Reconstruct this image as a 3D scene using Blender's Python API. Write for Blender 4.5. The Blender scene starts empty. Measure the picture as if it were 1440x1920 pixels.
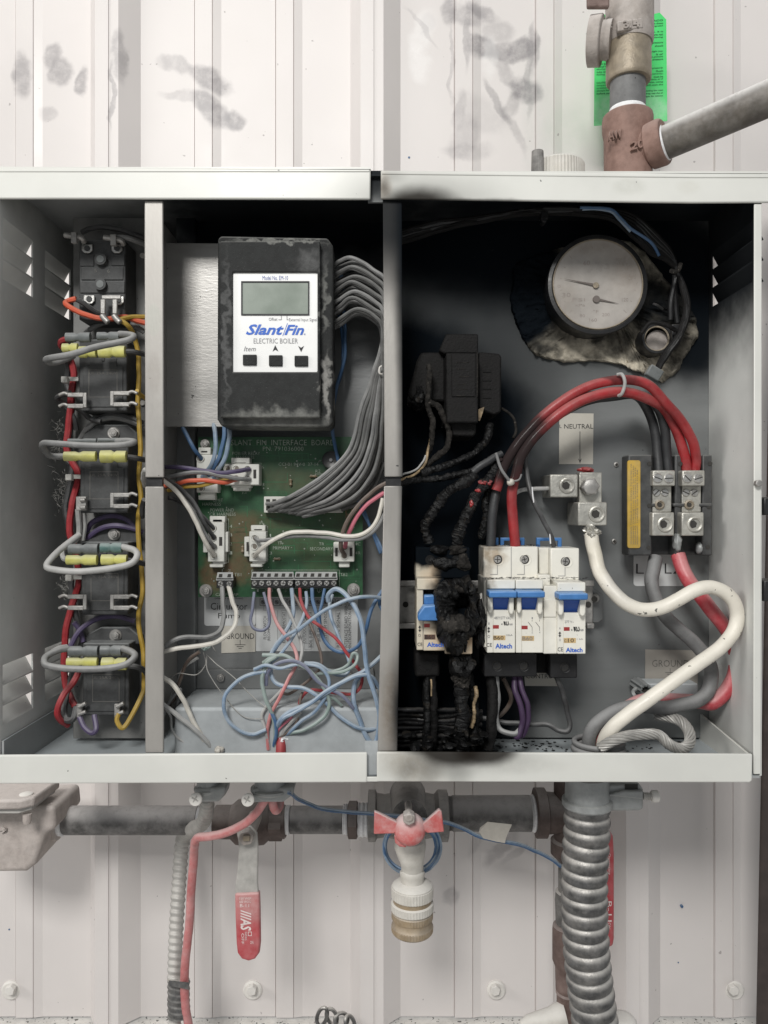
import bpy, bmesh, math, random
from mathutils import Vector, Matrix, noise as mn

# ------------------------------------------------------------------ camera, light, exposure
sc = bpy.context.scene
COL = sc.collection
D = 0.4624            # metres from the lens to the front of the cabinet
S = 0.00032           # metres per photograph pixel on that front plane
cam = bpy.data.cameras.new('camera')
cam.sensor_fit = 'VERTICAL'; cam.sensor_height = 36.0
cam.lens = 36.0 * (D / S) / 1920.0
cam.clip_start = 0.01; cam.clip_end = 60.0
cam_o = bpy.data.objects.new('camera', cam); COL.objects.link(cam_o)
cam_o.location = (0, -D, 0); cam_o.rotation_euler = (math.radians(90), 0, 0)
sc.camera = cam_o

world = bpy.data.worlds.new("World"); sc.world = world; world.use_nodes = True
bgn = world.node_tree.nodes['Background']
bgn.inputs[0].default_value = (0.93, 0.97, 1.0, 1); bgn.inputs[1].default_value = 0.37

def lamp(name, loc, target, size, power, color):
    l = bpy.data.lights.new(name, 'AREA'); l.shape = 'RECTANGLE'
    l.size = size[0]; l.size_y = size[1]; l.energy = power; l.color = color
    o = bpy.data.objects.new(name, l); COL.objects.link(o)
    o.location = loc
    d = Vector(target) - Vector(loc)
    o.rotation_euler = d.to_track_quat('-Z', 'Y').to_euler()
    return o
lamp('ceiling_lamp', (-0.36, -1.55, 1.08), (0, 0, 0), (0.50, 0.42), 29.0, (1.0, 0.985, 0.95))
lamp('side_lamp', (-2.3, -0.95, 0.95), (0, 0, 0), (0.9, 0.5), 20.0, (1.0, 0.97, 0.93))

sc.view_settings.view_transform = 'Standard'; sc.view_settings.look = 'None'
sc.view_settings.exposure = 0.0; sc.view_settings.gamma = 1.0

# ------------------------------------------------------------------ pixel and depth -> place
def K(d): return S * (1 + d / D)
def P(px, py, d): return Vector(((px - 720) * K(d), d, (960 - py) * K(d)))
CR = {'t': (1000, 0, 3.273), 'l': (0, 370, 4.466), 'r': (0, 780, 2.743), 's': (270, 370, 2.939),
      'b': (290, 780, 3.064), 'm': (290, 1050, 3.064), 'g': (720, 360, 2.0), 'x': (720, 600, 4.175),
      'k': (740, 960, 3.429), 'n': (900, 740, 2.667), 'c': (1060, 1080, 3.789),
      'd': (0, 1400, 2.0), 'e': (640, 1400, 2.4), 'f': (940, 1400, 2.88), 'p': (0, 0, 1.0), 'u': (720, 0, 2.0)}
def cv(c, pts):
    ox, oy, s = CR[c]; out = []
    for q in pts: out.append((ox + q[0] / s, oy + q[1] / s) + tuple(q[2:]))
    return out
def bx4(c, x0, y0, x1, y1):
    ox, oy, s = CR[c]; return (ox + x0 / s, oy + y0 / s, ox + x1 / s, oy + y1 / s)

# ------------------------------------------------------------------ materials
def _n(nt, t, **kw):
    n = nt.nodes.new(t)
    for k_, v in kw.items(): setattr(n, k_, v)
    return n
class NT:
    def __init__(s, nt):
        s.nt = nt; s.geo = _n(nt, 'ShaderNodeNewGeometry'); s.pos = s.geo.outputs['Position']
    def l(s, a, b): s.nt.links.new(a, b)
    def put(s, sock, v):
        if isinstance(v, bpy.types.NodeSocket): s.l(v, sock)
        elif isinstance(v, (tuple, list)) and len(v) == 3 and sock.type == 'RGBA': sock.default_value = (*v, 1)
        else: sock.default_value = v
    def math(s, op, a, b=0.0, c=None, clamp=False):
        n = _n(s.nt, 'ShaderNodeMath', operation=op, use_clamp=clamp); s.put(n.inputs[0], a); s.put(n.inputs[1], b)
        if c is not None: s.put(n.inputs[2], c)
        return n.outputs[0]
    def mix(s, f, a, b, blend='MIX'):
        n = _n(s.nt, 'ShaderNodeMix', data_type='RGBA', blend_type=blend)
        s.put(n.inputs['Factor'], f); s.put(n.inputs[6], a); s.put(n.inputs[7], b)
        return n.outputs[2]
    def noise(s, scale, detail=3, rough=0.55, vec=None, stretch=None):
        n = _n(s.nt, 'ShaderNodeTexNoise'); n.inputs['Scale'].default_value = scale
        n.inputs['Detail'].default_value = detail; n.inputs['Roughness'].default_value = rough
        v = vec or s.pos
        if stretch:
            m = _n(s.nt, 'ShaderNodeMapping'); m.inputs['Scale'].default_value = stretch; s.l(v, m.inputs[0]); v = m.outputs[0]
        s.l(v, n.inputs['Vector']); return n.outputs['Fac']
    def ramp(s, v, a, b, lo=0.0, hi=1.0):
        n = _n(s.nt, 'ShaderNodeMapRange', interpolation_type='SMOOTHSTEP')
        s.put(n.inputs[0], v); n.inputs[1].default_value = a; n.inputs[2].default_value = b
        n.inputs[3].default_value = lo; n.inputs[4].default_value = hi
        return n.outputs[0]
    def distort(s, amt, scale):
        n = _n(s.nt, 'ShaderNodeTexNoise'); n.inputs['Scale'].default_value = scale; n.inputs['Detail'].default_value = 4
        s.l(s.pos, n.inputs['Vector'])
        v = _n(s.nt, 'ShaderNodeVectorMath', operation='MULTIPLY_ADD'); s.l(n.outputs['Color'], v.inputs[0])
        v.inputs[1].default_value = (amt, amt, amt); v.inputs[2].default_value = (-amt / 2,) * 3
        w = _n(s.nt, 'ShaderNodeVectorMath', operation='ADD'); s.l(v.outputs[0], w.inputs[0]); s.l(s.pos, w.inputs[1])
        return w.outputs[0]
    def blob(s, px, py, rx, ry, d, rot=0.0, vec=None):
        c = P(px, py, d); k_ = K(d)
        m = _n(s.nt, 'ShaderNodeMapping', vector_type='TEXTURE')
        m.inputs['Location'].default_value = c; m.inputs['Rotation'].default_value = (0, rot, 0)
        m.inputs['Scale'].default_value = (rx * k_, 0.25, ry * k_)
        s.l(vec or s.pos, m.inputs[0])
        g = _n(s.nt, 'ShaderNodeTexGradient', gradient_type='SPHERICAL'); s.l(m.outputs[0], g.inputs[0])
        return g.outputs['Fac']
MATS = {}
def M(name, col, rough=0.6, metal=0.0, var=0.12, scale=120, dust=0.0, dustcol=(0.50, 0.49, 0.47), bump=0.15, bscale=700,
      soot=None, sootcol=(0.006, 0.008, 0.0105), sdist=0.012, sscale=60, spots=0.0, spotcol=(0.02, 0.02, 0.02), sspot=420,
      stretch=None, stains=None, alld=0.0, coat=0.0, spec=0.5, sgrain=260):
    """soot, and some painted shade: [(px,py,rx,ry,depth,rot,strength,hardness)]; stains the same with a colour; alld: powder lying on every side"""
    m = bpy.data.materials.new(name); m.use_nodes = True; nt = m.node_tree; acc = None
    b = nt.nodes['Principled BSDF']; t = NT(nt)
    n1 = t.noise(scale, 4, 0.6, stretch=stretch)
    lo = tuple(c * (1 - var) for c in col); hi = tuple(min(1, c * (1 + var)) for c in col)
    c = t.mix(t.ramp(n1, 0.3, 0.7), lo, hi)
    r = rough
    if alld:
        f = t.math('MULTIPLY', t.ramp(t.noise(90, 5, 0.7), 0.3, 0.75), alld)
        c = t.mix(f, c, dustcol)
    if dust:
        sx = _n(nt, 'ShaderNodeSeparateXYZ'); t.l(t.geo.outputs['Normal'], sx.inputs[0])
        up = t.ramp(sx.outputs[2], 0.0, 0.85)
        f = t.math('MULTIPLY', up, t.ramp(t.noise(160, 5, 0.7), 0.15, 0.6, 0.55, 1.0))
        c = t.mix(t.math('MULTIPLY', f, dust), c, dustcol)
    if stains:
        v = t.distort(sdist, sscale)
        for (px, py, rx, ry, d, rot, st, hard, scol) in stains:
            g = t.ramp(t.blob(px, py, rx, ry, d, rot, v), 0.0, hard)
            g = t.math('MULTIPLY', g, t.ramp(t.noise(sgrain, 5, 0.7), 0.2, 0.65, 0.45, 1.0))
            c = t.mix(t.math('MULTIPLY', g, st), c, scol)
    if soot:
        v = t.distort(sdist, sscale)
        for (px, py, rx, ry, d, rot, st, hard) in soot:
            g = t.math('MULTIPLY', t.ramp(t.blob(px, py, rx, ry, d, rot, v), 0.0, hard), st)
            acc = g if acc is None else t.math('SUBTRACT', t.math('ADD', acc, g), t.math('MULTIPLY', acc, g))
        c = t.mix(acc, c, sootcol)
    if spots:
        f = t.ramp(t.noise(sspot, 2, 0.5), 1.0 - spots, 1.02 - spots)
        c = t.mix(t.math('MULTIPLY', f, 0.85), c, spotcol)
    t.put(b.inputs['Base Color'], c)
    ro = t.ramp(n1, 0.2, 0.8, max(0.02, r - 0.08), min(1, r + 0.1))
    b.inputs['Specular IOR Level'].default_value = spec
    if acc is not None:      # soot is a matt powder: it dulls whatever it lies on
        clean = t.math('SUBTRACT', 1.0, acc)
        ro = t.math('ADD', t.math('MULTIPLY', ro, clean), t.math('MULTIPLY', acc, 0.92))
        t.put(b.inputs['Specular IOR Level'], t.math('MULTIPLY', clean, spec, clamp=True))
        if metal: t.put(b.inputs['Metallic'], t.math('MULTIPLY', clean, metal, clamp=True))
    t.put(b.inputs['Roughness'], ro)
    if acc is None or not metal: b.inputs['Metallic'].default_value = metal
    if coat: b.inputs['Coat Weight'].default_value = coat; b.inputs['Coat Roughness'].default_value = 0.15
    if bump:
        bn = _n(nt, 'ShaderNodeBump'); bn.inputs['Strength'].default_value = bump; bn.inputs['Distance'].default_value = 0.0006
        h = t.noise(bscale, 4, 0.6, stretch=stretch)
        if bump > 0.3: h = t.math('ADD', h, t.noise(bscale * 0.25, 3, 0.6))
        t.l(h, bn.inputs['Height']); t.l(bn.outputs[0], b.inputs['Normal'])
    MATS[name] = m
    return m

# ------------------------------------------------------------------ geometry
def crm(pts, n=8):
    """Catmull-Rom through points of any width"""
    if len(pts) == 2: return [tuple(a + (b - a) * i / n for a, b in zip(*pts)) for i in range(n + 1)]
    q = [tuple(2 * a - b for a, b in zip(pts[0], pts[1]))] + list(pts) + [tuple(2 * a - b for a, b in zip(pts[-1], pts[-2]))]
    out = []
    for i in range(1, len(q) - 2):
        p0, p1, p2, p3 = q[i - 1], q[i], q[i + 1], q[i + 2]
        for j in range(n):
            t = j / n
            out.append(tuple(0.5 * ((2 * b) + (-a + c) * t + (2 * a - 5 * b + 4 * c - d) * t * t + (-a + 3 * b - 3 * c + d) * t ** 3)
                             for a, b, c, d in zip(p0, p1, p2, p3)))
    out.append(tuple(pts[-1]))
    return out
def frames(pts):
    n = len(pts); T = []
    for i in range(n):
        t = pts[min(i + 1, n - 1)] - pts[max(i - 1, 0)]
        T.append(t.normalized() if t.length > 1e-9 else Vector((0, 0, 1)))
    ref = Vector((0, -1, 0))
    if abs(T[0].dot(ref)) > 0.9: ref = Vector((0, 0, 1))
    u = (ref - T[0] * ref.dot(T[0])).normalized(); U = [u]
    for i in range(1, n):
        u = (U[-1] - T[i] * U[-1].dot(T[i]))
        u = u.normalized() if u.length > 1e-6 else U[-1]
        U.append(u)
    return T, U
class G:
    def __init__(s): s.bm = bmesh.new()
    def quadbox(s, front, back):
        v = [s.bm.verts.new(p) for p in front] + [s.bm.verts.new(p) for p in back]
        n = len(front)
        s.bm.faces.new(v[:n]); s.bm.faces.new(list(reversed(v[n:])))
        for i in range(n):
            j = (i + 1) % n; s.bm.faces.new((v[j], v[i], v[n + i], v[n + j]))
        return s
    def box(s, x0, y0, x1, y1, d0, d1, rot=0.0):
        a, b = P(x0, y0, d0), P(x1, y1, d0)
        f = [Vector((a.x, d0, a.z)), Vector((a.x, d0, b.z)), Vector((b.x, d0, b.z)), Vector((b.x, d0, a.z))]
        if rot:
            c = (a + b) / 2; R = Matrix.Rotation(rot, 3, 'Y'); f = [c + R @ (p - c) for p in f]
        return s.quadbox(f, [Vector((p.x, d1, p.z)) for p in f])
    def wbox(s, x0, x1, y0, y1, z0, z1):
        f = [Vector((x0, y0, z1)), Vector((x0, y0, z0)), Vector((x1, y0, z0)), Vector((x1, y0, z1))]
        return s.quadbox(f, [Vector((p.x, y1, p.z)) for p in f])
    def prism(s, pts, d0, d1, back=None):
        f = [P(x, y, d0) for x, y in pts]
        area = sum(f[i].x * f[(i + 1) % len(f)].z - f[(i + 1) % len(f)].x * f[i].z for i in range(len(f)))
        if area < 0: f.reverse()
        b = [Vector((p.x, d1, p.z)) for p in f]
        if back:
            c = sum(f, Vector()) / len(f); b = [Vector((c.x + (p.x - c.x) * back, d1, c.z + (p.z - c.z) * back)) for p in f]
        return s.quadbox(f, b)
    def frame(s, o, i, d0, d1):
        O = [P(*p, d0) for p in ((o[0], o[1]), (o[0], o[3]), (o[2], o[3]), (o[2], o[1]))]
        I = [P(*p, d0) for p in ((i[0], i[1]), (i[0], i[3]), (i[2], i[3]), (i[2], i[1]))]
        q = [[s.bm.verts.new(p) for p in O], [s.bm.verts.new(p) for p in I],
             [s.bm.verts.new((p.x, d1, p.z)) for p in O], [s.bm.verts.new((p.x, d1, p.z)) for p in I]]
        for a in range(4):
            b = (a + 1) % 4
            s.bm.faces.new((q[0][a], q[0][b], q[1][b], q[1][a])); s.bm.faces.new((q[2][b], q[2][a], q[3][a], q[3][b]))
            s.bm.faces.new((q[0][b], q[0][a], q[2][a], q[2][b])); s.bm.faces.new((q[1][a], q[1][b], q[3][b], q[3][a]))
        return s
    def rings(s, rs, cap=True):
        """rs: list of rings, each a list of Vectors"""
        V = [[s.bm.verts.new(p) for p in r] for r in rs]; n = len(rs[0])
        for a, b in zip(V, V[1:]):
            for i in range(n):
                j = (i + 1) % n; s.bm.faces.new((a[i], a[j], b[j], b[i]))
        if cap:
            s.bm.faces.new(list(reversed(V[0]))); s.bm.faces.new(V[-1])
        return s
    def lathe(s, A, B, prof, seg=24, flute=None, cap=True):
        """axis from A to B (metres); prof [(metres along, radius metres)]"""
        A = Vector(A); ax = (Vector(B) - A).normalized()
        ref = Vector((0, 0, 1)) if abs(ax.z) < 0.9 else Vector((1, 0, 0))
        u = ax.cross(ref).normalized(); v = ax.cross(u)
        rs = []
        for h, r in prof:
            ring = []
            for i in range(seg):
                a = 2 * math.pi * i / seg; rr = max(r, 1e-5)
                if flute and r > flute[0]: rr = r - (flute[1] if i % 2 else 0)
                ring.append(A + ax * h + (u * math.cos(a) + v * math.sin(a)) * rr)
            rs.append(ring)
        return s.rings(rs, cap)
    def disc(s, px, py, d0, d1, r, r2=None, seg=24, **kw):
        k_ = K(d0); A = P(px, py, d0); B = A + Vector((0, 1, 0))
        return s.lathe(A, B, [(0, r * k_), (d1 - d0, (r2 or r) * k_)], seg, **kw)
    def lathe_y(s, px, py, prof, seg=32, **kw):
        """prof [(depth, radius px at first depth)]"""
        d0 = prof[0][0]; k_ = K(d0); A = P(px, py, d0)
        return s.lathe(A, A + Vector((0, 1, 0)), [(d - d0, r * k_) for d, r in prof], seg, **kw)
    def hexn(s, px, py, d0, d1, r, rot=0.3):
        k_ = K(d0); c = P(px, py, d0)
        f = [c + Vector((math.cos(rot + i * math.pi / 3), 0, math.sin(rot + i * math.pi / 3))) * r * k_ for i in range(6)]
        f.reverse() if False else None
        return s.quadbox(f, [Vector((p.x, d1, p.z)) for p in f])
    def tube(s, pts, r, seg=8, n=7, rfun=None, jitter=0.0, seed=0, wob=0.0):
        """pts (px,py,d[,r px]); r in photo px at that depth"""
        pts = [tuple(p[:3]) + ((p[3] if len(p) > 3 else r),) for p in pts]
        sm = crm(pts, n); V = [P(*p[:3]) for p in sm]
        if wob:
            o_ = Vector((r * 3.7 + len(pts), pts[0][0] * .013, pts[0][1] * .017))
            V = [v + (mn.noise_vector(v * 45 + o_) + .45 * mn.noise_vector(v * 130 + o_)) * wob for v in V]
        T, U = frames(V); rs = []; L = 0.0
        for i, p in enumerate(sm):
            if i: L += (V[i] - V[i - 1]).length
            w = T[i].cross(U[i]); rad = p[3] * K(p[2]) * (rfun(L) if rfun else 1.0); ring = []
            for j in range(seg):
                a = 2 * math.pi * j / seg; q = U[i] * math.cos(a) + w * math.sin(a)
                f = 1.0
                if jitter:
                    z_ = V[i] + q * rad + Vector((seed * .071, 0, 0))
                    f += jitter * (.75 * mn.noise(z_ * 120) + .55 * mn.noise(z_ * 420) + .35 * mn.noise(z_ * 1200))
                ring.append(V[i] + q * rad * f)
            rs.append(ring)
        return s.rings(rs)
    def helix(s, pts, r, strands=7, turns=6, sr=0.36, n=16, phase=0.0):
        sm = crm([tuple(p[:3]) for p in pts], n); V = [P(*p) for p in sm]; T, U = frames(V); N = len(V)
        for k_ in range(strands):
            path = []
            for i in range(N):
                a = phase + 2 * math.pi * (k_ / strands + turns * i / N); w = T[i].cross(U[i]); rad = r * K(sm[i][2]) * (1 - sr)
                path.append(V[i] + (U[i] * math.cos(a) + w * math.sin(a)) * rad)
            t2, u2 = frames(path); rs = []
            for i in range(N):
                w = t2[i].cross(u2[i]); rr = r * sr * K(sm[i][2])
                rs.append([path[i] + (u2[i] * math.cos(2 * math.pi * j / 6) + w * math.sin(2 * math.pi * j / 6)) * rr for j in range(6)])
            s.rings(rs)
        return s
    def blob(s, px, py, d, rx, ry, rd, amp=0.3, freq=120, seed=0, sub=4):
        k_ = K(d); c = P(px, py, d); r = bmesh.ops.create_icosphere(s.bm, subdivisions=sub, radius=1.0)
        for v in r['verts']:
            n_ = v.co.normalized(); q = Vector((n_.x * rx * k_, n_.y * rd, n_.z * ry * k_))
            w = c + q; o = Vector((seed * 3.3, seed * 1.7, 0))
            f = 1 + amp * (mn.noise(w * freq + o) + 0.6 * mn.noise(w * freq * 2.3 + o) + 0.35 * mn.noise(w * freq * 5 + o))
            v.co = c + q * f
        return s
    def build(s, name, mat, parent=None, bevel=0.0, seg=2, smooth=True, angle=38, nrm=True):
        bm = s.bm
        if nrm: bmesh.ops.recalc_face_normals(bm, faces=bm.faces)
        me = bpy.data.meshes.new(name); bm.to_mesh(me); bm.free()
        lo = Vector((min(v.co.x for v in me.vertices), min(v.co.y for v in me.vertices), min(v.co.z for v in me.vertices)))
        hi = Vector((max(v.co.x for v in me.vertices), max(v.co.y for v in me.vertices), max(v.co.z for v in me.vertices)))
        c = (lo + hi) / 2
        me.transform(Matrix.Translation(-c))
        if smooth:
            me.polygons.foreach_set('use_smooth', [True] * len(me.polygons))
            me.set_sharp_from_angle(angle=math.radians(angle))
        me.materials.append(mat if not isinstance(mat, str) else MATS[mat])
        o = bpy.data.objects.new(name, me); COL.objects.link(o)
        WL[o.name] = c
        if parent is not None:
            o.parent = parent; o.location = c - WL[parent.name]
        else: o.location = c
        if bevel:
            b = o.modifiers.new('bevel', 'BEVEL'); b.width = bevel; b.segments = seg; b.limit_method = 'ANGLE'; b.angle_limit = math.radians(40)
        return o
WL = {}
def tag(o, label=None, cat=None, group=None, kind=None):
    if label: o['label'] = label
    if cat: o['category'] = cat
    if group: o['group'] = group
    if kind: o['kind'] = kind
    return o
def thing(name, label, cat, at, group=None):
    o = bpy.data.objects.new(name, None); COL.objects.link(o); o.empty_display_size = 0.01
    c = P(*at); o.location = c; WL[o.name] = c
    return tag(o, label, cat, group)
def dup(root, delta, label, group=None):
    r = root.copy(); COL.objects.link(r); r.location = root.location + delta; WL[r.name] = WL[root.name] + delta
    tag(r, label, None, group)
    for ch in list(root.children):
        c = ch.copy(); COL.objects.link(c); c.parent = r
        for g in list(ch.children):
            e = g.copy(); COL.objects.link(e); e.parent = c
    return r
def text(s, box, d, mat, parent, name='lettering', shear=0.0, bold=0.0, rot=0, thick=0.0, tilt=0.0):
    """flat print fitted into a pixel box at depth d; rot=90 reads upwards"""
    cu = bpy.data.curves.new('t', 'FONT'); cu.body = s; cu.resolution_u = 2; cu.shear = shear; cu.offset = bold
    cu.fill_mode = 'FRONT' if not thick else 'BOTH'
    if thick: cu.extrude = 0.5
    tmp = bpy.data.objects.new('t', cu); COL.objects.link(tmp)
    me = bpy.data.meshes.new_from_object(tmp); bpy.data.objects.remove(tmp); bpy.data.curves.remove(cu)
    if rot: me.transform(Matrix.Rotation(math.radians(rot), 4, 'Z'))
    xs = [v.co.x for v in me.vertices]; ys = [v.co.y for v in me.vertices]
    a = P(box[0], box[3], d); b = P(box[2], box[1], d)
    sx = (b.x - a.x) / (max(xs) - min(xs)); sy = (b.z - a.z) / (max(ys) - min(ys))
    x0, y0 = min(xs), min(ys); w = (b.x - a.x) / 2; h = (b.z - a.z) / 2
    ct, st = math.cos(tilt), math.sin(tilt)
    for v in me.vertices:
        x, z = (v.co.x - x0) * sx - w, (v.co.y - y0) * sy - h
        v.co = Vector((x * ct - z * st, (-v.co.z * 2 * thick) if thick else 0.0, x * st + z * ct))
    me.materials.clear(); me.materials.append(MATS[mat])
    o = bpy.data.objects.new(name, me); COL.objects.link(o)
    c = (a + b) / 2; WL[o.name] = c; o.parent = parent; o.location = c - WL[parent.name]
    return o
def wire(pts, r, mat, label, name='wire', cat='wire', group=None, seg=8, n=7, **kw):
    kw.setdefault('wob', .0007 if r < 8 else .0004)
    o = G().tube(pts, r, seg, n, **kw).build(name, mat)
    return tag(o, label, cat, group)
random.seed(4)
# ------------------------------------------------------------------ materials of the place
WD = 0.19   # depth of the ribbed wall behind the cabinet
G1 = (0.28, 0.27, 0.28)
def sm(px, py, rx, ry, rot=0.0, st=0.5, hard=0.5, c=(0.20, 0.185, 0.195)): return (px, py, rx, ry, WD, rot, st, hard, c)
M('wall_paint', (0.67, 0.632, 0.615), 0.42, var=0.035, scale=6, bump=0.08, bscale=500, sdist=0.017, sscale=48, sgrain=110, spots=0.245, sspot=160, spotcol=(0.35, 0.32, 0.31),
  stains=[sm(42, 140, 22, 52, 0, .6), sm(100, 105, 22, 30, .1, .6), sm(112, 140, 24, 36, .3, .65), sm(154, 150, 17, 32, 0, .7),
          sm(232, 120, 14, 62, 0, .5), sm(218, 190, 6, 80, 0, .55), sm(330, 122, 42, 20, .25, .45), sm(395, 150, 56, 26, .55, .7), sm(345, 178, 55, 15, 0, .35),
          sm(395, 205, 26, 60, -.75, .7), sm(440, 228, 30, 22, -.2, .75), sm(90, 212, 20, 18, 0, .35),
          sm(840, 20, 20, 40, 0, .6), sm(880, 30, 45, 30, -.3, .45), sm(905, 90, 32, 30, .6, .8), sm(935, 60, 40, 26, .4, .35),
          sm(975, 95, 46, 22, -.5, .75), sm(985, 170, 34, 34, .3, .8), sm(945, 130, 60, 18, .9, .4), sm(930, 190, 60, 10, 1.0, .5), sm(960, 235, 70, 12, 1.1, .35),
          sm(870, 260, 30, 60, .4, .3), sm(1000, 90, 12, 60, 0, .5), sm(992, 150, 8, 90, 0, .45), sm(878, 70, 8, 80, 0, .45), sm(845, 120, 6, 90, 0, .35), sm(940, 95, 26, 18, -.4, .6), sm(905, 20, 40, 16, .5, .45), sm(960, 200, 20, 40, .5, .4), sm(880, 285, 60, 20, 0, .25), sm(860, 210, 14, 50, .2, .3), sm(800, 45, 16, 28, .3, .2), sm(900, 215, 70, 40, .6, .18),
          sm(845, 1680, 22, 22, 0, .4), sm(940, 1590, 60, 16, -.8, .4), sm(900, 1575, 44, 14, -.9, .25), sm(965, 1600, 36, 10, -.7, .3),
          sm(790, 60, 26, 60, .35, .28, .6, (0.95, 0.94, 0.93)), sm(785, 120, 26, 46, -.3, .28, .6, (0.95, 0.94, 0.93)), sm(918, 105, 18, 55, .1, .25, .6, (0.95, 0.94, 0.93)),
          sm(790, 48, 60, 6, 0.9, .25), sm(1010, 250, 40, 200, 0, .22, .6, (0.45, 0.47, 0.44)), sm(1065, 245, 60, 70, 0, .35, .6, (0.5, 0.54, 0.48))])
M('ledge_concrete', (0.55, 0.53, 0.50), 0.9, var=0.3, scale=90, bump=0.6, bscale=500, spots=0.36, dust=0.6, dustcol=(0.75, 0.73, 0.7))
CREAM = (0.625, 0.625, 0.59)
M('cream_paint', CREAM, 0.38, sootcol=(0.016, 0.013, 0.011), var=0.045, scale=14, bump=0.05, bscale=900, spots=0.25, sspot=260, sdist=0.0035, sscale=60,
  soot=[(785, 388, 100, 50, 0, 0, .92, .6), (880, 388, 200, 20, 0, .0, .8, .6), (800, 380, 220, 90, 0, 0, .45, 1), (720, 350, 18, 26, 0, 0, .55, 1), (735, 330, 40, 20, 0, 0, .25, 1),
        (845, 1403, 80, 44, 0, 0, .92, .5), (912, 1403, 76, 42, 0, 0, .92, .5), (870, 1402, 190, 70, 0, 0, .55, 1), (800, 1470, 34, 70, 0, .5, .3, .9), (760, 1450, 26, 60, 0, .5, .25, .9), (860, 1460, 40, 50, 0, .2, .3, .9), (780, 1405, 70, 14, 0, 0, .7, .8), (800, 1440, 130, 32, 0, 0, .35, 1)],
  stains=[(770, 1435, 90, 50, 0, .3, .45, .9, (0.25, 0.19, 0.12)), (1180, 350, 40, 22, 0, 0, .25, .6, (0.35, 0.35, 0.3)), (980, 1435, 110, 24, 0, 0, .2, .7, (0.25, 0.24, 0.22)),
          (720, 350, 22, 40, 0, 0, .5, .8, (0.3, 0.22, 0.15)), (1290, 350, 30, 20, 0, 0, .15, .6, (0.4, 0.38, 0.3))])
M('cabinet_inside', (0.33, 0.34, 0.34), 0.5, var=0.10, scale=18, bump=0.1, dust=0.85, dustcol=(0.40, 0.44, 0.46), spots=0.22, sdist=0.02,
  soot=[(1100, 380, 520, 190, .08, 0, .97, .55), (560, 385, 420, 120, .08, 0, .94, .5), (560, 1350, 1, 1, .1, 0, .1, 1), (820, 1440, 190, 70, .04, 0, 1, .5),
        (1390, 560, 150, 330, .04, 0, .85, .7), (800, 1300, 130, 240, .08, 0, 1, .5), (150, 430, 190, 130, .1, 0, .35, .9)])
M('side_paint', (0.60, 0.605, 0.585), 0.5, var=0.12, scale=14, bump=0.1, dust=0.5, sdist=0.02, spots=0.22,
  soot=[(1380, 400, 320, 330, .05, 0, .98, .5), (40, 330, 260, 160, .05, 0, .6, .9), (150, 860, 110, 420, .11, 0, .5, .95)])
M('mounting_panel', (0.20, 0.208, 0.208), 0.40, metal=0.25, var=0.07, scale=26, bump=0.12, bscale=300, stretch=(0.15, 1, 1.2), sdist=0.03, sscale=22, spots=0.245, sspot=230,
  soot=[(1040, 420, 400, 200, .075, 0, 1, .5), (830, 400, 260, 200, .075, 0, 1, .55), (1290, 560, 150, 210, .075, 0, .97, .5),
        (960, 540, 380, 200, .075, 0, .85, .9), (900, 740, 200, 260, .075, 0, .8, .9), (1270, 560, 180, 180, .075, 0, .9, .8), (1010, 760, 180, 200, .075, 0, .5, 1), (790, 720, 140, 190, .075, 0, 1, .5), (860, 820, 190, 170, .075, .4, 1, .45), (840, 960, 140, 150, .075, 0, 1, .45),
        (800, 1120, 170, 260, .075, 0, 1, .4), (830, 1330, 190, 150, .075, 0, 1, .45), (1150, 590, 210, 190, .075, 0, .75, .8), (930, 900, 120, 90, .075, .5, .8, .6),
        (960, 1300, 110, 130, .075, 0, .7, .8)])
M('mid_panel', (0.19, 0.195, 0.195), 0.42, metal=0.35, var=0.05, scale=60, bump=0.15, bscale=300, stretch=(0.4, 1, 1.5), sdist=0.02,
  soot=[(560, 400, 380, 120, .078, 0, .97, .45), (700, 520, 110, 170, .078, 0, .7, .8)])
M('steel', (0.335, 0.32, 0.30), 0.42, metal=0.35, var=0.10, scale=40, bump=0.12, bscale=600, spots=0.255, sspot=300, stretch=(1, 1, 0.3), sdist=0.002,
  soot=[(757, 480, 30, 380, .004, 0, .95, 1), (757, 700, 20, 500, .004, 0, .9, 1), (750, 1340, 30, 190, .004, 0, .95, .9), (736, 360, 160, 260, .004, 0, .93, .7), (757, 1100, 16, 400, .004, 0, .8, 1)],  # widest patch is shade painted at the second divider's top; others are soot
  stains=[(289, 600, 14, 32, .004, 0, .35, .1, (0.33, 0.35, 0.31)), (735, 1330, 30, 120, .004, 0, .6, .7, (0.16, 0.12, 0.08)), (289, 700, 16, 50, .004, 0, .25, .5, (0.2, 0.17, 0.15))])
M('bracket_steel', (0.36, 0.35, 0.335), 0.38, metal=0.45, var=0.10, scale=60, bump=0.15, bscale=900, spots=0.27, sspot=320, stretch=(0.3, 1, 1))
M('dusty_box', (0.36, 0.38, 0.39), 0.7, var=0.08, scale=90, bump=0.15, dust=0.8, dustcol=(0.50, 0.53, 0.54), spots=0.2)
M('relay_plate', (0.19, 0.19, 0.185), 0.6, var=0.15, scale=70, bump=0.2, dust=0.7, dustcol=(0.42, 0.42, 0.40), spots=0.25)
M('black_plastic', (0.040, 0.041, 0.042), 0.5, var=0.2, scale=200, bump=0.2, dust=0.55, dustcol=(0.26, 0.26, 0.25), alld=0.12)
M('relay_black', (0.040, 0.041, 0.042), 0.62, var=0.2, scale=200, bump=0.25, dust=0.85, dustcol=(0.26, 0.27, 0.27), alld=0.14)
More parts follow.
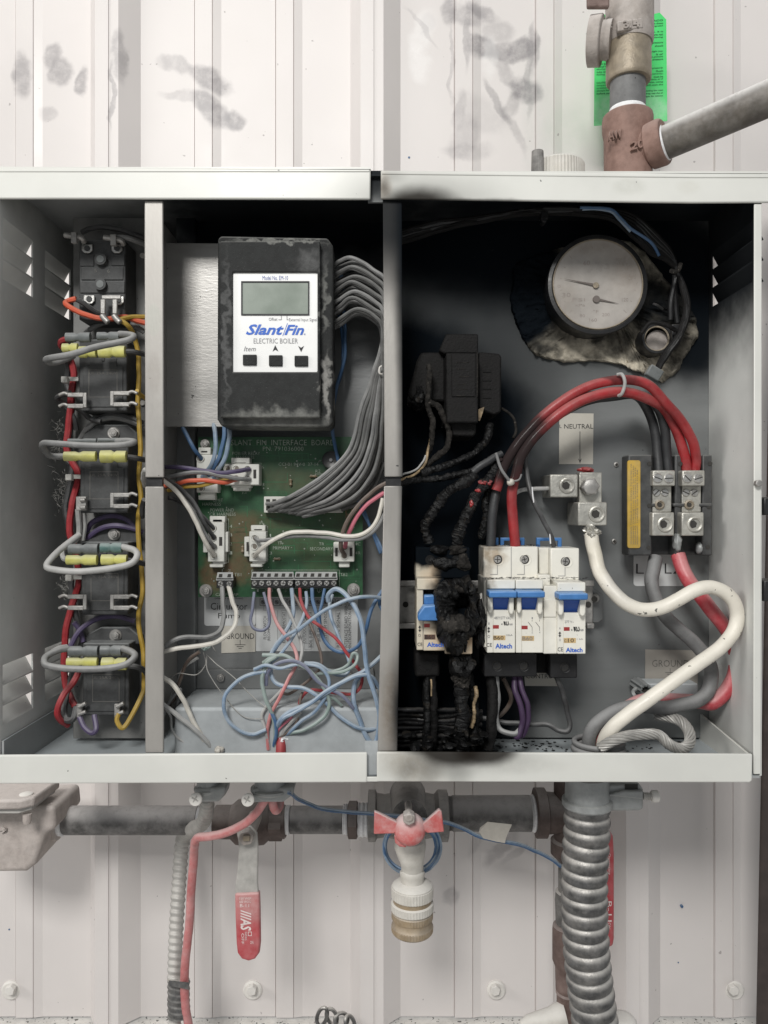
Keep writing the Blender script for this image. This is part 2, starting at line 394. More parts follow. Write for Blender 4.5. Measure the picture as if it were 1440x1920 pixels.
M('housing_black', (0.022, 0.023, 0.023), 0.75, spec=0.3, var=0.3, scale=160, bump=0.5, bscale=1600, dust=0.6, dustcol=(0.25, 0.25, 0.24), sdist=0.02, sscale=140,
  spots=0.31, sspot=1400, spotcol=(0.10, 0.10, 0.095),
  stains=[(520, 790, 130, 32, .014, 0, .6, .7, (0.28, 0.28, 0.26)), (612, 720, 14, 80, .014, 0, .75, .6, (0.36, 0.35, 0.33)), (608, 560, 9, 90, .014, 0, .45, .7, (0.32, 0.32, 0.3)),
          (580, 490, 40, 30, .014, 0, .4, .8, (0.2, 0.2, 0.2)), (516, 446, 120, 8, .014, 0, .6, .6, (0.3, 0.3, 0.28)), (424, 620, 10, 190, .014, 0, .4, .8, (0.2, 0.2, 0.2))])
M('faceplate', (0.80, 0.80, 0.79), 0.35, var=0.02, scale=30, bump=0.02)
M('lcd', (0.20, 0.235, 0.20), 0.25, var=0.05, scale=30, bump=0.0)
M('print_blue', (0.02, 0.11, 0.50), 0.5, var=0.0, bump=0)
M('print_navy', (0.05, 0.09, 0.33), 0.5, var=0.0, bump=0)
M('print_black', (0.02, 0.02, 0.022), 0.6, var=0.0, bump=0)
M('print_grey', (0.20, 0.20, 0.21), 0.6, var=0.0, bump=0)
M('print_faded', (0.14, 0.135, 0.125), 0.6, var=0.2, bump=0)
M('silkscreen', (0.42, 0.46, 0.40), 0.7, var=0.2, scale=500, bump=0)
M('silk_red', (0.45, 0.2, 0.12), 0.7, var=0.2, bump=0)
M('trace_green', (0.022, 0.12, 0.045), 0.4, var=0.1, bump=0)
M('solder', (0.30, 0.32, 0.28), 0.4, metal=0.5, var=0.1, bump=0)
M('resistor', (0.20, 0.15, 0.09), 0.5, var=0.2, bump=0.1, dust=.4)
M('circuit_green', (0.008, 0.062, 0.020), 0.42, var=0.25, scale=120, bump=0.1, alld=0.08, sdist=0.02, sscale=80, dustcol=(0.16, 0.22, 0.15),
  stains=[(455, 1005, 42, 60, .06, 0, .55, .6, (0.17, 0.07, 0.035)), (410, 1075, 44, 46, .06, 0, .6, .6, (0.15, 0.06, 0.03)), (460, 1070, 50, 34, .06, 0, .5, .6, (0.16, 0.06, 0.03)),
          (560, 905, 140, 40, .06, .2, .6, .8, (0.07, 0.06, 0.022)), (480, 975, 110, 28, .06, 0, .55, .8, (0.07, 0.06, 0.02)), (540, 1010, 90, 60, .06, 0, .45, .8, (0.06, 0.055, 0.02)),
          (600, 1050, 60, 50, .06, 0, .4, .8, (0.06, 0.06, 0.02)), (640, 960, 60, 60, .06, 0, .35, .8, (0.07, 0.06, 0.02))])
M('nylon_white', (0.60, 0.60, 0.56), 0.5, var=0.06, scale=200, bump=0.1, dust=0.5, dustcol=(0.55, 0.54, 0.5), alld=0.25)
M('hole_dark', (0.035, 0.033, 0.03), 0.8, var=0.1, bump=0)
M('hole_brown', (0.20, 0.18, 0.15), 0.6, metal=0.4, var=0.2, bump=0)
M('terminal_grey', (0.27, 0.28, 0.28), 0.6, var=0.1, bump=0.1, dust=0.6, dustcol=(0.45, 0.45, 0.44))
M('screw_metal', (0.52, 0.51, 0.49), 0.3, metal=0.8, var=0.15, scale=300, bump=0.2)
M('dull_metal', (0.36, 0.35, 0.335), 0.45, metal=0.55, var=0.2, scale=200, bump=0.25, dust=0.5, dustcol=(0.46, 0.44, 0.42), alld=0.25)
M('lug_metal', (0.46, 0.45, 0.41), 0.42, metal=0.55, var=0.13, scale=180, bump=0.35, dust=0.5, dustcol=(0.5, 0.48, 0.44), alld=0.2)
def plastic(name, col, dust=0.45, dc=(0.42, 0.42, 0.41), rough=0.5, alld=0.15, **kw):
    return M(name, col, rough, var=0.12, scale=150, bump=0.15, dust=dust, dustcol=dc, alld=alld, **kw)
plastic('wire_black', (0.035, 0.035, 0.036), 0.65, (0.25, 0.25, 0.25), alld=0.2)
plastic('wire_grey', (0.15, 0.15, 0.15), 0.7, (0.42, 0.42, 0.41), alld=0.3)
plastic('wire_palegrey', (0.34, 0.34, 0.33), 0.6, (0.52, 0.51, 0.5), alld=0.3)
plastic('wire_bundle', (0.075, 0.075, 0.074), 0.8, (0.33, 0.33, 0.32), alld=0.22)
plastic('wire_white', (0.62, 0.59, 0.53), 0.4, (0.62, 0.60, 0.56), alld=0.1)
plastic('wire_red', (0.32, 0.022, 0.028), 0.35, (0.42, 0.25, 0.25), alld=0.12)
plastic('wire_redpink', (0.46, 0.14, 0.14), 0.8, (0.60, 0.42, 0.41), alld=0.5)
plastic('wire_pink', (0.62, 0.16, 0.22), 0.4, (0.6, 0.4, 0.42))
plastic('wire_orange', (0.62, 0.10, 0.045), 0.3, (0.5, 0.32, 0.25))
plastic('wire_yellow', (0.42, 0.27, 0.035), 0.3, (0.45, 0.38, 0.22))
plastic('wire_brown', (0.10, 0.07, 0.055), 0.6, (0.28, 0.25, 0.23), alld=0.25)
plastic('wire_purple', (0.07, 0.05, 0.12), 0.6, (0.22, 0.20, 0.26), alld=0.2)
plastic('wire_violet', (0.045, 0.022, 0.06), 0.3, (0.13, 0.10, 0.15), alld=0.1)
plastic('wire_blue', (0.13, 0.22, 0.36), 0.7, (0.36, 0.42, 0.47), alld=0.40, dc2=None) if False else plastic('wire_blue', (0.15, 0.225, 0.33), 0.9, (0.42, 0.47, 0.51), alld=0.55)
plastic('wire_blueclean', (0.035, 0.10, 0.22), 0.6, (0.28, 0.36, 0.46), alld=0.25)
plastic('wire_slate', (0.12, 0.13, 0.20), 0.7, (0.34, 0.36, 0.42), alld=0.35)
plastic('wire_greengrey', (0.20, 0.26, 0.24), 0.7, (0.42, 0.46, 0.45), alld=0.35)
plastic('connector_yellow', (0.55, 0.53, 0.13), 0.6, (0.55, 0.54, 0.38), alld=0.35)
plastic('connector_grey', (0.10, 0.11, 0.11), 0.8, (0.32, 0.33, 0.33), alld=0.3)
plastic('connector_green', (0.06, 0.13, 0.12), 0.8, (0.34, 0.39, 0.38), alld=0.3)
M('cable_white', (0.74, 0.70, 0.62), 0.42, var=0.05, scale=60, bump=0.15, spots=0.30, sspot=260, spotcol=(0.03, 0.03, 0.03), dust=0.2, dustcol=(0.7, 0.68, 0.62),
  stains=[(1150, 1090, 40, 60, .03, 0, .35, .8, (0.3, 0.3, 0.3)), (1115, 1040, 25, 50, .04, 0, .35, .8, (0.45, 0.40, 0.28))])
M('cable_black', (0.022, 0.023, 0.025), 0.5, var=0.15, scale=60, bump=0.2, dust=0.5, dustcol=(0.12, 0.12, 0.12), alld=0.12, spots=0.27, sspot=260)
M('cable_grey', (0.12, 0.12, 0.12), 0.6, var=0.15, scale=60, bump=0.25, dust=0.8, dustcol=(0.30, 0.30, 0.30), alld=0.3, spots=0.26, sspot=260)
M('cable_red', (0.30, 0.014, 0.018), 0.38, var=0.2, scale=60, bump=0.15, dust=0.55, dustcol=(0.40, 0.19, 0.18), alld=0.22, sootcol=(0.03, 0.022, 0.022), coat=0.1, sdist=0.02,
  soot=[(945, 830, 110, 80, .03, -.8, 1, .5), (980, 880, 60, 46, .03, 0, .9, .55), (960, 800, 60, 60, .03, 0, .7, .8), (1160, 712, 70, 16, .03, .2, .7, .7), (1270, 780, 40, 60, .03, 0, .3, .9)])
M('cable_redlow', (0.42, 0.03, 0.045), 0.42, var=0.10, scale=60, bump=0.12, dust=0.9, dustcol=(0.62, 0.36, 0.36), alld=0.3, spots=0.28, sspot=300, sdist=0.01,
  soot=[(1285, 1010, 30, 30, .05, 0, .5, .8)])
M('bare_strand', (0.33, 0.32, 0.30), 0.5, metal=0.3, var=0.2, scale=200, bump=0.2, dust=0.5, dustcol=(0.45, 0.44, 0.42), alld=0.3)
M('char', (0.0045, 0.0045, 0.0048), 0.5, var=0.6, scale=260, bump=0.8, bscale=900, spec=0.3, spots=0.38, sspot=150, spotcol=(0.020, 0.017, 0.014))
M('char_matte', (0.007, 0.0065, 0.0065), 0.7, spec=0.25, var=0.5, scale=160, bump=0.6, bscale=700)
M('char_grey', (0.022, 0.020, 0.018), 0.85, spec=0.2, var=0.6, scale=220, bump=0.9, bscale=700, spots=0.33, sspot=600, spotcol=(0.09, 0.08, 0.07))
M('char_hole', (0.004, 0.004, 0.004), 0.9, var=0.3, bump=0.3)
M('burnt_brown', (0.30, 0.22, 0.13), 0.5, var=0.5, scale=200, bump=0.5)
BK = dict(sdist=0.010, sscale=120)
M('breaker_burnt', (0.62, 0.57, 0.47), 0.6, spec=0.25, var=0.05, scale=80, bump=0.15, spots=0.25, sspot=500, **BK,
  soot=[(865, 1035, 70, 70, .026, 0, 1, .4), (795, 1025, 66, 50, .026, 0, 1, .4), (828, 1015, 80, 40, .026, 0, 1, .4), (850, 1130, 58, 90, .012, 0, 1, .4), (845, 1215, 26, 60, .012, 0, .75, .7), (800, 1240, 90, 30, .012, 0, .4, .8)],
  stains=[(828, 1075, 50, 50, .02, 0, .6, .8, (0.45, 0.27, 0.13)), (860, 1190, 80, 75, .012, 0, .7, .8, (0.42, 0.24, 0.10)), (800, 1180, 40, 90, .012, 0, .2, 1, (0.5, 0.36, 0.2))])
M('breaker_white', (0.74, 0.72, 0.655), 0.42, var=0.04, scale=80, bump=0.08, spots=0.27, sspot=420, dust=0.35, dustcol=(0.62, 0.61, 0.57), **BK,
  stains=[(925, 1035, 28, 40, .03, -.4, .7, .7, (0.30, 0.20, 0.10)), (912, 1060, 14, 60, .03, 0, .6, .8, (0.2, 0.15, 0.1)), (1000, 1130, 60, 90, .012, 0, .10, .8, (0.6, 0.5, 0.3))],
  soot=[(905, 1110, 14, 90, .012, 0, .8, .6), (925, 1022, 40, 10, .03, 0, .4, .8)])
M('breaker_dark', (0.012, 0.012, 0.013), 0.5, spec=0.3, var=0.3, scale=80, bump=0.2, dust=0.3, dustcol=(0.15, 0.15, 0.15))
M('toggle_blue', (0.05, 0.17, 0.42), 0.42, var=0.08, scale=200, bump=0.1, dust=0.75, dustcol=(0.22, 0.38, 0.64))
M('toggle_deep', (0.012, 0.075, 0.36), 0.35, var=0.08, bump=0.05)
M('mark_red', (0.30, 0.03, 0.03), 0.5, var=0.1, bump=0)
M('rating_tan', (0.56, 0.40, 0.20), 0.5, var=0.1, bump=0)
M('rating_burnt', (0.10, 0.05, 0.03), 0.5, var=0.3, bump=0)
M('sticker_white', (0.56, 0.57, 0.57), 0.5, var=0.03, scale=40, bump=0.03, sdist=0.01)
M('sticker_cream', (0.50, 0.475, 0.42), 0.5, var=0.04, scale=40, bump=0.03, spots=0.24)
M('sticker_dim', (0.36, 0.335, 0.30), 0.5, var=0.05, scale=60, bump=0.05)
M('sticker_yellow', (0.46, 0.29, 0.03), 0.5, var=0.15, scale=100, bump=0.05, alld=0.15)
M('tag_green', (0.06, 0.60, 0.15), 0.45, var=0.05, scale=30, bump=0.05, sdist=0.02, stains=[(1140, 215, 50, 60, .15, 0, .6, .8, (0.50, 0.72, 0.55)), (1225, 205, 50, 45, .15, 0, .5, .8, (0.55, 0.75, 0.6))])
M('print_green', (0.015, 0.13, 0.04), 0.6, var=0, bump=0)
M('gauge_black', (0.014, 0.014, 0.015), 0.4, var=0.2, bump=0.15, dust=0.3, dustcol=(0.14, 0.13, 0.12))
M('gauge_dial', (0.36, 0.335, 0.31), 0.3, var=0.16, scale=45, bump=0.03, sdist=0.02,
  stains=[(1180, 510, 60, 70, .05, 0, .5, 1, (0.22, 0.17, 0.13)), (1060, 560, 40, 80, .05, 0, .35, 1, (0.24, 0.20, 0.16)), (1110, 470, 100, 30, .05, 0, .4, 1, (0.24, 0.19, 0.15))])
M('gauge_print', (0.26, 0.225, 0.205), 0.6, var=0.2, bump=0)
M('needle_dark', (0.12, 0.10, 0.09), 0.5, var=0.1, bump=0)
M('glass_fibre', (0.37, 0.335, 0.27), 0.95, var=0.5, scale=110, bump=1.0, bscale=500, sdist=0.02,
  soot=[(985, 550, 90, 140, .07, 0, 1, .4), (1000, 480, 80, 110, .07, 0, 1, .5), (1050, 640, 50, 40, .07, 0, .6, .9), (1160, 640, 34, 40, .07, 0, .6, .6), (1240, 620, 60, 60, .07, 0, .85, .5), (1200, 560, 90, 70, .07, 0, .95, .6), (1290, 560, 80, 80, .07, 0, .95, .6), (1290, 660, 70, 70, .07, 0, .75, .8), (1120, 640, 22, 14, .07, 0, .7, .6), (1190, 665, 30, 16, .07, .4, .6, .7), (1020, 660, 40, 20, .07, 0, .8, .7), (1260, 690, 26, 30, .07, 0, .5, .8)])
M('pipe_black', (0.085, 0.082, 0.080), 0.6, var=0.25, scale=90, bump=0.3, dust=1.0, dustcol=(0.52, 0.50, 0.49), alld=0.3, spots=0.24)
M('pipe_branch', (0.10, 0.088, 0.075), 0.5, metal=0.2, var=0.25, scale=60, bump=0.3, dust=1.0, dustcol=(0.78, 0.76, 0.74), alld=0.12)
M('pipe_dusty', (0.13, 0.125, 0.12), 0.65, var=0.25, scale=90, bump=0.35, dust=0.95, dustcol=(0.60, 0.57, 0.54), alld=0.25, sdist=.02)
M('iron_brown', (0.135, 0.085, 0.072), 0.65, var=0.2, scale=90, bump=0.35, dust=0.8, dustcol=(0.42, 0.36, 0.34), alld=0.22)
M('iron_dark', (0.070, 0.045, 0.038), 0.6, var=0.2, scale=90, bump=0.35, dust=0.8, dustcol=(0.40, 0.36, 0.34), alld=0.12)
M('iron_rust', (0.195, 0.112, 0.088), 0.7, var=0.15, scale=90, bump=0.3, dust=0.55, dustcol=(0.48, 0.36, 0.32), alld=0.2)
M('cast_dusty', (0.38, 0.335, 0.31), 0.75, var=0.12, scale=160, bump=0.5, bscale=1200, dust=0.9, dustcol=(0.60, 0.55, 0.52), alld=0.35)
M('bronze_dusty', (0.30, 0.265, 0.24), 0.6, var=0.12, scale=120, bump=0.35, dust=0.85, dustcol=(0.62, 0.58, 0.55), alld=0.35)
M('bronze', (0.27, 0.225, 0.165), 0.5, metal=0.35, var=0.2, scale=120, bump=0.35, dust=0.7, dustcol=(0.45, 0.41, 0.36), alld=0.2)
M('brass', (0.33, 0.25, 0.16), 0.55, metal=0.4, var=0.12, scale=160, bump=0.3, dust=0.6, dustcol=(0.55, 0.50, 0.44), alld=0.30)
M('tap_dusty', (0.50, 0.475, 0.43), 0.7, var=0.08, scale=120, bump=0.3, dust=0.9, dustcol=(0.72, 0.70, 0.66), alld=0.45)
M('tape_white', (0.78, 0.78, 0.79), 0.5, var=0.1, scale=300, bump=0.4, bscale=1500)
M('handle_red', (0.40, 0.045, 0.055), 0.5, var=0.10, scale=80, bump=0.15, dust=0.7, dustcol=(0.62, 0.42, 0.41), alld=0.25, sdist=.01,
  stains=[(466, 1690, 60, 60, .07, 0, .55, .9, (0.56, 0.40, 0.38))])
M('wheel_red', (0.46, 0.075, 0.07), 0.5, var=0.1, scale=80, bump=0.2, dust=1.0, dustcol=(0.66, 0.54, 0.53), alld=0.5)
M('conduit_grey', (0.07, 0.07, 0.072), 0.45, metal=0.35, var=0.4, scale=160, bump=0.4, dust=1.0, dustcol=(0.60, 0.575, 0.54), alld=0.22, sdist=0.01)
M('conduit_pale', (0.36, 0.35, 0.33), 0.55, metal=0.2, var=0.12, scale=160, bump=0.3, dust=0.7, dustcol=(0.60, 0.58, 0.55), alld=0.35)
M('clamp_grey', (0.30, 0.31, 0.31), 0.5, metal=0.35, var=0.12, scale=160, bump=0.3, dust=0.7, dustcol=(0.45, 0.46, 0.45), alld=0.25)
M('screw_white', (0.68, 0.655, 0.62), 0.6, var=0.06, bump=0.25, dust=0.6, dustcol=(0.78, 0.76, 0.72))
M('post_brown', (0.045, 0.033, 0.030), 0.6, var=0.2, bump=0.2)
M('fluff', (0.50, 0.49, 0.46), 0.9, var=0.1, bump=0)
M('flake', (0.010, 0.010, 0.010), 0.6, var=0.3, bump=0)
M('tie_white', (0.50, 0.49, 0.46), 0.5, var=0.1, bump=0.1, dust=0.4)
M('tape_label', (0.52, 0.49, 0.44), 0.45, var=0.08, bump=0.1)
M('handle_print', (0.72, 0.62, 0.60), 0.6, var=0.15, bump=0)

# ------------------------------------------------------------------ the wall behind, ledge, post
def wall_sheet(maj_px, x_lo, x_hi):
    kw = K(WD); prof = []
    H = 0.0145
    for m0 in range(-3, 6):
        b = 170 + 487 * m0
        prof += [(b, 0), (b + 20, H), (b + 44, H), (b + 45, H - .0012), (b + 62, H - .0012), (b + 94, 0)]
        for q in (b + 195, b + 347):
            prof += [(q - 1.2, 0), (q, -.0011), (q + 1.2, .0016), (q + 33, .0016), (q + 34, .0004), (q + 35, .0016), (q + 50, 0)]
    prof = [p for p in prof if x_lo < p[0] < x_hi]
    prof = [(x_lo, 0)] + prof + [(x_hi, 0)]
    g = G(); z0 = (960 - 1906) * kw; z1 = 0.95
    fr = [Vector(((x - 720) * kw, WD - h, z)) for z in (z1,) for x, h in prof]
    n = len(prof); T = 0.0014
    a = [g.bm.verts.new(v) for v in fr]; b = [g.bm.verts.new((v.x, v.y, z0)) for v in fr]
    c = [g.bm.verts.new((v.x, v.y + T, z1)) for v in fr]; d = [g.bm.verts.new((v.x, v.y + T, z0)) for v in fr]
    for i in range(n - 1):
        g.bm.faces.new((a[i], b[i], b[i + 1], a[i + 1])); g.bm.faces.new((c[i], c[i + 1], d[i + 1], d[i]))
        g.bm.faces.new((a[i], a[i + 1], c[i + 1], c[i])); g.bm.faces.new((b[i], d[i], d[i + 1], b[i + 1]))
    for i in (0, n - 1): g.bm.faces.new((a[i], c[i], d[i], b[i]))
    return g
wall = thing('ribbed_wall', 'white ribbed metal wall with grey hand smudges behind the cabinet and pipes', 'wall', (720, 1906, WD))
wall_sheet(0, -1200, 2600).build('ribbed_panel', 'wall_paint', wall, smooth=False)
for px in (18, 472, 930, 1378):
    g = G(); g.lathe_y(px, 1859, [(WD - .0050, 8), (WD - .0045, 9), (WD - .0025, 10)], 20)
    g.lathe_y(px + 1, 1859, [(WD - .0026, 15), (WD - .0014, 18), (WD + .0005, 18)], 24)
    s_ = g.build('wall_screw', 'screw_white', wall)
    G().hexn(px - 1, 1859, WD - .0095, WD - .0045, 9.5).build('hex_head', 'screw_white', s_, bevel=.0004)
kw = K(WD)
ledge = G(); ledge.wbox(-1.6, 1.6, WD - .03, WD + .2, (960 - 1960) * kw, (960 - 1911) * kw)
tag(ledge.build('ledge', 'ledge_concrete', bevel=.004), kind='structure')
fl = G(); fl.wbox(-3, 3, -3.2, WD + .3, -1.06, -1.03)
tag(fl.build('floor', 'ledge_concrete', smooth=False), kind='structure')
po = G(); k12 = K(.13)
po.quadbox([Vector(((x - 720) * k12, .13, (960 - y) * k12)) for x, y in ((1452, 300), (1420, 1935), (1520, 1935), (1540, 300))],
           [Vector(((x - 720) * k12, .134, (960 - y) * k12)) for x, y in ((1452, 300), (1420, 1935), (1520, 1935), (1540, 300))])
tag(po.build('upright_post', 'post_brown', bevel=.002), 'dark brown upright post at the right edge beside the ribbed wall', 'post')

# ------------------------------------------------------------------ the cabinet
cab = thing('electrical_cabinet', 'open cream steel boiler cabinet, scorched black on its right half', 'cabinet', (720, 1467, 0))
XL, XR = -0.2318, 0.2266; ZT, ZB = 638 * S, -497 * S; BD = 0.115
BP = .075  # right mounting panel
G().wbox(XL, XR, BD, BD + .002, ZB - .003, ZT).build('back_wall', 'cabinet_inside', cab)
G().wbox(XL, XR, .003, BD, ZT - .0012, ZT).build('top_panel', 'cabinet_inside', cab)
G().wbox(XL - .001, XR, .0025, BD, ZB - .0015, ZB).build('floor_panel', 'cabinet_inside', cab)
def louvre_wall(X, sgn, name):
    """a side wall in the (depth, height) plane with pressed louvres, each slat a part of its own"""
    cols = [(.006, .0466), (.0643, .1075)] if sgn < 0 else [(.012, .0712)]
    rows = [(.1673, .0118), (.1547, .0118), (.1416, .0118), (-.1047, .0116), (-.1172, .0116), (-.1297, .0116)]
    if sgn > 0: rows = rows[:3]
    ds = sorted(set([.0025, BD] + [v for c in cols for v in c]))
    zs = sorted(set([ZB, ZT] + [r[0] for r in rows] + [r[0] + r[1] for r in rows]))
    g = G(); th = .0012
    for i in range(len(ds) - 1):
        for j in range(len(zs) - 1):
            dm, zm = (ds[i] + ds[i + 1]) / 2, (zs[j] + zs[j + 1]) / 2
            if any(c[0] < dm < c[1] for c in cols) and any(r[0] < zm < r[0] + r[1] for r in rows): continue
            x0, x1 = (X - th, X) if sgn < 0 else (X, X + th)
            g.wbox(x0, x1, ds[i], ds[i + 1], zs[j], zs[j + 1])
    bmesh.ops.remove_doubles(g.bm, verts=g.bm.verts, dist=1e-6)
    w = g.build(name, 'side_paint', cab, smooth=False)
    for c in cols:
        for z, h in rows:
            o = sgn * .0062; g = G()
            zt, zb = (z + h, z) if z > 0 else (z, z + h)
            a = [Vector((X, c[0], zt)), Vector((X + o, c[0], zb)), Vector((X + o, c[1], zb)), Vector((X, c[1], zt))]
            g.quadbox(a, [p + Vector((sgn * .0009, 0, .0004)) for p in a])
            g.build('louvre_slat', 'side_paint', w, smooth=False)
    return w
louvre_wall(XL, -1, 'side_wall'); louvre_wall(XR, 1, 'side_wall')
# flanges rising from the floor along both side walls
G().wbox(XL + .0005, XL + .0018, .004, BD - .001, ZB, -.1385).build('side_flange', 'cabinet_inside', cab)
g = G()
a = [Vector((XR - .006, .004, -.147)), Vector((XR - .006, .004, ZB)), Vector((XR - .006, BD - .02, ZB)), Vector((XR - .006, BD - .02, -.1395))]
g.quadbox(a, [p + Vector((.0014, 0, 0)) for p in a]).build('side_flange', 'cream_paint', cab)
# right front flange
g = G(); g.prism([(1429, 382), (1414.5, 382), (1413, 1408), (1413.2, 1452), (1427, 1452)], .0015, .0027); g.build('front_flange', 'cream_paint', cab, bevel=.0005)
# lips
def lip(pts, d0, d1, ret):
    g = G(); g.prism(pts, d0, d1); o = g.build('lip', 'cream_paint', cab, bevel=.0009, seg=3); return o
lip([(-6, 311), (695, 317.5), (694.5, 373.5), (-6, 372)], 0, .0022, 1)
lip([(714, 319), (1300, 325), (1445, 325), (1445, 379), (1300, 380), (714, 372.5)], 0, .0022, 1)
G().box(-5, 317.5, 693, 322, -.0005, .0005).build('hem', 'cream_paint', cab, bevel=.0004)
G().prism([(716, 322), (1300, 328.5), (1445, 328.5), (1445, 333), (1300, 333), (716, 326.5)], -.0005, .0005).build('hem', 'cream_paint', cab, bevel=.0004)
lip([(-6, 1416), (688.5, 1411), (688.5, 1467.5), (-6, 1470)], 0, .0022, 1)
lip([(706.5, 1410), (1411.5, 1414), (1411, 1464), (1406, 1468), (706.5, 1466)], 0, .0022, 1)
g = G(); g.box(-5, 313, 695, 317, .0022, .10); g.box(714, 321, 1441, 325, .0022, .10); g.build('top_fold', 'cream_paint', cab)
g = G(); g.box(684, 1457, 712, 1466, .0006, .0021); g.build('notch_bridge', 'cream_paint', cab, bevel=.0004)
g = G(); g.box(684, 1390, 712, 1457, .0045, .006); g.build('notch_plate', 'dusty_box', cab)
g = G(); g.box(690, 320, 718, 379, .006, .008); g.build('notch_plate', 'cabinet_inside', cab)
# dividers: upper and lower pieces, flange in front and a web going back
def divider(x0, x1, y0, y1, web, xb0=None, xb1=None):
    g = G(); g.prism([(x0, y0), (xb0 or x0, y1), (xb1 or x1, y1), (x1, y0)], .0032, .0052)
    k_ = K(.0032); w = (web - 720) * k_
    g.wbox(w - .0006, w + .0006, .0053, BP if y0 < 0 else .0746, (960 - y1) * k_, (960 - y0) * k_)
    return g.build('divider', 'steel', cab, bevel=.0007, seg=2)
divider(270.5, 305.5, 376, 895, 273.5, 272, 307)
divider(272, 306.5, 912, 1412, 274.5)
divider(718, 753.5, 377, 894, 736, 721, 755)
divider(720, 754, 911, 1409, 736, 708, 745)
for x0_, x1_ in ((274, 304), (723, 752)): G().box(x0_, 893, x1_, 913, .0055, .009).build('gap_shade', 'gauge_black', cab)  # black strip in each divider gap, painting in the shade inside it
# panels
g = G(); g.box(738, 405, 1330, 1384, BP, BP + .0015); g.build('mounting_panel', 'mounting_panel', cab, bevel=.0006)
g = G(); g.box(364, 405, 733, 1386, .078, .0795); g.build('middle_panel', 'mid_panel', cab)
g = G(); g.prism([(330, 405), (330, 1400), (366, 1388), (366, 405)], .0700, .0775); g.build('middle_channel', 'mid_panel', cab, bevel=.0008)
g = G(); g.box(137, 403.5, 300, 1385, .070, .0714); g.build('relay_plate', 'relay_plate', cab, bevel=.0006)
# stepped box at the foot of the middle bay, with its bolted flange above
g = G(); c0 = P(326, 1327, .0235); c1 = P(713, 1400, .0235)
g.wbox(c0.x, c1.x, .0235, .0765, ZB + .001, c0.z); g.build('step_box', 'dusty_box', cab, bevel=.0022, seg=3)
g = G(); g.prism([(370, 1256), (368, 1292), (704, 1292), (700, 1252)], .0745, .0768); g.build('box_flange', 'mid_panel', cab, bevel=.0004)
def bolt(px, py, d, r, parent, washer=True, mat='dull_metal', h=.003):
    g = G()
    if washer: g.lathe_y(px, py, [(d - .0016, r * 1.25), (d - .0010, r * 1.45), (d, r * 1.45)], 24)
    o = g.build('washer', mat, parent) if washer else None
    h_ = G(); h_.hexn(px, py, d - h - .0012, d - .0008, r * 0.95); h_.lathe_y(px, py, [(d - h - .0018, r * .5), (d - h - .0008, r * .55)], 16)
    b = h_.build('bolt', mat, parent, bevel=.0004); return b
for q in cv('m', [(185, 180, 9), (377, 680, 8.5), (1112, 665, 8.5)]): bolt(q[0], q[1], .0765, q[2], cab)
for q in ((1156, 871), (1152, 1015), (1336, 1345)):
    g = G(); g.lathe_y(q[0], q[1], [(BP - .0012, 3.5), (BP - .0009, 4.6), (BP - .0002, 5)], 16); g.build('rivet', 'dull_metal', cab)
    g = G(); g.disc(q[0], q[1], BP - .0014, BP - .0011, 2.6, seg=14); g.build('rivet_hole', 'hole_dark', cab)
g = G(); g.hexn(1424, 906, -.002, .0015, 7); g.build('bolt', 'dull_metal', cab, bevel=.0004)
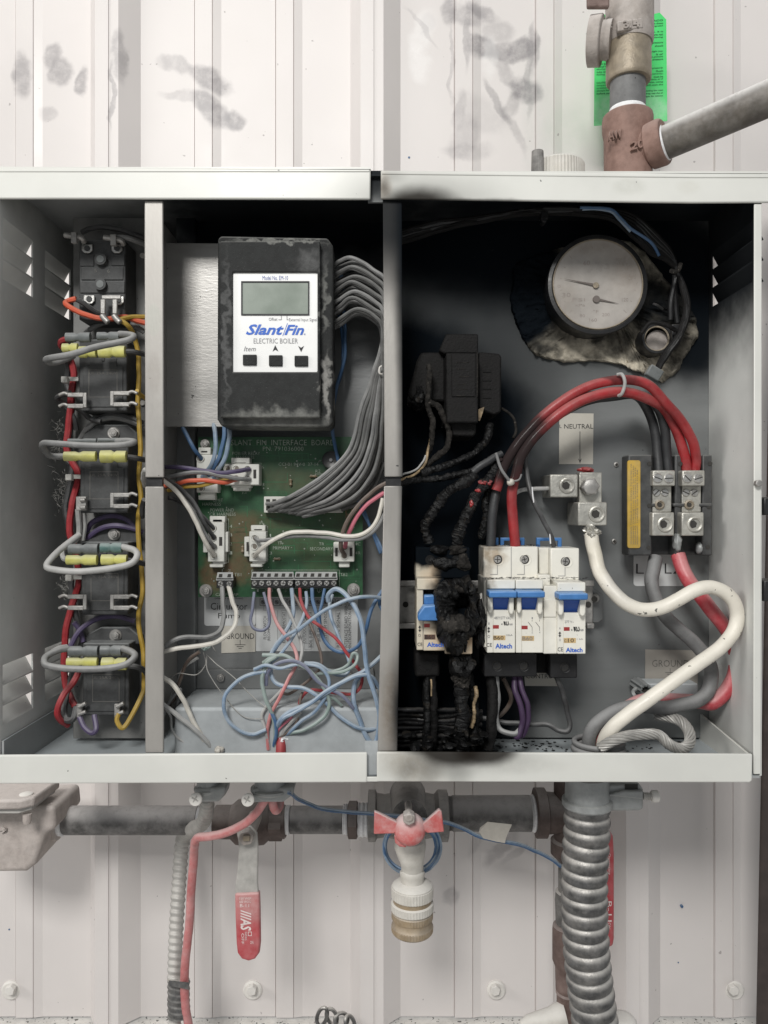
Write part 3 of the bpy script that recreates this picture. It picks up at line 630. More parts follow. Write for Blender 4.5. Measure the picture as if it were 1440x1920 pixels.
# ------------------------------------------------------------------ relays on the left plate
ORD = ['topmost', 'second', 'third', 'fourth', 'lowest']
def clip(px, py, d, parent, w=1):
    """a flat quick-connect clip on a blade; w=+1 opens to the right, -1 to the left"""
    def q(x): return px + w * x
    g = G()
    for a in (0, 21):
        x0, x1 = sorted((q(4), q(34)))
        g.box(x0, py + a, x1, py + a + 8, d - .006, d - .003)
        g.tube([(q(32), py + a + 4, d - .005), (q(40), py + a + 1, d - .005), (q(50), py + a + 5, d - .005)], 3.4, 6, 4)
    x0, x1 = sorted((q(-2), q(5)))
    g.box(x0, py, x1, py + 28, d - .0055, d - .004)
    return g.build('clip', 'dull_metal', parent, bevel=.0004)
def relay(n, x0, y0, x1, y1, kind):
    df, db = .047, .0695
    t = thing('power_relay', ('topmost black relay with two round screw posts and no loop wire' if n == 0 else
              ['', 'second black relay from the top, under the slanting loop wire', 'middle black relay, its top hidden by a flat loop wire', 'fourth black relay from the top with an oval loop wire across it',
               'lowest black relay, above the bare foot of the mounting plate'][n]), 'relay', (x0, y1, db), 'relays in a column on the left plate')
    k_ = K(df)
    g = G(); g.box(x0, y0, x1, y1, df, db); g.build('relay_body', 'relay_black', t, bevel=.0009)
    if n == 0:
        g = G()
        for b in (('l', 668, 480, 785, 575), ('l', 930, 480, 1042, 570), ('l', 680, 580, 1030, 690), ('l', 670, 700, 1042, 800)):
            g.box(*bx4(*b), df - .0008, df + .001)
        g.build('cover_plate', 'relay_black', t, bevel=.0003)
        for cx, cy in ((838, 515), (836, 725)):
            p = cv('l', [(cx, cy)])[0]
            g = G(); g.lathe_y(p[0], p[1], [(df - .0042, 9.5), (df - .0042, 11), (df + .001, 11.5)], 24); o = g.build('screw_post', 'relay_black', t)
            g = G(); g.disc(p[0], p[1], df - .0046, df - .0040, 7, seg=18); s_ = g.build('post_screw', 'connector_grey', o)
            g = G(); g.box(p[0] - 5, p[1] - 1, p[0] + 5, p[1] + 1, df - .0050, df - .0045, .8); g.box(p[0] - 1, p[1] - 5, p[0] + 1, p[1] + 5, df - .0051, df - .0045, .8)
        text('5', bx4('l', 790, 598, 812, 628), df - .001, 'print_faded', t); text('6', bx4('l', 898, 600, 918, 632), df - .001, 'print_faded', t)
        for cx, cy in ((728, 425), (978, 425), (745, 850), (990, 860)):
            p = cv('l', [(cx, cy)])[0]
            g = G(); g.prism([(p[0] - 10, p[1] - 7), (p[0] - 10, p[1] + 4), (p[0] - 5, p[1] + 9), (p[0] + 5, p[1] + 9), (p[0] + 10, p[1] + 4), (p[0] + 10, p[1] - 7)], df - .0022, df - .0012)
            o = g.build('terminal', 'screw_metal', t, bevel=.0002)
            G().disc(p[0], p[1], df - .0027, df - .0023, 5.5, seg=16).build('terminal_bore', 'relay_black', o)
    else:
        cx = (x0 + x1) / 2; g = G()
        yt = y1 - 100
        g.prism([(x0 + 8, yt + 16), (x0 + 20, yt + 16), (x0 + 20, yt), (x1 - 20, yt), (x1 - 20, yt + 16), (x1 - 8, yt + 16), (x1 - 8, y1 - 8), (x0 + 8, y1 - 8)], df - .0008, df + .001)
        g.build('cover_plate', 'relay_black', t, bevel=.0003)
        G().box(cx - 3, y0 + 20, cx + 3, yt + 6, df - .0015, df).build('rib', 'relay_black', t, bevel=.0003)
        g = G(); g.frame((x0 + 18, yt + 22, x1 - 18, y1 - 26), (x0 + 19.2, yt + 23.2, x1 - 19.2, y1 - 27.2), df - .00095, df - .0008); g.build('moulded_line', 'print_faded', t, smooth=False)
        text('UL 25A 240V', (cx - 26, yt + 26, cx + 26, yt + 31), df - .00095, 'print_faded', t)
        # mounting ear with its hex bolt above the body
        p = (cx + 17, y0 - 14)
        if n > 1:
            g = G(); g.prism([(cx - 44, y0 + 2), (cx - 36, y0 - 16), (cx - 10, y0 - 30), (cx + 44, y0 - 30), (cx + 62, y0 - 14), (cx + 64, y0 + 2)], .060, .0698)
            g.build('mounting_ear', 'relay_black', t, bevel=.0008)
            bolt(p[0], p[1], .060, 8, t, mat='dull_metal')
    if kind in 'b': clip(200, y1 - 40, df, t, 1)
    return t
RL = [(148, 450, 235, 600), (148, 636, 238, 771), (150, 826, 240, 962), (152, 1016, 240, 1153), (155, 1206, 242, 1342)]
rel = [relay(i, *r, 'a') for i, r in enumerate(RL)]
for i in (1, 2, 3):
    y1 = RL[i][3]; clip(208, y1 - 38, .044, rel[i], 1)
    if i != 2: clip(160 if i == 1 else 160, y1 - 38 + (3 if i == 1 else 0), .044, rel[i], -1)
g = G(); g.box(142, 931, 161, 957, .040, .043); g.tube([(150, 938, .039), (160, 937, .039)], 4, 6, 3); g.tube([(150, 952, .039), (161, 951, .039)], 4, 6, 3); g.build('clip', 'dull_metal', rel[2], bevel=.0004)
for x in (143, 214):
    g = G(); g.box(x, 1320, x + 10, 1346, .042, .044); g.tube([(x + 4, 1326, .041), (x + 18, 1318, .041)], 4, 6, 3); g.tube([(x + 4, 1340, .041), (x + 18, 1334, .041)], 4, 6, 3)
    g.build('clip', 'dull_metal', rel[4], bevel=.0004)
# screw heads and the two clips above relay 1
for a, b in ((540, 315), (870, 335)):
    p = cv('l', [(a, b), (a + 90, b + 10), (a + 190, b + 95)])
    g = G(); g.tube([(p[0][0], p[0][1], .040), (p[1][0] - 6, p[1][1], .040), (p[1][0] + 12, p[1][1] + 4, .040), (p[2][0] - 6, p[2][1] - 8, .043)], 5.2, 8, 4); g.box(p[1][0] - 8, p[1][1] - 8, p[1][0] + 2, p[1][1] + 12, .037, .040)
    g.build('clip', 'dull_metal', rel[0], bevel=.0004)
for a in (838, 938):
    g = G(); b = bx4('l', a, 850, a + 42, 975); g.box(b[0], b[1], b[2], b[3], .037, .039)
    p = cv('l', [(a + 12, 985), (a + 40, 1020), (a + 70, 1050)]); g.tube([q + (.036,) for q in p], 6, 8, 4); g.build('clip', 'dull_metal', rel[0], bevel=.0006)
g = G(); g.box(*bx4('l', 850, 818, 1010, 850), .038, .0395); g.build('jumper_bar', 'dull_metal', rel[0], bevel=.0004)
for x, y in ((267, 479), (267, 755)):
    G().disc(x, y, .0680, .0696, 5, seg=14).build('plate_screw', 'screw_white', cab)

# insulated quick connectors and loop wires
def qconn(c, x0, y0, x1, y1, d, mat, parent, flip=False, thick=.5):
    b = bx4(c, x0, y0, x1, y1); h = (b[3] - b[1]) / 2; ym = (b[1] + b[3]) / 2; L = b[2] - b[0]
    prof = [(.02, .45), (.03, .9), (.36, .92), (.46, .70), (.58, 1.0), (.94, .96), (.95, .5)]
    if flip: prof = [(1 - t, r) for t, r in reversed(prof)]
    k_ = K(d); rs = []
    for t, r in prof:
        c_ = P(b[0] + L * t, ym, d)
        rs.append([c_ + Vector((0, math.cos(a) * h * r * k_ * .75, math.sin(a) * h * r * k_)) for a in [2 * math.pi * j / 14 for j in range(14)]])
    return G().rings(rs).build('connector', mat, parent)
LG = 'loop wires across the relays'
lt = thing('jumper_wire', 'grey loop wire slanting down to the left across the second relay', 'wire', (190, 660, .03), LG)
G().tube(cv('l', [(1000, 1145, .034), (1080, 1150, .030), (1120, 1165, .024), (1060, 1200, .020), (800, 1255, .018), (600, 1315, .018), (430, 1345, .020), (385, 1362, .024), (440, 1385, .030), (560, 1350, .036), (620, 1320, .038)]), 6.2, 10, 8).build('insulation', 'wire_grey', lt)
qconn('l', 545, 1130, 770, 1215, .034, 'connector_grey', lt); qconn('l', 810, 1125, 1010, 1200, .034, 'connector_grey', lt)
qconn('l', 520, 1220, 660, 1300, .033, 'connector_yellow', lt); qconn('l', 655, 1245, 810, 1345, .034, 'connector_yellow', lt, True); qconn('l', 815, 1238, 1055, 1345, .034, 'connector_yellow', lt, True)
lt = thing('jumper_wire', 'flat grey loop wire across the middle relay with two yellow connectors', 'wire', (190, 850, .03), LG)
G().tube(cv('r', [(600, 130, .034), (660, 128, .030), (690, 135, .024), (620, 150, .019), (450, 152, .017), (300, 142, .018), (225, 140, .021), (222, 165, .027), (260, 205, .034), (340, 208, .038)]), 6.0, 10, 8).build('insulation', 'wire_grey', lt)
qconn('r', 345, 115, 505, 140, .034, 'connector_grey', lt); qconn('r', 500, 112, 650, 136, .034, 'connector_grey', lt)
qconn('r', 325, 180, 505, 235, .034, 'connector_yellow', lt); qconn('r', 510, 175, 655, 242, .034, 'connector_yellow', lt, True)
lt = thing('jumper_wire', 'pale grey oval loop wire around the yellow connectors of the fourth relay', 'wire', (190, 1040, .03), LG)
G().tube(cv('r', [(630, 672, .034), (690, 690, .028), (706, 720, .022), (670, 760, .018), (560, 785, .016), (400, 800, .015), (270, 788, .016), (240, 768, .018), (275, 720, .024), (330, 670, .032), (410, 610, .040)]), 6.2, 10, 8).build('insulation', 'wire_palegrey', lt)
qconn('r', 350, 655, 515, 712, .034, 'connector_grey', lt); qconn('r', 515, 650, 635, 705, .034, 'connector_green', lt)
qconn('r', 338, 712, 510, 768, .034, 'connector_yellow', lt); qconn('r', 515, 710, 658, 768, .034, 'connector_yellow', lt, True)
lt = thing('jumper_wire', 'thick grey oval loop wire across the lowest relay', 'wire', (190, 1230, .03), LG)
G().tube(cv('r', [(630, 1195, .034), (680, 1215, .028), (692, 1240, .022), (640, 1280, .018), (520, 1300, .016), (360, 1300, .015), (250, 1285, .016), (228, 1265, .018), (240, 1235, .024), (300, 1205, .03), (350, 1195, .034)]), 6.4, 10, 8).build('insulation', 'wire_grey', lt)
qconn('r', 350, 1180, 515, 1240, .034, 'connector_grey', lt); qconn('r', 515, 1178, 632, 1235, .034, 'connector_grey', lt)
qconn('r', 340, 1240, 512, 1290, .034, 'connector_yellow', lt); qconn('r', 518, 1240, 655, 1310, .034, 'connector_yellow', lt, True)

WG = 'wires of the relay column'
wire(cv('l', [(600, 1180, .045), (530, 1200, .048), (520, 1240, .052), (570, 1290, .055), (605, 1400, .056), (620, 1500, .056), (600, 1600, .056), (590, 1750, .056), (575, 1950, .056), (560, 2100, .056)]) +
     cv('r', [(375, 240, .056), (400, 300, .056), (385, 400, .056), (365, 520, .056), (362, 600, .056), (385, 690, .056), (405, 800, .056), (400, 880, .056), (370, 970, .056), (345, 1080, .056), (335, 1200, .056), (330, 1300, .056), (345, 1400, .055), (385, 1490, .053)]),
     6.3, 'wire_red', 'dusty red wire running down the left side of the relay column', group=WG)
wire(cv('r', [(408, 1310, .050), (380, 1370, .046), (330, 1430, .042), (305, 1480, .040), (298, 1530, .040), (320, 1570, .044), (350, 1590, .050)]), 6, 'wire_red', 'red wire curling to the cabinet floor beside the lowest relay', group=WG)
wire(cv('l', [(560, 1340, .050), (575, 1440, .058), (560, 1560, .060), (600, 1720, .060)]) + cv('r', [(345, 200, .060), (370, 260, .060), (355, 380, .060), (340, 470, .060), (350, 560, .06), (375, 650, .060)]), 6, 'wire_black', 'black wire behind the red one at the upper relays', group=WG)
wire(cv('r', [(372, 820, .060), (366, 880, .060), (385, 1000, .06), (410, 1090, .06), (425, 1150, .06), (370, 1330, .058), (340, 1450, .052), (330, 1530, .048), (345, 1570, .044), (380, 1560, .042), (395, 1500, .046)]), 6, 'wire_black', 'black wire hooking back up at the foot of the relay column', group=WG)
wire(cv('l', [(690, 290, .060), (760, 262, .058), (860, 252, .056), (1000, 268, .056), (1130, 310, .056), (1260, 360, .058)]), 5.2, 'wire_black', 'black wire arching above the topmost relay', group=WG)
wire(cv('l', [(960, 330, .042), (1060, 335, .042), (1150, 365, .046), (1260, 405, .052)]), 5.0, 'wire_grey', 'grey wire leaving the clip above the topmost relay', group=WG)
wire(cv('l', [(640, 845, .042), (575, 860, .042), (552, 885, .040), (600, 925, .040), (700, 975, .040), (830, 1010, .042), (950, 1015, .044), (1060, 1005, .048), (1150, 1035, .052), (1260, 1060, .054)]), 5.2, 'wire_orange', 'orange red wire curving under the topmost relay', group=WG)
wire(cv('l', [(640, 850, .040), (700, 880, .042), (790, 950, .046), (880, 990, .05)]), 5, 'wire_black', 'short black wire at the foot of the topmost relay', group=WG)
wire(cv('l', [(1260, 1000, .056), (1120, 998, .050), (1030, 1015, .044), (990, 1030, .040)]), 4.6, 'wire_yellow', 'yellow wire leaving a clip to the right under the topmost relay', group=WG)
wire(cv('l', [(990, 1020, .038), (1060, 1070, .040), (1110, 1130, .046), (1140, 1220, .052), (1165, 1350, .054), (1165, 1550, .054), (1150, 1700, .054), (1165, 1850, .054)]) +
     cv('r', [(718, 60, .054), (722, 200, .054), (715, 330, .054), (725, 420, .054), (712, 520, .054), (712, 650, .054), (728, 760, .054), (730, 900, .054), (712, 1010, .054), (718, 1120, .054), (738, 1220, .054), (740, 1380, .052), (725, 1440, .050), (690, 1520, .046), (650, 1590, .042), (625, 1605, .040), (600, 1570, .040), (608, 1530, .041)]),
     4.6, 'wire_yellow', 'long yellow wire running down the right side of the relay column', group=WG)
wire(cv('l', [(1150, 1620, .040), (1180, 1650, .046), (1230, 1690, .056)]), 4.2, 'wire_yellow', 'short yellow wire from the second relay clip to the divider', group=WG)
for i, (y, dy) in enumerate(((1290, 30), (0, 0), (0, 0), (0, 0))):
    if i == 0: p = cv('l', [(1040, 1290, .035), (1120, 1295, .038), (1200, 1310, .044), (1280, 1330, .05)])
    elif i == 1: p = cv('r', [(650, 212, .035), (700, 216, .040), (760, 226, .048)])
    elif i == 2: p = cv('r', [(655, 742, .035), (705, 750, .040), (760, 760, .048)])
    else: p = cv('r', [(655, 1285, .035), (700, 1290, .038), (738, 1305, .044), (760, 1330, .05)])
    wire(p, 5.2, 'wire_black', 'black wire from the right hand yellow connector of the %s relay' % ['second', 'middle', 'fourth', 'lowest'][i], group=WG)
# arcs of wire behind the relays
for i, (pts, m, l) in enumerate((
    (cv('l', [(690, 1170, .064), (760, 1100, .060), (880, 1045, .058), (1010, 1035, .058), (1120, 1075, .058), (1210, 1130, .060)]), 'wire_grey', 'grey wire arching over the second relay'),
    (cv('l', [(610, 1740, .044), (700, 1800, .05), (760, 1850, .056), (850, 1880, .056)]), 'wire_black', 'black wire dipping from the left clip of the second relay'),
    (cv('l', [(590, 1640, .044), (480, 1680, .05), (560, 1750, .056), (620, 1850, .058), (640, 1950, .06)]), 'wire_black', 'black wire dropping behind the red wire at the second relay'),
    (cv('r', [(410, 120, .064), (440, 70, .060), (500, 25, .058), (570, 10, .058), (650, 22, .058), (740, 50, .060)]), 'wire_grey', 'grey wire arching over the middle relay'),
    (cv('l', [(740, 1960, .062), (820, 1860, .060), (950, 1820, .058), (1080, 1850, .058), (1200, 1890, .060)]), 'wire_black', 'black wire arching above the bolt of the middle relay'),
    (cv('r', [(440, 600, .062), (470, 550, .060), (530, 520, .058), (600, 515, .058), (660, 540, .058), (710, 590, .060)]), 'wire_purple', 'dark purple wire arching over the fourth relay'),
    (cv('r', [(440, 640, .062), (500, 590, .058), (580, 562, .056), (690, 580, .058), (735, 600, .06)]), 'wire_purple', 'purple wire arching under the bolt of the fourth relay'),
    (cv('r', [(400, 480, .05), (405, 560, .052), (400, 620, .052), (360, 660, .048), (320, 690, .044), (325, 730, .042), (350, 745, .04)]), 'wire_palegrey', 'pale grey wire from the middle relay clip down to the fourth'),
    (cv('r', [(430, 480, .055), (432, 560, .056), (420, 640, .056)]), 'wire_palegrey', 'second pale grey wire beside the middle relay foot'),
    (cv('r', [(360, 1190, .050), (390, 1130, .052), (440, 1075, .055), (510, 1038, .056), (600, 1030, .056), (690, 1055, .058)]), 'wire_purple', 'purple grey wire arching over the lowest relay'),
    (cv('r', [(380, 1060, .055), (410, 1100, .057), (425, 1160, .058)]), 'wire_purple', 'short purple wire beside the bolt of the lowest relay'),
    (cv('r', [(408, 1550, .042), (430, 1600, .040), (470, 1632, .038), (495, 1610, .038), (485, 1540, .042)]), 'wire_purple', 'blue violet wire looping under the lowest relay'),
    (cv('r', [(742, 430, .045), (730, 470, .05), (730, 520, .055)]), 'wire_black', 'black wire end beside the divider at the middle relay'),
    (cv('r', [(760, 275, .004), (742, 280, .010), (738, 320, .03), (745, 360, .045)]), 'wire_palegrey', 'pale wire bending round the edge of the divider gap'),
    (cv('r', [(235, 1240, .03), (300, 1195, .036), (345, 1185, .04)]), 'wire_palegrey', 'pale wire tucked behind the loop of the lowest relay'))):
    wire(pts, 5.0, m, l, group=WG)
for i, (x, y) in enumerate((('l', (575, 1520)), ('r', (375, 312)), ('r', (375, 830)))):
    p = cv(x, [y])[0]
    t = thing('cable_tie', 'pale cable tie round the wires at the %s relay' % ['second', 'middle', 'fourth'][i], 'cable tie', (p[0], p[1], .05), 'cable ties on the relay wires')
    G().box(p[0] - 4, p[1] - 4, p[0] + 18, p[1] + 4, .0485, .050).build('strap', 'tie_white', t, bevel=.0004)
    G().box(p[0] - 15, p[1] - 5, p[0] - 3, p[1] + 7, .045, .050).build('tie_head', 'tie_white', t, bevel=.0006)
g = G(); random.seed(9)
for bx, by in ((112, 800), (110, 845), (115, 905), (112, 940), (120, 1095)):
    for i in range(34):
        x, y = bx + random.gauss(0, 7), by + random.gauss(0, 14); a = random.uniform(0, 6.3); L = random.uniform(6, 16)
        g.tube([(x, y, .06), (x + L * .5 * math.cos(a) + random.uniform(-3, 3), y + L * .5 * math.sin(a), .058), (x + L * math.cos(a), y + L * math.sin(a), .06)], .17, 3, 2)
tag(g.build('dust_fluff', 'fluff'), 'pale fibres of fluff caught behind the red relay wire', 'fluff', kind='stuff')

# ------------------------------------------------------------------ bracket and display
br = G(); br.prism([(300, 455), (300, 800), (560, 801), (560, 457)], .046, .0474)
tag(br.build('bracket_plate', 'bracket_steel', bevel=.0004), 'bare scratched steel plate carrying the black display unit', 'metal plate')
dp = thing('boiler_display', 'dusty black boiler display unit with white faceplate and blue lettering', 'display', (516, 800, .045))
g = G(); g.prism([(414, 442), (408, 448), (407, 786), (415, 799), (616, 801), (624, 792), (624, 460), (614, 446)], .020, .0455); g.build('housing', 'housing_black', dp, bevel=.0022, seg=4)
g = G(); g.frame((413, 452, 600, 783), (436, 510, 595, 697), .0135, .022); g.build('front_cover', 'housing_black', dp, bevel=.0010, seg=3)
g = G(); g.box(435, 509, 596, 698, .0152, .018); fp = g.build('faceplate', 'faceplate', dp)
g = G(); g.frame((452, 527, 580, 591), (454.5, 529.5, 577.5, 588.5), .0146, .0155); g.build('screen_frame', 'print_black', dp)
G().box(454, 529, 578, 589, .01505, .0152).build('screen', 'lcd', dp)
TD = .0150
text('Model No. EM-10', (492, 517, 540, 525), TD, 'print_navy', fp)
text('Offset', (504, 595.5, 520, 601.5), TD, 'print_grey', fp); text('External Input Signal', (542, 596.5, 594, 604), TD, 'print_grey', fp)
for pts in (((522, 600), (528, 600), (528, 582), (527, 582), (527, 599), (522, 599)), ((541, 600), (537.5, 600), (537.5, 589), (538.5, 589), (538.5, 599), (541, 599))):
    G().prism(pts, TD, TD + .0001).build('pointer_line', 'print_grey', fp, smooth=False)
text('Slant', (461, 608, 532, 628), TD, 'print_blue', fp, shear=.35, bold=.028); text('Fin', (533, 609, 570, 628), TD, 'print_blue', fp, shear=.35, bold=.028)
G().prism([(529.5, 630), (538.5, 606), (539.5, 606), (530.5, 630)], TD, TD + .0001).build('logo_slash', 'print_blue', fp, smooth=False)
text('®', (569.5, 625, 573, 628.5), TD, 'print_navy', fp)
text('ELECTRIC BOILER', (475.5, 634.5, 558.5, 644), TD, 'print_grey', fp, bold=-.004)
text('Item', (457, 649.5, 479.5, 658.5), TD, 'print_grey', fp, shear=.3)
G().prism([(516, 647), (522, 659), (516, 655.5), (511, 659)], TD, TD + .0001).build('up_arrow', 'print_black', fp, smooth=False)
G().prism([(564.5, 660), (570, 648.5), (564.5, 652), (559, 648.5)], TD, TD + .0001).build('down_arrow', 'print_black', fp, smooth=False)
for b in ((455, 664.5, 481, 684.5), (504, 665.5, 529.5, 686), (552, 666.5, 577.5, 686.5)):
    G().box(*b, .0138, .0153).build('button', 'housing_black', dp, bevel=.0005)

# ------------------------------------------------------------------ the interface board
pcb = thing('circuit_board', 'green interface circuit board with white plugs and printed lettering', 'circuit board', (525, 1118, .062))
BDp = .060
G().box(*bx4('b', 250, 120, 1195, 1040), BDp, BDp + .0016).build('board', 'circuit_green', pcb)
TB = BDp - .0002
def bt(s, c, x0, y0, x1, y1, mat='silkscreen', **kw): text(s, bx4(c, x0, y0, x1, y1), TB, mat, pcb, bold=kw.pop('bold', -.018), **kw)
bt('SLANT  FIN  INTERFACE  BOARD', 'b', 440, 137, 1035, 168); bt('PN. 791036000', 'b', 622, 176, 855, 200)
bt('POWER RELAY', 'b', 447, 206, 605, 224); bt('HARNESS', 'b', 470, 229, 572, 246); bt('CCI-01 94V-0  37-14', 'b', 712, 268, 940, 286)
bt('R2', 'b', 924, 308, 952, 326); bt('+', 'b', 943, 250, 957, 265); bt('6', 'b', 614, 285, 628, 302); bt('3', 'b', 614, 385, 630, 402); bt('4', 'b', 368, 407, 384, 424)
bt('J2', 'b', 500, 434, 530, 448); bt('LIMIT', 'b', 338, 475, 392, 492); bt('HARNESS', 'b', 275, 498, 380, 515); bt('POWER AND', 'b', 320, 531, 455, 549); bt('CR HARNESS', 'b', 316, 555, 465, 573)
for i, y in enumerate((625, 675, 726, 778)): bt(str(4 - i), 'b', 430, y, 445, y + 17)
bt('J5', 'b', 600, 607, 624, 623); bt('1', 'b', 662, 678, 668, 695); bt('3', 'b', 658, 779, 674, 797)
bt('TR', 'b', 706, 722, 735, 738); bt('PRIMARY', 'b', 680, 749, 775, 767); bt('TR', 'b', 944, 727, 973, 743); bt('SECONDARY', 'b', 893, 754, 1023, 772)
bt('4C', 'b', 1152, 727, 1182, 744); bt('4R', 'b', 1152, 778, 1182, 795); bt('1', 'b', 386, 880, 391, 894); bt('2', 'b', 421, 880, 437, 895)
bt('TB1', 'b', 458, 902, 497, 920); bt('TB2', 'b', 1066, 902, 1108, 920); bt('D2', 'b', 1098, 570, 1126, 587, 'silk_red')
bt('CIR PUMP', 'b', 350, 1018, 480, 1034)
for i, x in enumerate((590, 635, 673, 712, 750)): bt(str(i + 1), 'b', x - 3, 995, x + 7, 1010)
bt('8', 'b', 868, 995, 880, 1010); bt('10', 'b', 934, 995, 960, 1010)
for b in ((922, 332, 1010, 362), (1098, 460, 1132, 565)):
    B = bx4('b', *b); G().frame(B, (B[0] + .7, B[1] + .7, B[2] - .7, B[3] - .7), TB, TB + .0001).build('printed_outline', 'silkscreen' if b[0] < 1000 else 'silk_red', pcb, smooth=False)
for b in ((557, 884, 1062, 992), (405, 270, 612, 400), (640, 632, 650, 838), (405, 590, 425, 842)):
    B = bx4('b', *b); G().frame(B, (B[0] + .6, B[1] + .6, B[2] - .6, B[3] - .6), TB, TB + .0001).build('printed_outline', 'silkscreen', pcb, smooth=False)
g = G(); random.seed(12)
for i in range(70):
    x, y = random.uniform(378, 672), random.uniform(826, 1108); L = random.choice((14, 22, 34, 50)); w = random.choice((.5, .7, 1.2)); y2 = y + random.choice((-1, 1)) * random.uniform(4, 26)
    x2 = min(675, x + L); 
    if not (830 < y2 < 1112): continue
    g.prism([(x, y), (x2, y), (x2, y + w), (x, y + w)], BDp - .0001, BDp + .0001)
    g.prism([(x2, min(y, y2)), (x2 + w, min(y, y2)), (x2 + w, max(y, y2)), (x2, max(y, y2))], BDp - .00012, BDp + .0001)
tag(g.build('copper_traces', 'trace_green', pcb, smooth=False), kind='stuff')
g = G()
for i in range(120):
    x, y = random.uniform(378, 674), random.uniform(826, 1112); g.disc(x, y, BDp - .00022, BDp + .0001, random.choice((.8, 1.1, 1.5)), seg=8)
tag(g.build('solder_points', 'solder', pcb), kind='stuff')
for x, y, v_ in ((588, 893, 0), (652, 950, 1), (470, 900, 0), (455, 1030, 1), (520, 1048, 0), (545, 905, 1)):
    g = G(); k2 = K(BDp)
    if v_: vv = (P(x, y - 8, BDp - .0012), P(x, y + 8, BDp - .0012))
    else: vv = (P(x - 8, y, BDp - .0012), P(x + 8, y, BDp - .0012))
    g.lathe(vv[0], vv[1], [(0, .0003), (.0006, .0003), (.0007, .0010), (.0012, .0012), (.0018, .0009), (.0036, .0009), (.0042, .0012), (.0047, .0010), (.0048, .0003), (.0055, .0003)], 10); g.build('resistor', 'resistor', pcb)
def plug(boxes, holes, slots, d=.050):
    g = G()
    for i, b in enumerate(boxes): g.box(*bx4('b', *b), d if i == 0 else d + .003, BDp)
    o = g.build('plug', 'nylon_white', pcb, bevel=.0006)
    g = G()
    for j, (x, y) in enumerate(holes):
        p = cv('b', [(x, y)])[0]
        r = G(); r.lathe_y(p[0], p[1], [(d + .004, 5.4), (d - .0007, 5.6), (d - .0007, 6.9), (d + .0005, 6.9)], 20, cap=False); r.build('socket', 'nylon_white', o)
        G().disc(p[0], p[1], d - .0003, d - .0001, 5.4, seg=16).build('socket_bore', 'hole_brown', o)
    for b in slots: G().box(*bx4('b', *b), d - .0003, d - .0001).build('slot', 'hole_dark', o, smooth=False)
    return o
plug([(240, 222, 362, 440), (250, 180, 322, 222), (262, 196, 308, 215), (262, 440, 345, 458), (250, 455, 347, 482)], [(270, 248), (272, 415)], [])
plug([(400, 276, 600, 396), (440, 240, 545, 276), (455, 262, 530, 277), (440, 396, 552, 412), (450, 408, 542, 430)], [(425, 305), (475, 305), (540, 306), (475, 360), (540, 362)], [(567, 308, 583, 358)], .048)
plug([(305, 610, 400, 838), (277, 700, 306, 785), (400, 665, 422, 782), (315, 575, 405, 611), (330, 590, 392, 611), (330, 836, 405, 852), (315, 848, 392, 870)], [(340, 645), (340, 698), (342, 750), (342, 800)], [(370, 695, 388, 745)])
plug([(543, 662, 640, 836), (514, 693, 545, 808), (552, 627, 636, 662), (566, 645, 622, 663), (560, 834, 632, 850), (550, 848, 618, 868)], [(580, 700), (578, 748), (580, 800)], [(527, 724, 541, 778)])
plug([(1027, 724, 1147, 838), (1058, 838, 1120, 870), (1070, 835, 1108, 850)], [(1092, 752), (1090, 802)], [(1037, 757, 1051, 806), (1120, 757, 1136, 806)])
hd = G().box(*bx4('b', 627, 462, 1080, 556), .053, BDp).build('header', 'nylon_white', pcb, bevel=.0005)
for i in range(9):
    for j in range(2): G().box(*bx4('b', 640 + 36 * i, 478 + 40 * j, 662 + 36 * i, 502 + 40 * j), .0528, .0531).build('pin_hole', 'hole_dark', hd, smooth=False)
p = cv('b', [(1012, 252)])[0]
g = G(); g.lathe_y(p[0], p[1], [(.050, 13), (.0492, 16.2), (.052, 17), (BDp, 17)], 32); o = g.build('buzzer', 'gauge_black', pcb)
G().disc(p[0], p[1], .0488, .0499, 3.2, seg=12).build('buzzer_hole', 'print_grey', o)
def tblock(x0, x1, y0, n, c='b'):
    t = G()
    b = bx4(c, x0, y0, x1, y0 + 92); w = (b[2] - b[0]) / n
    t.box(b[0] + 1, b[1] + 11, b[2] - 1, b[3], .049, BDp); o = t.build('terminal_block', 'gauge_black', pcb, bevel=.0003)
    sl = G(); sl.quadbox([P(b[0] + 3, b[1], .0535), P(b[0], b[1] + 15, .0485), P(b[2], b[1] + 15, .0485), P(b[2] - 1, b[1], .0535)],
                         [P(b[0] + 3, b[1] + .5, .058), P(b[0], b[1] + 15, .0565), P(b[2], b[1] + 15, .0565), P(b[2] - 1, b[1] + .5, .058)])
    o2 = sl.build('sloped_top', 'terminal_grey', o)
    for i in range(n):
        cx = b[0] + w * (i + .5)
        h = G(); h.quadbox([P(cx - 3 + 1, b[1] + 3, .0520), P(cx - 3.4, b[1] + 9, .0500), P(cx + 3.4, b[1] + 9, .0500), P(cx + 3 + 1, b[1] + 3, .0520)],
                           [P(cx - 3 + 1, b[1] + 3, .0530), P(cx - 3.4, b[1] + 9, .0510), P(cx + 3.4, b[1] + 9, .0510), P(cx + 3 + 1, b[1] + 3, .0530)])
        h.build('wire_slot', 'hole_dark', o, smooth=False)
        s_ = G(); s_.lathe_y(cx, b[1] + 21.5, [(.0478, 4.4), (.0482, 5.2), (.0495, 5.2)], 18); s_.build('clamp_screw', 'screw_metal', o)
        s_ = G(); a = random.uniform(0, 3); s_.box(cx - 4, b[1] + 21, cx + 4, b[1] + 22.2, .0476, .0480, a); s_.box(cx - 4, b[1] + 21, cx + 4, b[1] + 22.2, .04755, .0480, a + 1.57); s_.build('screw_cross', 'hole_dark', o, smooth=False)
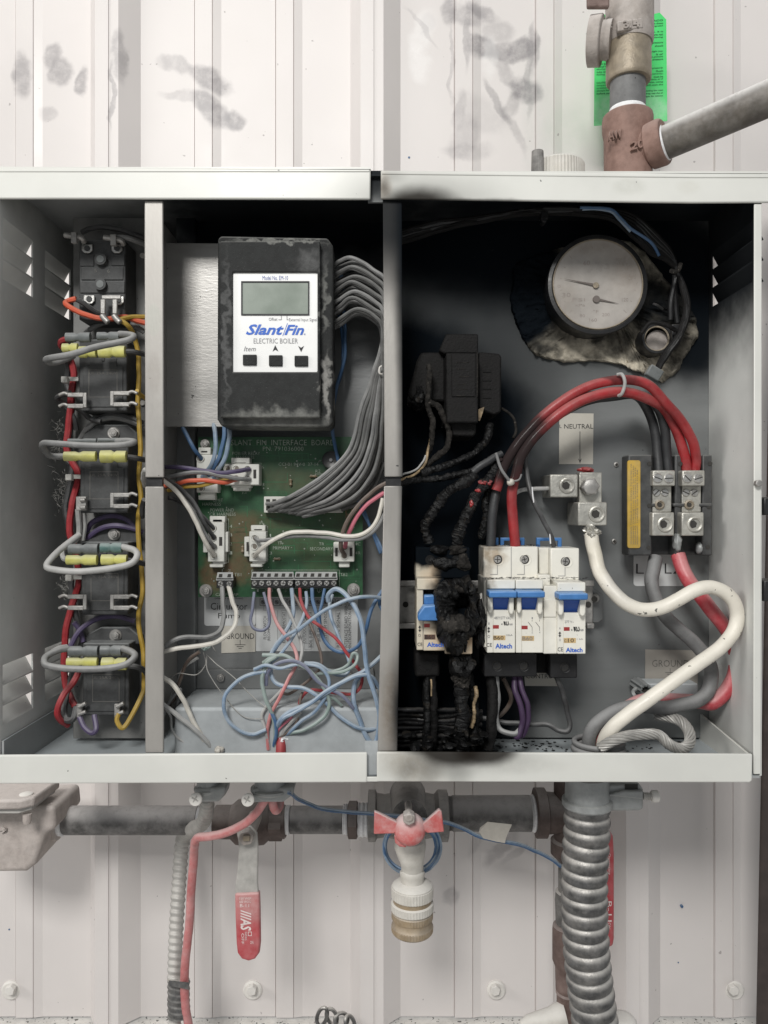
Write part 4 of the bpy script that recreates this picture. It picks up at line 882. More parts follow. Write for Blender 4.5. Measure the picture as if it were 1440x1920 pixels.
tblock(552, 800, 895, 6); tblock(801, 1050, 895, 6); tblock(352, 452, 898, 2)
for x, y in ((292, 1005), (1142, 1000), (288, 160)):
    p = cv('b', [(x, y)])[0]; bolt(p[0], p[1], BDp - .0002, 8.6 if y > 500 else 6.5, pcb, h=.003)

# stickers of the middle bay
def sticker(name, pts, d, mat, label, rounded=0.0, th=.00025):
    t = thing(name, label, 'sticker', (sum(p[0] for p in pts) / len(pts), max(p[1] for p in pts), d))
    g = G(); g.prism(pts, d, d + th); o = g.build('paper', mat, t, smooth=False)
    if rounded:
        b = o.modifiers.new('round', 'BEVEL'); b.width = rounded; b.segments = 4; b.limit_method = 'ANGLE'; b.affect = 'EDGES'
        b.angle_limit = math.radians(60)
        o.modifiers.remove(b)
    return t
def rrect(x0, y0, x1, y1, r, n=4):
    out = []
    for cx, cy, a0 in ((x1 - r, y0 + r, -90), (x1 - r, y1 - r, 0), (x0 + r, y1 - r, 90), (x0 + r, y0 + r, 180)):
        for i in range(n + 1):
            a = math.radians(a0 + 90 * i / n); out.append((cx + r * math.cos(a), cy + r * math.sin(a)))
    return out
MD = .0778
t = sticker('pump_sticker', rrect(*bx4('m', 285, 190, 580, 378), 5), MD - .0003, 'sticker_white', 'white sticker reading Circulator Pump below the green board')
text('Circulator', bx4('m', 322, 246, 533, 286), MD - .0004, 'print_black', t); text('Pump', bx4('m', 365, 304, 490, 346), MD - .0004, 'print_black', t)
text('(max 5 amp fuse)', bx4('m', 345, 214, 508, 228), MD - .0004, 'print_black', t)
t = sticker('ground_sticker', [cv('m', [p])[0] for p in ((384, 379), (383, 535), (578, 528), (580, 378))], MD - .0005, 'sticker_cream', 'cream GROUND sticker below the Circulator Pump sticker in the middle bay')
text('GROUND', bx4('m', 410, 421, 572, 454), MD - .0006, 'print_black', t)
def earth(c, x, y, s, d, parent, mat='print_black'):
    g = G(); p = cv(c, [(x, y)])[0]
    g.box(p[0] - .5, p[1] - 9 * s, p[0] + .5, p[1], d, d + .0001); g.build('earth_mark', mat, parent, smooth=False)
    for i, w in enumerate((10, 6.5, 3)): G().box(p[0] - w * s, p[1] + 3.4 * i * s - .5, p[0] + w * s, p[1] + 3.4 * i * s + .5, d, d + .0001).build('earth_mark', mat, parent, smooth=False)
earth('m', 491, 487, 1, MD - .0006, t)
t = sticker('wiring_sticker', [cv('m', [p])[0] for p in ((582, 200), (582, 524), (1165, 524), (1168, 205))], MD - .0004, 'sticker_white', 'white wiring diagram sticker with upright lettering and a row of terminals')
def tv(s, x0, y0, x1, y1, m='print_black'): text(s, bx4('m', x0, y0, x1, y1), MD - .0005, m, t, rot=90)
tv('FLOW SWITCH', 625, 322, 643, 455); tv('(RECOMMENDED)', 648, 325, 668, 465); tv('ROOM THERMOSTAT', 734, 298, 752, 476); tv('SET POINT (2ND)', 775, 295, 793, 478)
tv('OUTDOOR SENSOR', 850, 298, 868, 476); tv('BOIL SUPPLY SENSOR', 888, 295, 906, 500); tv('BOIL OUTLET SEN', 932, 290, 950, 465); tv('SYSTEM SENSOR', 972, 285, 990, 450)
tv('REMOTE SIGNAL', 1045, 300, 1063, 500); tv('INTERFACE BOARD WIRING', 1090, 240, 1110, 505); tv('MINITRON/MONITRON II  791', 1112, 240, 1130, 515)
for i in range(12):
    b = bx4('m', 604 + 39.5 * i, 222, 641 + 39.5 * i, 262)
    G().frame(b, (b[0] + .8, b[1] + .8, b[2] - .8, b[3] - .8), MD - .0005, MD - .00045).build('drawn_terminal', 'print_black', t, smooth=False)
    cx, cy = (b[0] + b[2]) / 2, (b[1] + b[3]) / 2
    g = G(); k_ = MD - .0005
    g.lathe_y(cx, cy, [(k_, 4.4), (k_ + .00004, 4.4)], 16); g.build('drawn_screw', 'print_grey', t, smooth=False)
    G().box(cx - 4.5, cy - .5, cx + 4.5, cy + .5, k_ - .0001, k_, .78).build('drawn_slot', 'print_black', t, smooth=False)
for b in ((624, 264, 660, 290), (705, 290, 713, 510), (726, 290, 756, 440), (800, 262, 803, 300), (845, 290, 875, 478), (882, 288, 912, 505), (925, 280, 955, 468), (995, 270, 998, 480), (1040, 288, 1070, 505), (860, 478, 900, 516)):
    b = bx4('m', *b); w = .5
    if b[2] - b[0] > 4: G().frame(b, (b[0] + w, b[1] + w, b[2] - w, b[3] - w), MD - .0005, MD - .00045).build('drawn_line', 'print_grey', t, smooth=False)
    else: G().box(b[0], b[1], b[0] + .6, b[3], MD - .0005, MD - .00045).build('drawn_line', 'print_grey', t, smooth=False)
# ------------------------------------------------------------------ wires of the middle bay
BG = 'grey harness wires curving into the long white plug'
random.seed(21)
NTH = ['topmost', 'second', 'third', 'fourth', 'fifth', 'sixth', 'seventh', 'eighth', 'ninth', 'tenth', 'eleventh', 'twelfth', 'thirteenth', 'fourteenth', 'fifteenth', 'sixteenth', 'seventeenth', 'eighteenth', 'nineteenth', 'twentieth', 'lowest']
NB = 21
for i in range(NB):
    t = i / (NB - 1); j = random.uniform(-1, 1)
    dd = .030 + .012 * (i % 3) / 2
    top = cv('s', [(1030, 400 + 320 * t + 12 * j, .040), (1075, 385 + 330 * t - 20 + 14 * j, dd + .004), (1160 + 20 * j, 345 + 290 * t + 12 * j, dd), (1262 + 8 * j, 395 + 290 * t, dd), (1340 - 30 * t, 500 + 240 * t + 12 * j, dd)])
    side = [(716 + 1.5 * j, 645 + 40 * t, dd + .002), (697 + 22 * t + j, 708 + 12 * t, dd)]
    low = [(674 + 46 * t + 1.5 * j, 780, dd), (655 + 60 * t + 2 * j, 845, dd), (612 + 90 * t + 3 * j, 888 + 8 * t, dd + .002), (560 + 100 * t, 925 + 14 * t + 3 * j, dd + .004), (515 + 62 * t, 944 + 18 * t + (i % 2) * 6 + 2 * j, .046)]
    end = [(500 + 4.1 * i, 944 + (i % 2) * 13, .052)]
    wire(top + side + low + end, 3.9, 'wire_bundle' if i % 4 else 'wire_grey', NTH[i] + ' grey harness wire from the top left of the bundle entering the long white plug', group=BG, seg=8, n=6)
t = thing('wire_hook', 'small pale hook clip among the grey harness wires beside the display', 'clip', (714, 700, .03))
G().tube(cv('s', [(1312, 975, .027), (1297, 968, .026), (1298, 940, .026), (1310, 928, .026)]), 1.6, 6, 6).build('hook', 'screw_white', t)
def bw(c, pts, mat, label, r=4.6, grp=None, **kw): return wire(cv(c, pts), r * .84, mat, label, group=grp, **kw)
# blue wires from above into the limit plug
bw('b', [(150, 40, .050), (185, 110, .044), (225, 190, .042), (270, 250, .050)], 'wire_blueclean', 'blue wire slanting from the bracket into the top of the limit plug')
bw('b', [(340, 40, .048), (350, 120, .042), (345, 210, .040), (325, 280, .042), (290, 330, .048), (270, 358, .052)], 'wire_blue', 'leftmost of the three blue wires hanging under the display', 5)
bw('b', [(402, 40, .048), (398, 130, .043), (375, 230, .041), (345, 290, .043), (310, 340, .050)], 'wire_blueclean', 'middle one of the three blue wires hanging under the display', 5)
bw('b', [(430, 40, .048), (430, 130, .042), (410, 230, .040), (375, 300, .041), (340, 350, .050)], 'wire_blue', 'rightmost of the three blue wires hanging under the display', 5.2)
# wires entering through the gap between divider pieces
bw('b', [(20, 290, .050), (60, 292, .040), (140, 292, .034), (250, 312, .032), (370, 325, .032), (470, 320, .036), (540, 304, .047)], 'wire_purple', 'purple wire from the divider into the power relay plug', 5)
bw('b', [(40, 352, .048), (90, 345, .036), (180, 328, .032), (290, 325, .031), (400, 345, .033), (480, 362, .038), (542, 362, .047)], 'wire_grey', 'grey wire crossing the limit plug into the power relay plug', 5)
bw('b', [(60, 400, .045), (120, 388, .036), (190, 370, .033), (300, 368, .033), (400, 378, .036), (475, 362, .047)], 'wire_orange', 'orange wire crossing the limit plug into the power relay plug', 5)
bw('b', [(80, 425, .046), (150, 408, .038), (250, 398, .036), (330, 382, .036), (420, 365, .047)], 'wire_yellow', 'yellow wire below the orange one over the limit plug', 4.6)
bw('b', [(20, 350, .010), (60, 380, .022), (130, 440, .028), (200, 540, .030), (260, 660, .032), (310, 760, .038), (345, 802, .049)], 'wire_white', 'white wire curving from the divider gap into the lowest hole of the power plug', 5.2)
bw('b', [(25, 340, .014), (70, 365, .026), (150, 420, .034), (230, 510, .037), (290, 620, .038), (345, 700, .049)], 'wire_black', 'upper black wire curving from the divider gap into the power plug', 4.8)
bw('b', [(25, 345, .016), (65, 380, .028), (140, 450, .038), (215, 540, .040), (270, 640, .040), (310, 710, .042), (345, 752, .049)], 'wire_grey', 'grey wire between the white and the black ones entering the power plug', 4.8)
bw('b', [(45, 460, .05), (120, 480, .046), (200, 520, .046), (270, 570, .044), (340, 645, .050)], 'wire_black', 'lowest black wire from the divider into the top hole of the power plug', 4.6)
bw('b', [(580, 700, .049), (600, 712, .042), (680, 706, .038), (800, 692, .036), (950, 690, .036), (1080, 708, .034), (1190, 705, .032), (1270, 650, .030), (1320, 560, .030)], 'wire_grey', 'dark grey wire from the primary plug running right under the white one', 4.4)
bw('b', [(575, 802, .049), (600, 770, .040), (660, 725, .036), (760, 675, .034), (860, 662, .034), (1000, 672, .034), (1130, 690, .032), (1220, 665, .030), (1280, 590, .030), (1310, 470, .030)], 'wire_white', 'white wire rising from the primary plug and running right to the divider', 4.8)
bw('b', [(1092, 802, .049), (1070, 760, .040), (1075, 690, .034), (1110, 600, .032), (1180, 500, .030), (1260, 425, .028), (1330, 385, .024), (1400, 365, .02)], 'wire_brown', 'brown wire arching from the secondary plug to the divider gap', 5)
bw('b', [(1096, 752, .049), (1105, 700, .040), (1150, 600, .034), (1220, 510, .032), (1320, 440, .030)], 'wire_pink', 'pink wire arching from the secondary plug to the divider', 5)
bw('s', [(1050, 390, .06), (1080, 450, .06), (1095, 600, .058), (1110, 750, .056), (1105, 900, .056), (1060, 1050, .054), (1040, 1200, .052), (1045, 1320, .050), (1080, 1480, .050), (1150, 1640, .052)], 'wire_blueclean', 'blue wire dropping down the panel right of the display and behind the harness', 4.0)
bw('s', [(1075, 380, .06), (1100, 500, .06), (1075, 620, .058), (1095, 760, .058), (1095, 930, .058), (1050, 1080, .056)], 'wire_blueclean', 'second blue wire beside the display edge', 3.4)
bw('b', [(1150, 430, .05), (1180, 520, .055), (1230, 620, .06), (1280, 710, .06), (1320, 800, .056)], 'wire_blueclean', 'blue wire behind the white wire at the right edge of the green board', 3.8)
bw('b', [(1160, 420, .05), (1210, 560, .058), (1255, 680, .06), (1300, 790, .058)], 'wire_blueclean', 'second blue wire at the right edge of the green board', 3.4)
bw('b', [(1070, 540, .045), (1180, 500, .045), (1260, 400, .042), (1320, 270, .04)], 'wire_bundle', 'lowest grey wire sagging below the harness bundle', 4.4)
# terminal block wires (traced)
bw('m', [(388, 150, .050), (392, 240, .044), (398, 330, .040), (375, 410, .034), (300, 442, .028), (180, 440, .022), (100, 470, .018), (30, 530, .016)], 'wire_grey', 'dirty grey wire from the small terminal block curving left to the divider', 5.4)
bw('m', [(425, 150, .050), (445, 230, .042), (472, 310, .034), (450, 400, .028), (350, 470, .022), (220, 500, .018), (120, 512, .016), (30, 530, .015)], 'wire_white', 'white wire from the small terminal block curving left to the divider', 5.2)
bw('m', [(573, 185, .052), (560, 280, .046), (550, 350, .044), (570, 395, .042), (620, 405, .042), (655, 370, .044), (650, 280, .046), (628, 185, .052)], 'wire_slate', 'slate blue wire looping between the first two terminals', 3.6)
bw('m', [(660, 165, .050), (665, 240, .044), (700, 360, .038), (760, 440, .032), (800, 500, .030), (820, 580, .026), (780, 660, .022), (720, 780, .020), (670, 880, .020), (650, 980, .022), (655, 1090, .024)], 'wire_redpink', 'faded red wire snaking from the terminal block to the floor', 4.2)
bw('m', [(708, 170, .050), (730, 230, .044), (780, 310, .038), (830, 430, .034), (850, 520, .030), (820, 620, .026), (740, 740, .024), (650, 840, .022), (620, 900, .022), (640, 980, .022), (660, 1090, .024)], 'wire_palegrey', 'pale grey wire from the fourth terminal winding down to the floor', 3.8)
bw('m', [(790, 165, .050), (798, 240, .046), (795, 330, .040), (740, 430, .034), (690, 500, .030), (665, 570, .026), (680, 680, .024), (740, 725, .022), (860, 740, .020), (960, 800, .020), (1060, 900, .020), (1150, 960, .020), (1220, 975, .022), (1290, 960, .026)], 'wire_blue', 'blue wire sweeping low to the right divider after a tight bend', 4.8)
bw('m', [(792, 185, .050), (830, 260, .044), (880, 350, .040), (930, 460, .036), (960, 560, .034), (950, 620, .032), (880, 700, .030), (780, 765, .030), (740, 765, .032)], 'wire_brown', 'thin dark brown wire from the sixth terminal', 3.4)
bw('m', [(834, 165, .050), (845, 240, .044), (890, 330, .038), (960, 390, .034), (1040, 450, .030), (1100, 530, .028), (1150, 600, .028), (1190, 660, .028), (1180, 730, .028), (1130, 765, .028), (1060, 762, .030), (900, 745, .034), (840, 790, .034), (830, 830, .032)], 'wire_red', 'red wire slanting right from the seventh terminal and curling back', 3.8)
bw('m', [(870, 185, .050), (872, 240, .046), (850, 330, .038), (800, 430, .032), (740, 520, .028), (680, 580, .026), (600, 620, .024), (568, 630, .024)], 'wire_blue', 'blue wire from the eighth terminal ending loose at the left', 4.0)
bw('m', [(905, 165, .050), (912, 250, .046), (940, 350, .042), (970, 450, .040), (1020, 510, .038), (1090, 530, .036), (1170, 490, .034), (1215, 400, .032), (1250, 280, .032), (1310, 170, .034)], 'wire_blueclean', 'blue wire swinging in a deep curve up to the right divider', 4.4)
bw('m', [(978, 165, .050), (960, 250, .048), (945, 320, .046), (950, 400, .046)], 'wire_blueclean', 'short blue wire from the eleventh terminal', 3.6)
bw('m', [(1020, 200, .050), (1005, 250, .044), (1015, 340, .038), (1060, 450, .034), (1110, 560, .030), (1120, 620, .028), (1090, 660, .026), (1010, 645, .024), (940, 600, .024), (860, 590, .024)], 'wire_blue', 'blue wire dropping from the right end of the terminals and turning back left', 4.2)
bw('m', [(998, 240, .034), (1000, 200, .032), (1040, 168, .030), (1090, 190, .026), (1150, 270, .022), (1190, 370, .020), (1205, 500, .018), (1225, 640, .018), (1260, 760, .018), (1290, 880, .020), (1285, 1000, .022), (1260, 1050, .022), (1225, 1020, .022), (1180, 920, .022), (1145, 820, .022), (1150, 720, .024), (1190, 660, .024)], 'wire_blue', 'thick pale blue wire arching over the terminals and down to the right corner', 5.6)
bw('m', [(820, 410, .026), (900, 340, .022), (1000, 275, .020), (1120, 225, .020), (1220, 208, .022), (1310, 225, .028)], 'wire_blue', 'pale blue wire running up to the right across the wiring sticker', 4.2)
bw('m', [(670, 540, .030), (740, 450, .026), (820, 400, .024)], 'wire_blue', 'short blue wire joining the pair below the wiring sticker', 4.2)
bw('m', [(620, 545, .022), (700, 550, .020), (640, 600, .020), (620, 700, .019), (640, 800, .019), (680, 900, .020), (695, 1000, .022), (685, 1100, .026)], 'wire_greengrey', 'green grey wire curving down the left of the tangle to the floor', 4.6)
bw('m', [(625, 590, .022), (670, 560, .020), (740, 545, .018), (820, 590, .017), (900, 650, .017), (960, 720, .017), (1000, 800, .018), (985, 880, .018), (930, 935, .018), (860, 975, .020), (800, 990, .022), (740, 1010, .026)], 'wire_greengrey', 'green grey wire looping round the middle of the tangle', 4.2)
bw('m', [(640, 720, .022), (650, 650, .020), (700, 600, .018), (780, 578, .016), (860, 610, .016), (930, 690, .016), (1000, 740, .017), (1080, 780, .018), (1140, 850, .02)], 'wire_slate', 'slate grey wire crossing the tangle to the right', 4.2)
bw('m', [(640, 640, .020), (560, 655, .018), (470, 700, .017), (405, 780, .016), (400, 860, .016), (430, 930, .017), (500, 985, .018), (570, 1000, .019), (640, 975, .020)], 'wire_blue', 'blue wire making the wide loop at the left of the tangle', 4.4)
bw('m', [(570, 630, .018), (640, 605, .017), (720, 620, .017), (800, 600, .017), (900, 600, .018), (970, 630, .018), (1000, 690, .018), (990, 760, .018), (930, 860, .018), (850, 920, .019), (780, 990, .022), (740, 1015, .026)], 'wire_blue', 'blue grey wire looping over the centre of the tangle', 4.0)
bw('m', [(1310, 540, .030), (1250, 600, .024), (1180, 650, .020), (1080, 700, .017), (980, 770, .016), (880, 830, .016), (780, 870, .018), (715, 930, .020), (695, 1010, .024), (690, 1100, .026)], 'wire_blue', 'blue wire from the right divider sweeping down to the floor', 5.0)
bw('m', [(1290, 740, .024), (1250, 670, .020), (1190, 655, .017), (1100, 690, .016), (1000, 745, .015), (900, 820, .015), (800, 880, .017), (740, 910, .018), (705, 960, .022)], 'wire_blue', 'second blue wire sweeping down beside it from the lower right', 4.6)
bw('m', [(660, 850, .020), (690, 930, .020), (695, 1010, .022), (680, 1100, .026)], 'wire_blueclean', 'deep blue wire in the cluster dropping to the floor', 4.2)
bw('m', [(735, 1010, .024), (760, 960, .022), (840, 880, .022), (790, 920, .021), (730, 1000, .024)], 'wire_palegrey', 'thin pale wire pair fanning out of the red cable end', 3.2)
bw('m', [(700, 1010, .024), (720, 960, .022), (790, 900, .022)], 'wire_pink', 'thin rosy wire fanning out of the red cable end', 3.0)
bw('m', [(720, 1015, .024), (800, 960, .022), (830, 880, .022), (840, 790, .024), (850, 760, .026)], 'wire_brown', 'thin brown wire fanning out of the red cable end', 2.8)
bw('m', [(1000, 780, .020), (1040, 800, .022), (1075, 830, .024)], 'wire_greengrey', 'loose green wire end right of the tangle', 3.8)
bw('m', [(930, 660, .026), (960, 655, .022), (1080, 640, .020), (1150, 600, .020), (1165, 550, .022), (1140, 540, .022), (1110, 600, .024), (1030, 640, .026), (960, 625, .028)], 'wire_greengrey', 'green grey wire turning in a small hook at the right of the tangle', 3.8)
for i, p in enumerate(([(300, 540, .03), (310, 640, .028), (400, 780, .024), (500, 890, .022), (620, 915, .02)], [(305, 550, .03), (360, 600, .028), (470, 690, .024), (560, 780, .022), (640, 850, .02)],
                       [(280, 530, .03), (295, 600, .03), (240, 660, .03), (140, 650, .032), (80, 680, .034)], [(270, 490, .03), (320, 480, .03), (355, 530, .03)])):
    bw('m', p, 'bare_strand', ['bare strand of wire sagging to the left edge of the tangle', 'straight bare strand slanting down to the tangle', 'bare strand curving left from the green knot to the divider', 'short bare strand ends at the green knot'][i], 1.1, seg=5)
t = thing('wire_nut', 'dusty greenish knot where the bare strands meet', 'wire knot', (385, 1215, .03))
G().blob(385, 1214, .031, 8, 5, .003, .5, 400, 3, 3).build('knot', 'wire_greengrey', t)
bw('m', [(260, 530, .032), (190, 580, .034), (140, 700, .036), (110, 800, .038), (60, 860, .04)], 'wire_brown', 'dusty brown wire from the knot down beside the divider', 4)
bw('m', [(250, 560, .034), (180, 610, .036), (130, 720, .038), (90, 800, .040)], 'wire_palegrey', 'dusty pale wire beside the brown one from the knot', 3.6)
bw('m', [(30, 660, .012), (100, 710, .016), (160, 800, .018), (200, 880, .020), (240, 960, .022), (300, 1060, .026), (340, 1120, .03)], 'wire_white', 'white wire slanting from the divider down to the floor', 5.6)
bw('m', [(30, 820, .012), (100, 870, .015), (180, 930, .018), (260, 1000, .021), (320, 1070, .025), (350, 1130, .03)], 'wire_palegrey', 'grey wire slanting below the white one down to the floor', 5.4)
bw('m', [(60, 850, .020), (90, 900, .022), (100, 980, .022), (160, 1040, .024), (240, 1075, .026), (300, 1110, .03)], 'wire_pink' if False else 'wire_palegrey', 'thin pale wire sagging along the left of the step box', 2.8)
bw('m', [(50, 900, .026), (80, 830, .030), (150, 740, .034), (130, 840, .036), (100, 960, .036)], 'wire_grey', 'thin grey wire crossing behind beside the left divider', 3.2)
t = thing('red_cable_end', 'cut end of a red jacketed cable standing in the middle bay', 'cable', (526, 1412, .02))
G().tube([(527, 1384, .026), (527, 1400, .024), (526, 1425, .022), (526, 1460, .02)], 9.5, 14, 4).build('jacket', 'cable_red' if False else 'wire_red', t)
G().blob(532, 1384, .026, 12, 5, .003, .6, 500, 5, 3).build('torn_foil', 'tape_white', t)
G().tube([(500, 1380, .026), (505, 1400, .026), (507, 1440, .024)], 5, 8, 4).build('wire', 'wire_redpink', t)
t = thing('putty_lump', 'small pale lump of putty where the wires leave the floor at the left', 'putty', (412, 1412, .02))
G().blob(411, 1407, .022, 8, 7, .004, .5, 300, 8, 3).build('lump', 'tape_label', t)
bw('b', [(1300, 1040, .03), (1290, 1080, .034), (1310, 1120, .034)], 'wire_blueclean', 'short blue wire at the divider right of the board corner', 4)
# ------------------------------------------------------------------ right bay: gauge, insulation, sensor
def irregular(px, py, rx, ry, n, amp, seed, rot=0):
    random.seed(seed); out = []
    for i in range(n):
        a = 2 * math.pi * i / n; f = 1 + amp * mn.noise(Vector((math.cos(a) * 2 + seed, math.sin(a) * 2, seed)))
        out.append((px + rx * f * math.cos(a), py + ry * f * math.sin(a)))
    return out
g = G(); outline = cv('g', [(480, 330), (500, 270), (600, 230), (900, 180), (1060, 330), (1150, 440), (1175, 500), (1168, 560), (1130, 620), (1085, 685), (1045, 715), (985, 690), (920, 665), (860, 642), (640, 632), (560, 600), (510, 530), (475, 430)])
poly = crm([p + (0,) for p in outline] + [outline[0] + (0,)], 3)[:-1]
cx, cy = 1140, 560
rings_ = []
poly = [(x + 4 * mn.noise(Vector((x, y, 0)) * .05) + 2 * mn.noise(Vector((x, y, 9)) * .2), y + 4 * mn.noise(Vector((x, y, 4)) * .05) + 2 * mn.noise(Vector((x, y, 2)) * .2), z) for x, y, z in crm(poly, 4)]
for k_, f in enumerate((1.0, .98, .95, .91, .87, .83, .78, .73, .68, .62, .55, .48, .40, .33, .25, .18, .06)):
    r = []
    for x, y, _ in poly:
        X, Y = cx + (x - cx) * f, cy + (y - cy) * f
        dd = BP - (.0006 if k_ == 0 else .0012 + .0050 * (0.5 + 0.5 * mn.noise(Vector((X, Y, 1)) * .05)) + .0030 * mn.noise(Vector((X, Y, 5)) * .14) + .0012 * mn.noise(Vector((X, Y, 9)) * .4))
        r.append(P(X, Y, dd))
    rings_.append(r)
g.rings(rings_); tag(g.build('insulation', 'glass_fibre', angle=80), 'scorched yellowish glass fibre insulation bulging around the round gauge', 'insulation')

ga = thing('pressure_gauge', 'round black rimmed gauge with a sooty pinkish dial and two needles', 'gauge', (1120, 540, .06))
g = G(); g.lathe_y(1120, 534, [(.0500, 84.04), (.0485, 86.91), (.0490, 93.11), (.0520, 94.07), (.0560, 92.63), (.073, 87.86)], 64, cap=False)
g.build('case', 'gauge_black', ga)
G().lathe_y(1121, 533, [(.0493, 82.61), (.0487, 83.37), (.0487, 84.52), (.0493, 85.19)], 64, cap=False).build('rim', 'bronze', ga)
dl = G().lathe_y(1121, 533, [(.0498, 84.52), (.0520, 84.52)], 64).build('dial', 'gauge_dial', ga)
c1 = cv('g', [(795, 349)])[0]; c2 = cv('g', [(797, 401)])[0]; tip = cv('g', [(676, 325)])[0]; tip2 = cv('g', [(880, 418)])[0]
def needle(c, tip, tail, w, d):
    v = Vector((tip[0] - c[0], tip[1] - c[1])); n_ = Vector((-v.y, v.x)).normalized()
    g = G(); b = (c[0] - v.x * tail, c[1] - v.y * tail)
    g.prism([(tip[0], tip[1]), (c[0] + n_.x * w, c[1] + n_.y * w), b, (c[0] - n_.x * w, c[1] - n_.y * w)], d, d + .0003)
    g.build('needle', 'needle_dark', ga)
needle(c1, tip, .12, 2.2, .0486); needle(c2, tip2, .1, 2.2, .0489)
G().disc(c1[0], c1[1], .0482, .0495, 5.5, seg=20).build('needle_hub', 'bronze', ga); G().disc(c2[0], c2[1], .0484, .0497, 6.5, seg=20).build('needle_hub', 'needle_dark', ga)
for i in range(46):
    a = math.radians(225 - i * 6); r0, r1 = 68, 72 if i % 5 else 76
    p0 = (1121 + r0 * math.cos(a), 533 - r0 * math.sin(a)); p1 = (1121 + r1 * math.cos(a), 533 - r1 * math.sin(a))
    n_ = Vector((p1[1] - p0[1], p0[0] - p1[0])).normalized() * .35
    if i % 3 == 0: G().prism([(p0[0] + n_.x, p0[1] + n_.y), (p1[0] + n_.x, p1[1] + n_.y), (p1[0] - n_.x, p1[1] - n_.y), (p0[0] - n_.x, p0[1] - n_.y)], .0497, .04975).build('scale_mark', 'gauge_print', dl, smooth=False)
for s_, x, y, w, h in (('30', 1062, 553, 16, 8), ('60', 1100, 493, 12, 9), ('PSI', 1085, 562, 24, 6), ('kPa', 1088, 572, 18, 5), ('120', 1172, 562, 12, 7), ('80', 1092, 592, 10, 6), ('160', 1112, 600, 14, 6), ('200', 1136, 590, 14, 6), ('°F', 1117, 584, 10, 6), ('0', 1048, 537, 6, 6)):
    text(s_, (x - w / 2, y - h / 2, x + w / 2, y + h / 2), .0497, 'gauge_print', dl)
se = thing('limit_sensor', 'small round brass ringed sensor port in the soot below right of the gauge', 'sensor', (1232, 655, .06))
G().lathe_y(1231, 635, [(.0600, 22), (.0585, 24), (.0585, 28), (.0610, 30), (.0720, 30)], 36, cap=False).build('ring', 'gauge_black', se)
G().lathe_y(1231, 635, [(.0592, 21), (.0589, 22), (.0589, 24), (.0605, 25)], 36, cap=False).build('bronze_ring', 'bronze', se)
G().disc(1233, 640, .0630, .066, 21, seg=28).build('plug_face', 'bronze_dusty', se)
g = G(); g.box(*bx4('g', 1080, 495, 1112, 560), .055, .058); g.build('terminal', 'gauge_black', se, bevel=.0006)
G().tube(cv('g', [(965, 530, .05), (1000, 490, .048), (1060, 500, .047), (1095, 520, .05)]), 4, 8, 5).build('wire', 'char_matte', se)
G().tube(cv('g', [(1010, 420, .05), (1025, 425, .048), (1045, 440, .05)]), 2.4, 6, 4).build('tie_tail', 'gauge_black', se)
# black wires sweeping along the top and down the right of the gauge
SG = 'sooty black wires sweeping over the gauge'
random.seed(33)
for i in range(11):
    t = i / 10; j = lambda a: random.uniform(-a, a)
    pts = cv('g', [(60, 150 + 40 * t + j(10), .040), (200, 110 + 40 * t + j(12), .040), (380, 85 + 30 * t + j(12), .041), (560, 68 + 14 * t + j(4), .043), (740, 62 + 24 * t, .044), (860, 66 + 40 * t, .044 + .004 * (i % 2)),
                   (950, 100 + 80 * t - 30 * t * (1 - t), .044), (1030 - 30 * t, 170 + 60 * t, .044), (1080 - 26 * t, 235 + 20 * t, .046), (1098 + 3 * t, 292, .047), (1128 - 14 * t, 360, .048), (1142 - 20 * t, 440, .050), (1120 - 30 * t, 530 + 8 * t, .052), (1072 - 26 * t, 600, .054), (1035 - 20 * t, 660 + 6 * t, .058)])
    if i < 7: wire(pts, 4.4, 'gauge_black' if i % 2 else 'char_matte', 'sooty black wire sweeping over the gauge and down its right side', group=SG, jitter=.12, seed=i)
    else: wire(pts[:10], 4.4, 'char_matte', 'sooty black wire ending at the tie right of the gauge', group='short sooty wires over the gauge', jitter=.12, seed=i)
wire(cv('g', [(735, 58, .041), (790, 58, .040), (850, 66, .039), (885, 95, .040), (930, 140, .041), (1000, 190, .042), (1030, 240, .043)]), 2.8, 'wire_blueclean', 'clean blue stretch of wire above the gauge')
wire(cv('g', [(745, 64, .042), (800, 65, .041), (850, 74, .040), (880, 102, .040), (925, 150, .041)]), 2.6, 'wire_blue', 'pale blue wire just under the clean blue one above the gauge')
wire(cv('g', [(1100, 300, .050), (1080, 400, .052), (1075, 480, .054)]), 5, 'gauge_black', 'black wire dropping to the sensor port')
wire(cv('g', [(1090, 310, .05), (1095, 420, .056), (1100, 490, .058)]), 5, 'gauge_black', 'second black wire dropping to the sensor port')
t = thing('cable_tie', 'charred cable tie on the black wires right of the gauge', 'cable tie', (1266, 510, .045))
G().tube(cv('g', [(1075, 295, .040), (1090, 300, .038), (1105, 290, .038), (1112, 270, .040)]), 4.2, 8, 4).build('strap', 'char_grey', t)
t = thing('wire_clip', 'dusty grey clip holding black wires below the sensor port', 'clip', (1232, 705, .06))
g = G(); g.box(*bx4('g', 990, 655, 1045, 700), .052, .058, .55); g.build('clip_body', 'connector_grey', t, bevel=.0008)
t = thing('cable_clamp', 'small hanging clamp with a bolt under the sooty wires at the top', 'clamp', (1020, 415, .05))
G().box(*bx4('g', 590, 72, 616, 100), .040, .046).build('strap', 'gauge_black', t, bevel=.0005)
G().hexn(1021, 412, .038, .046, 5).build('bolt', 'gauge_black', t, bevel=.0003)

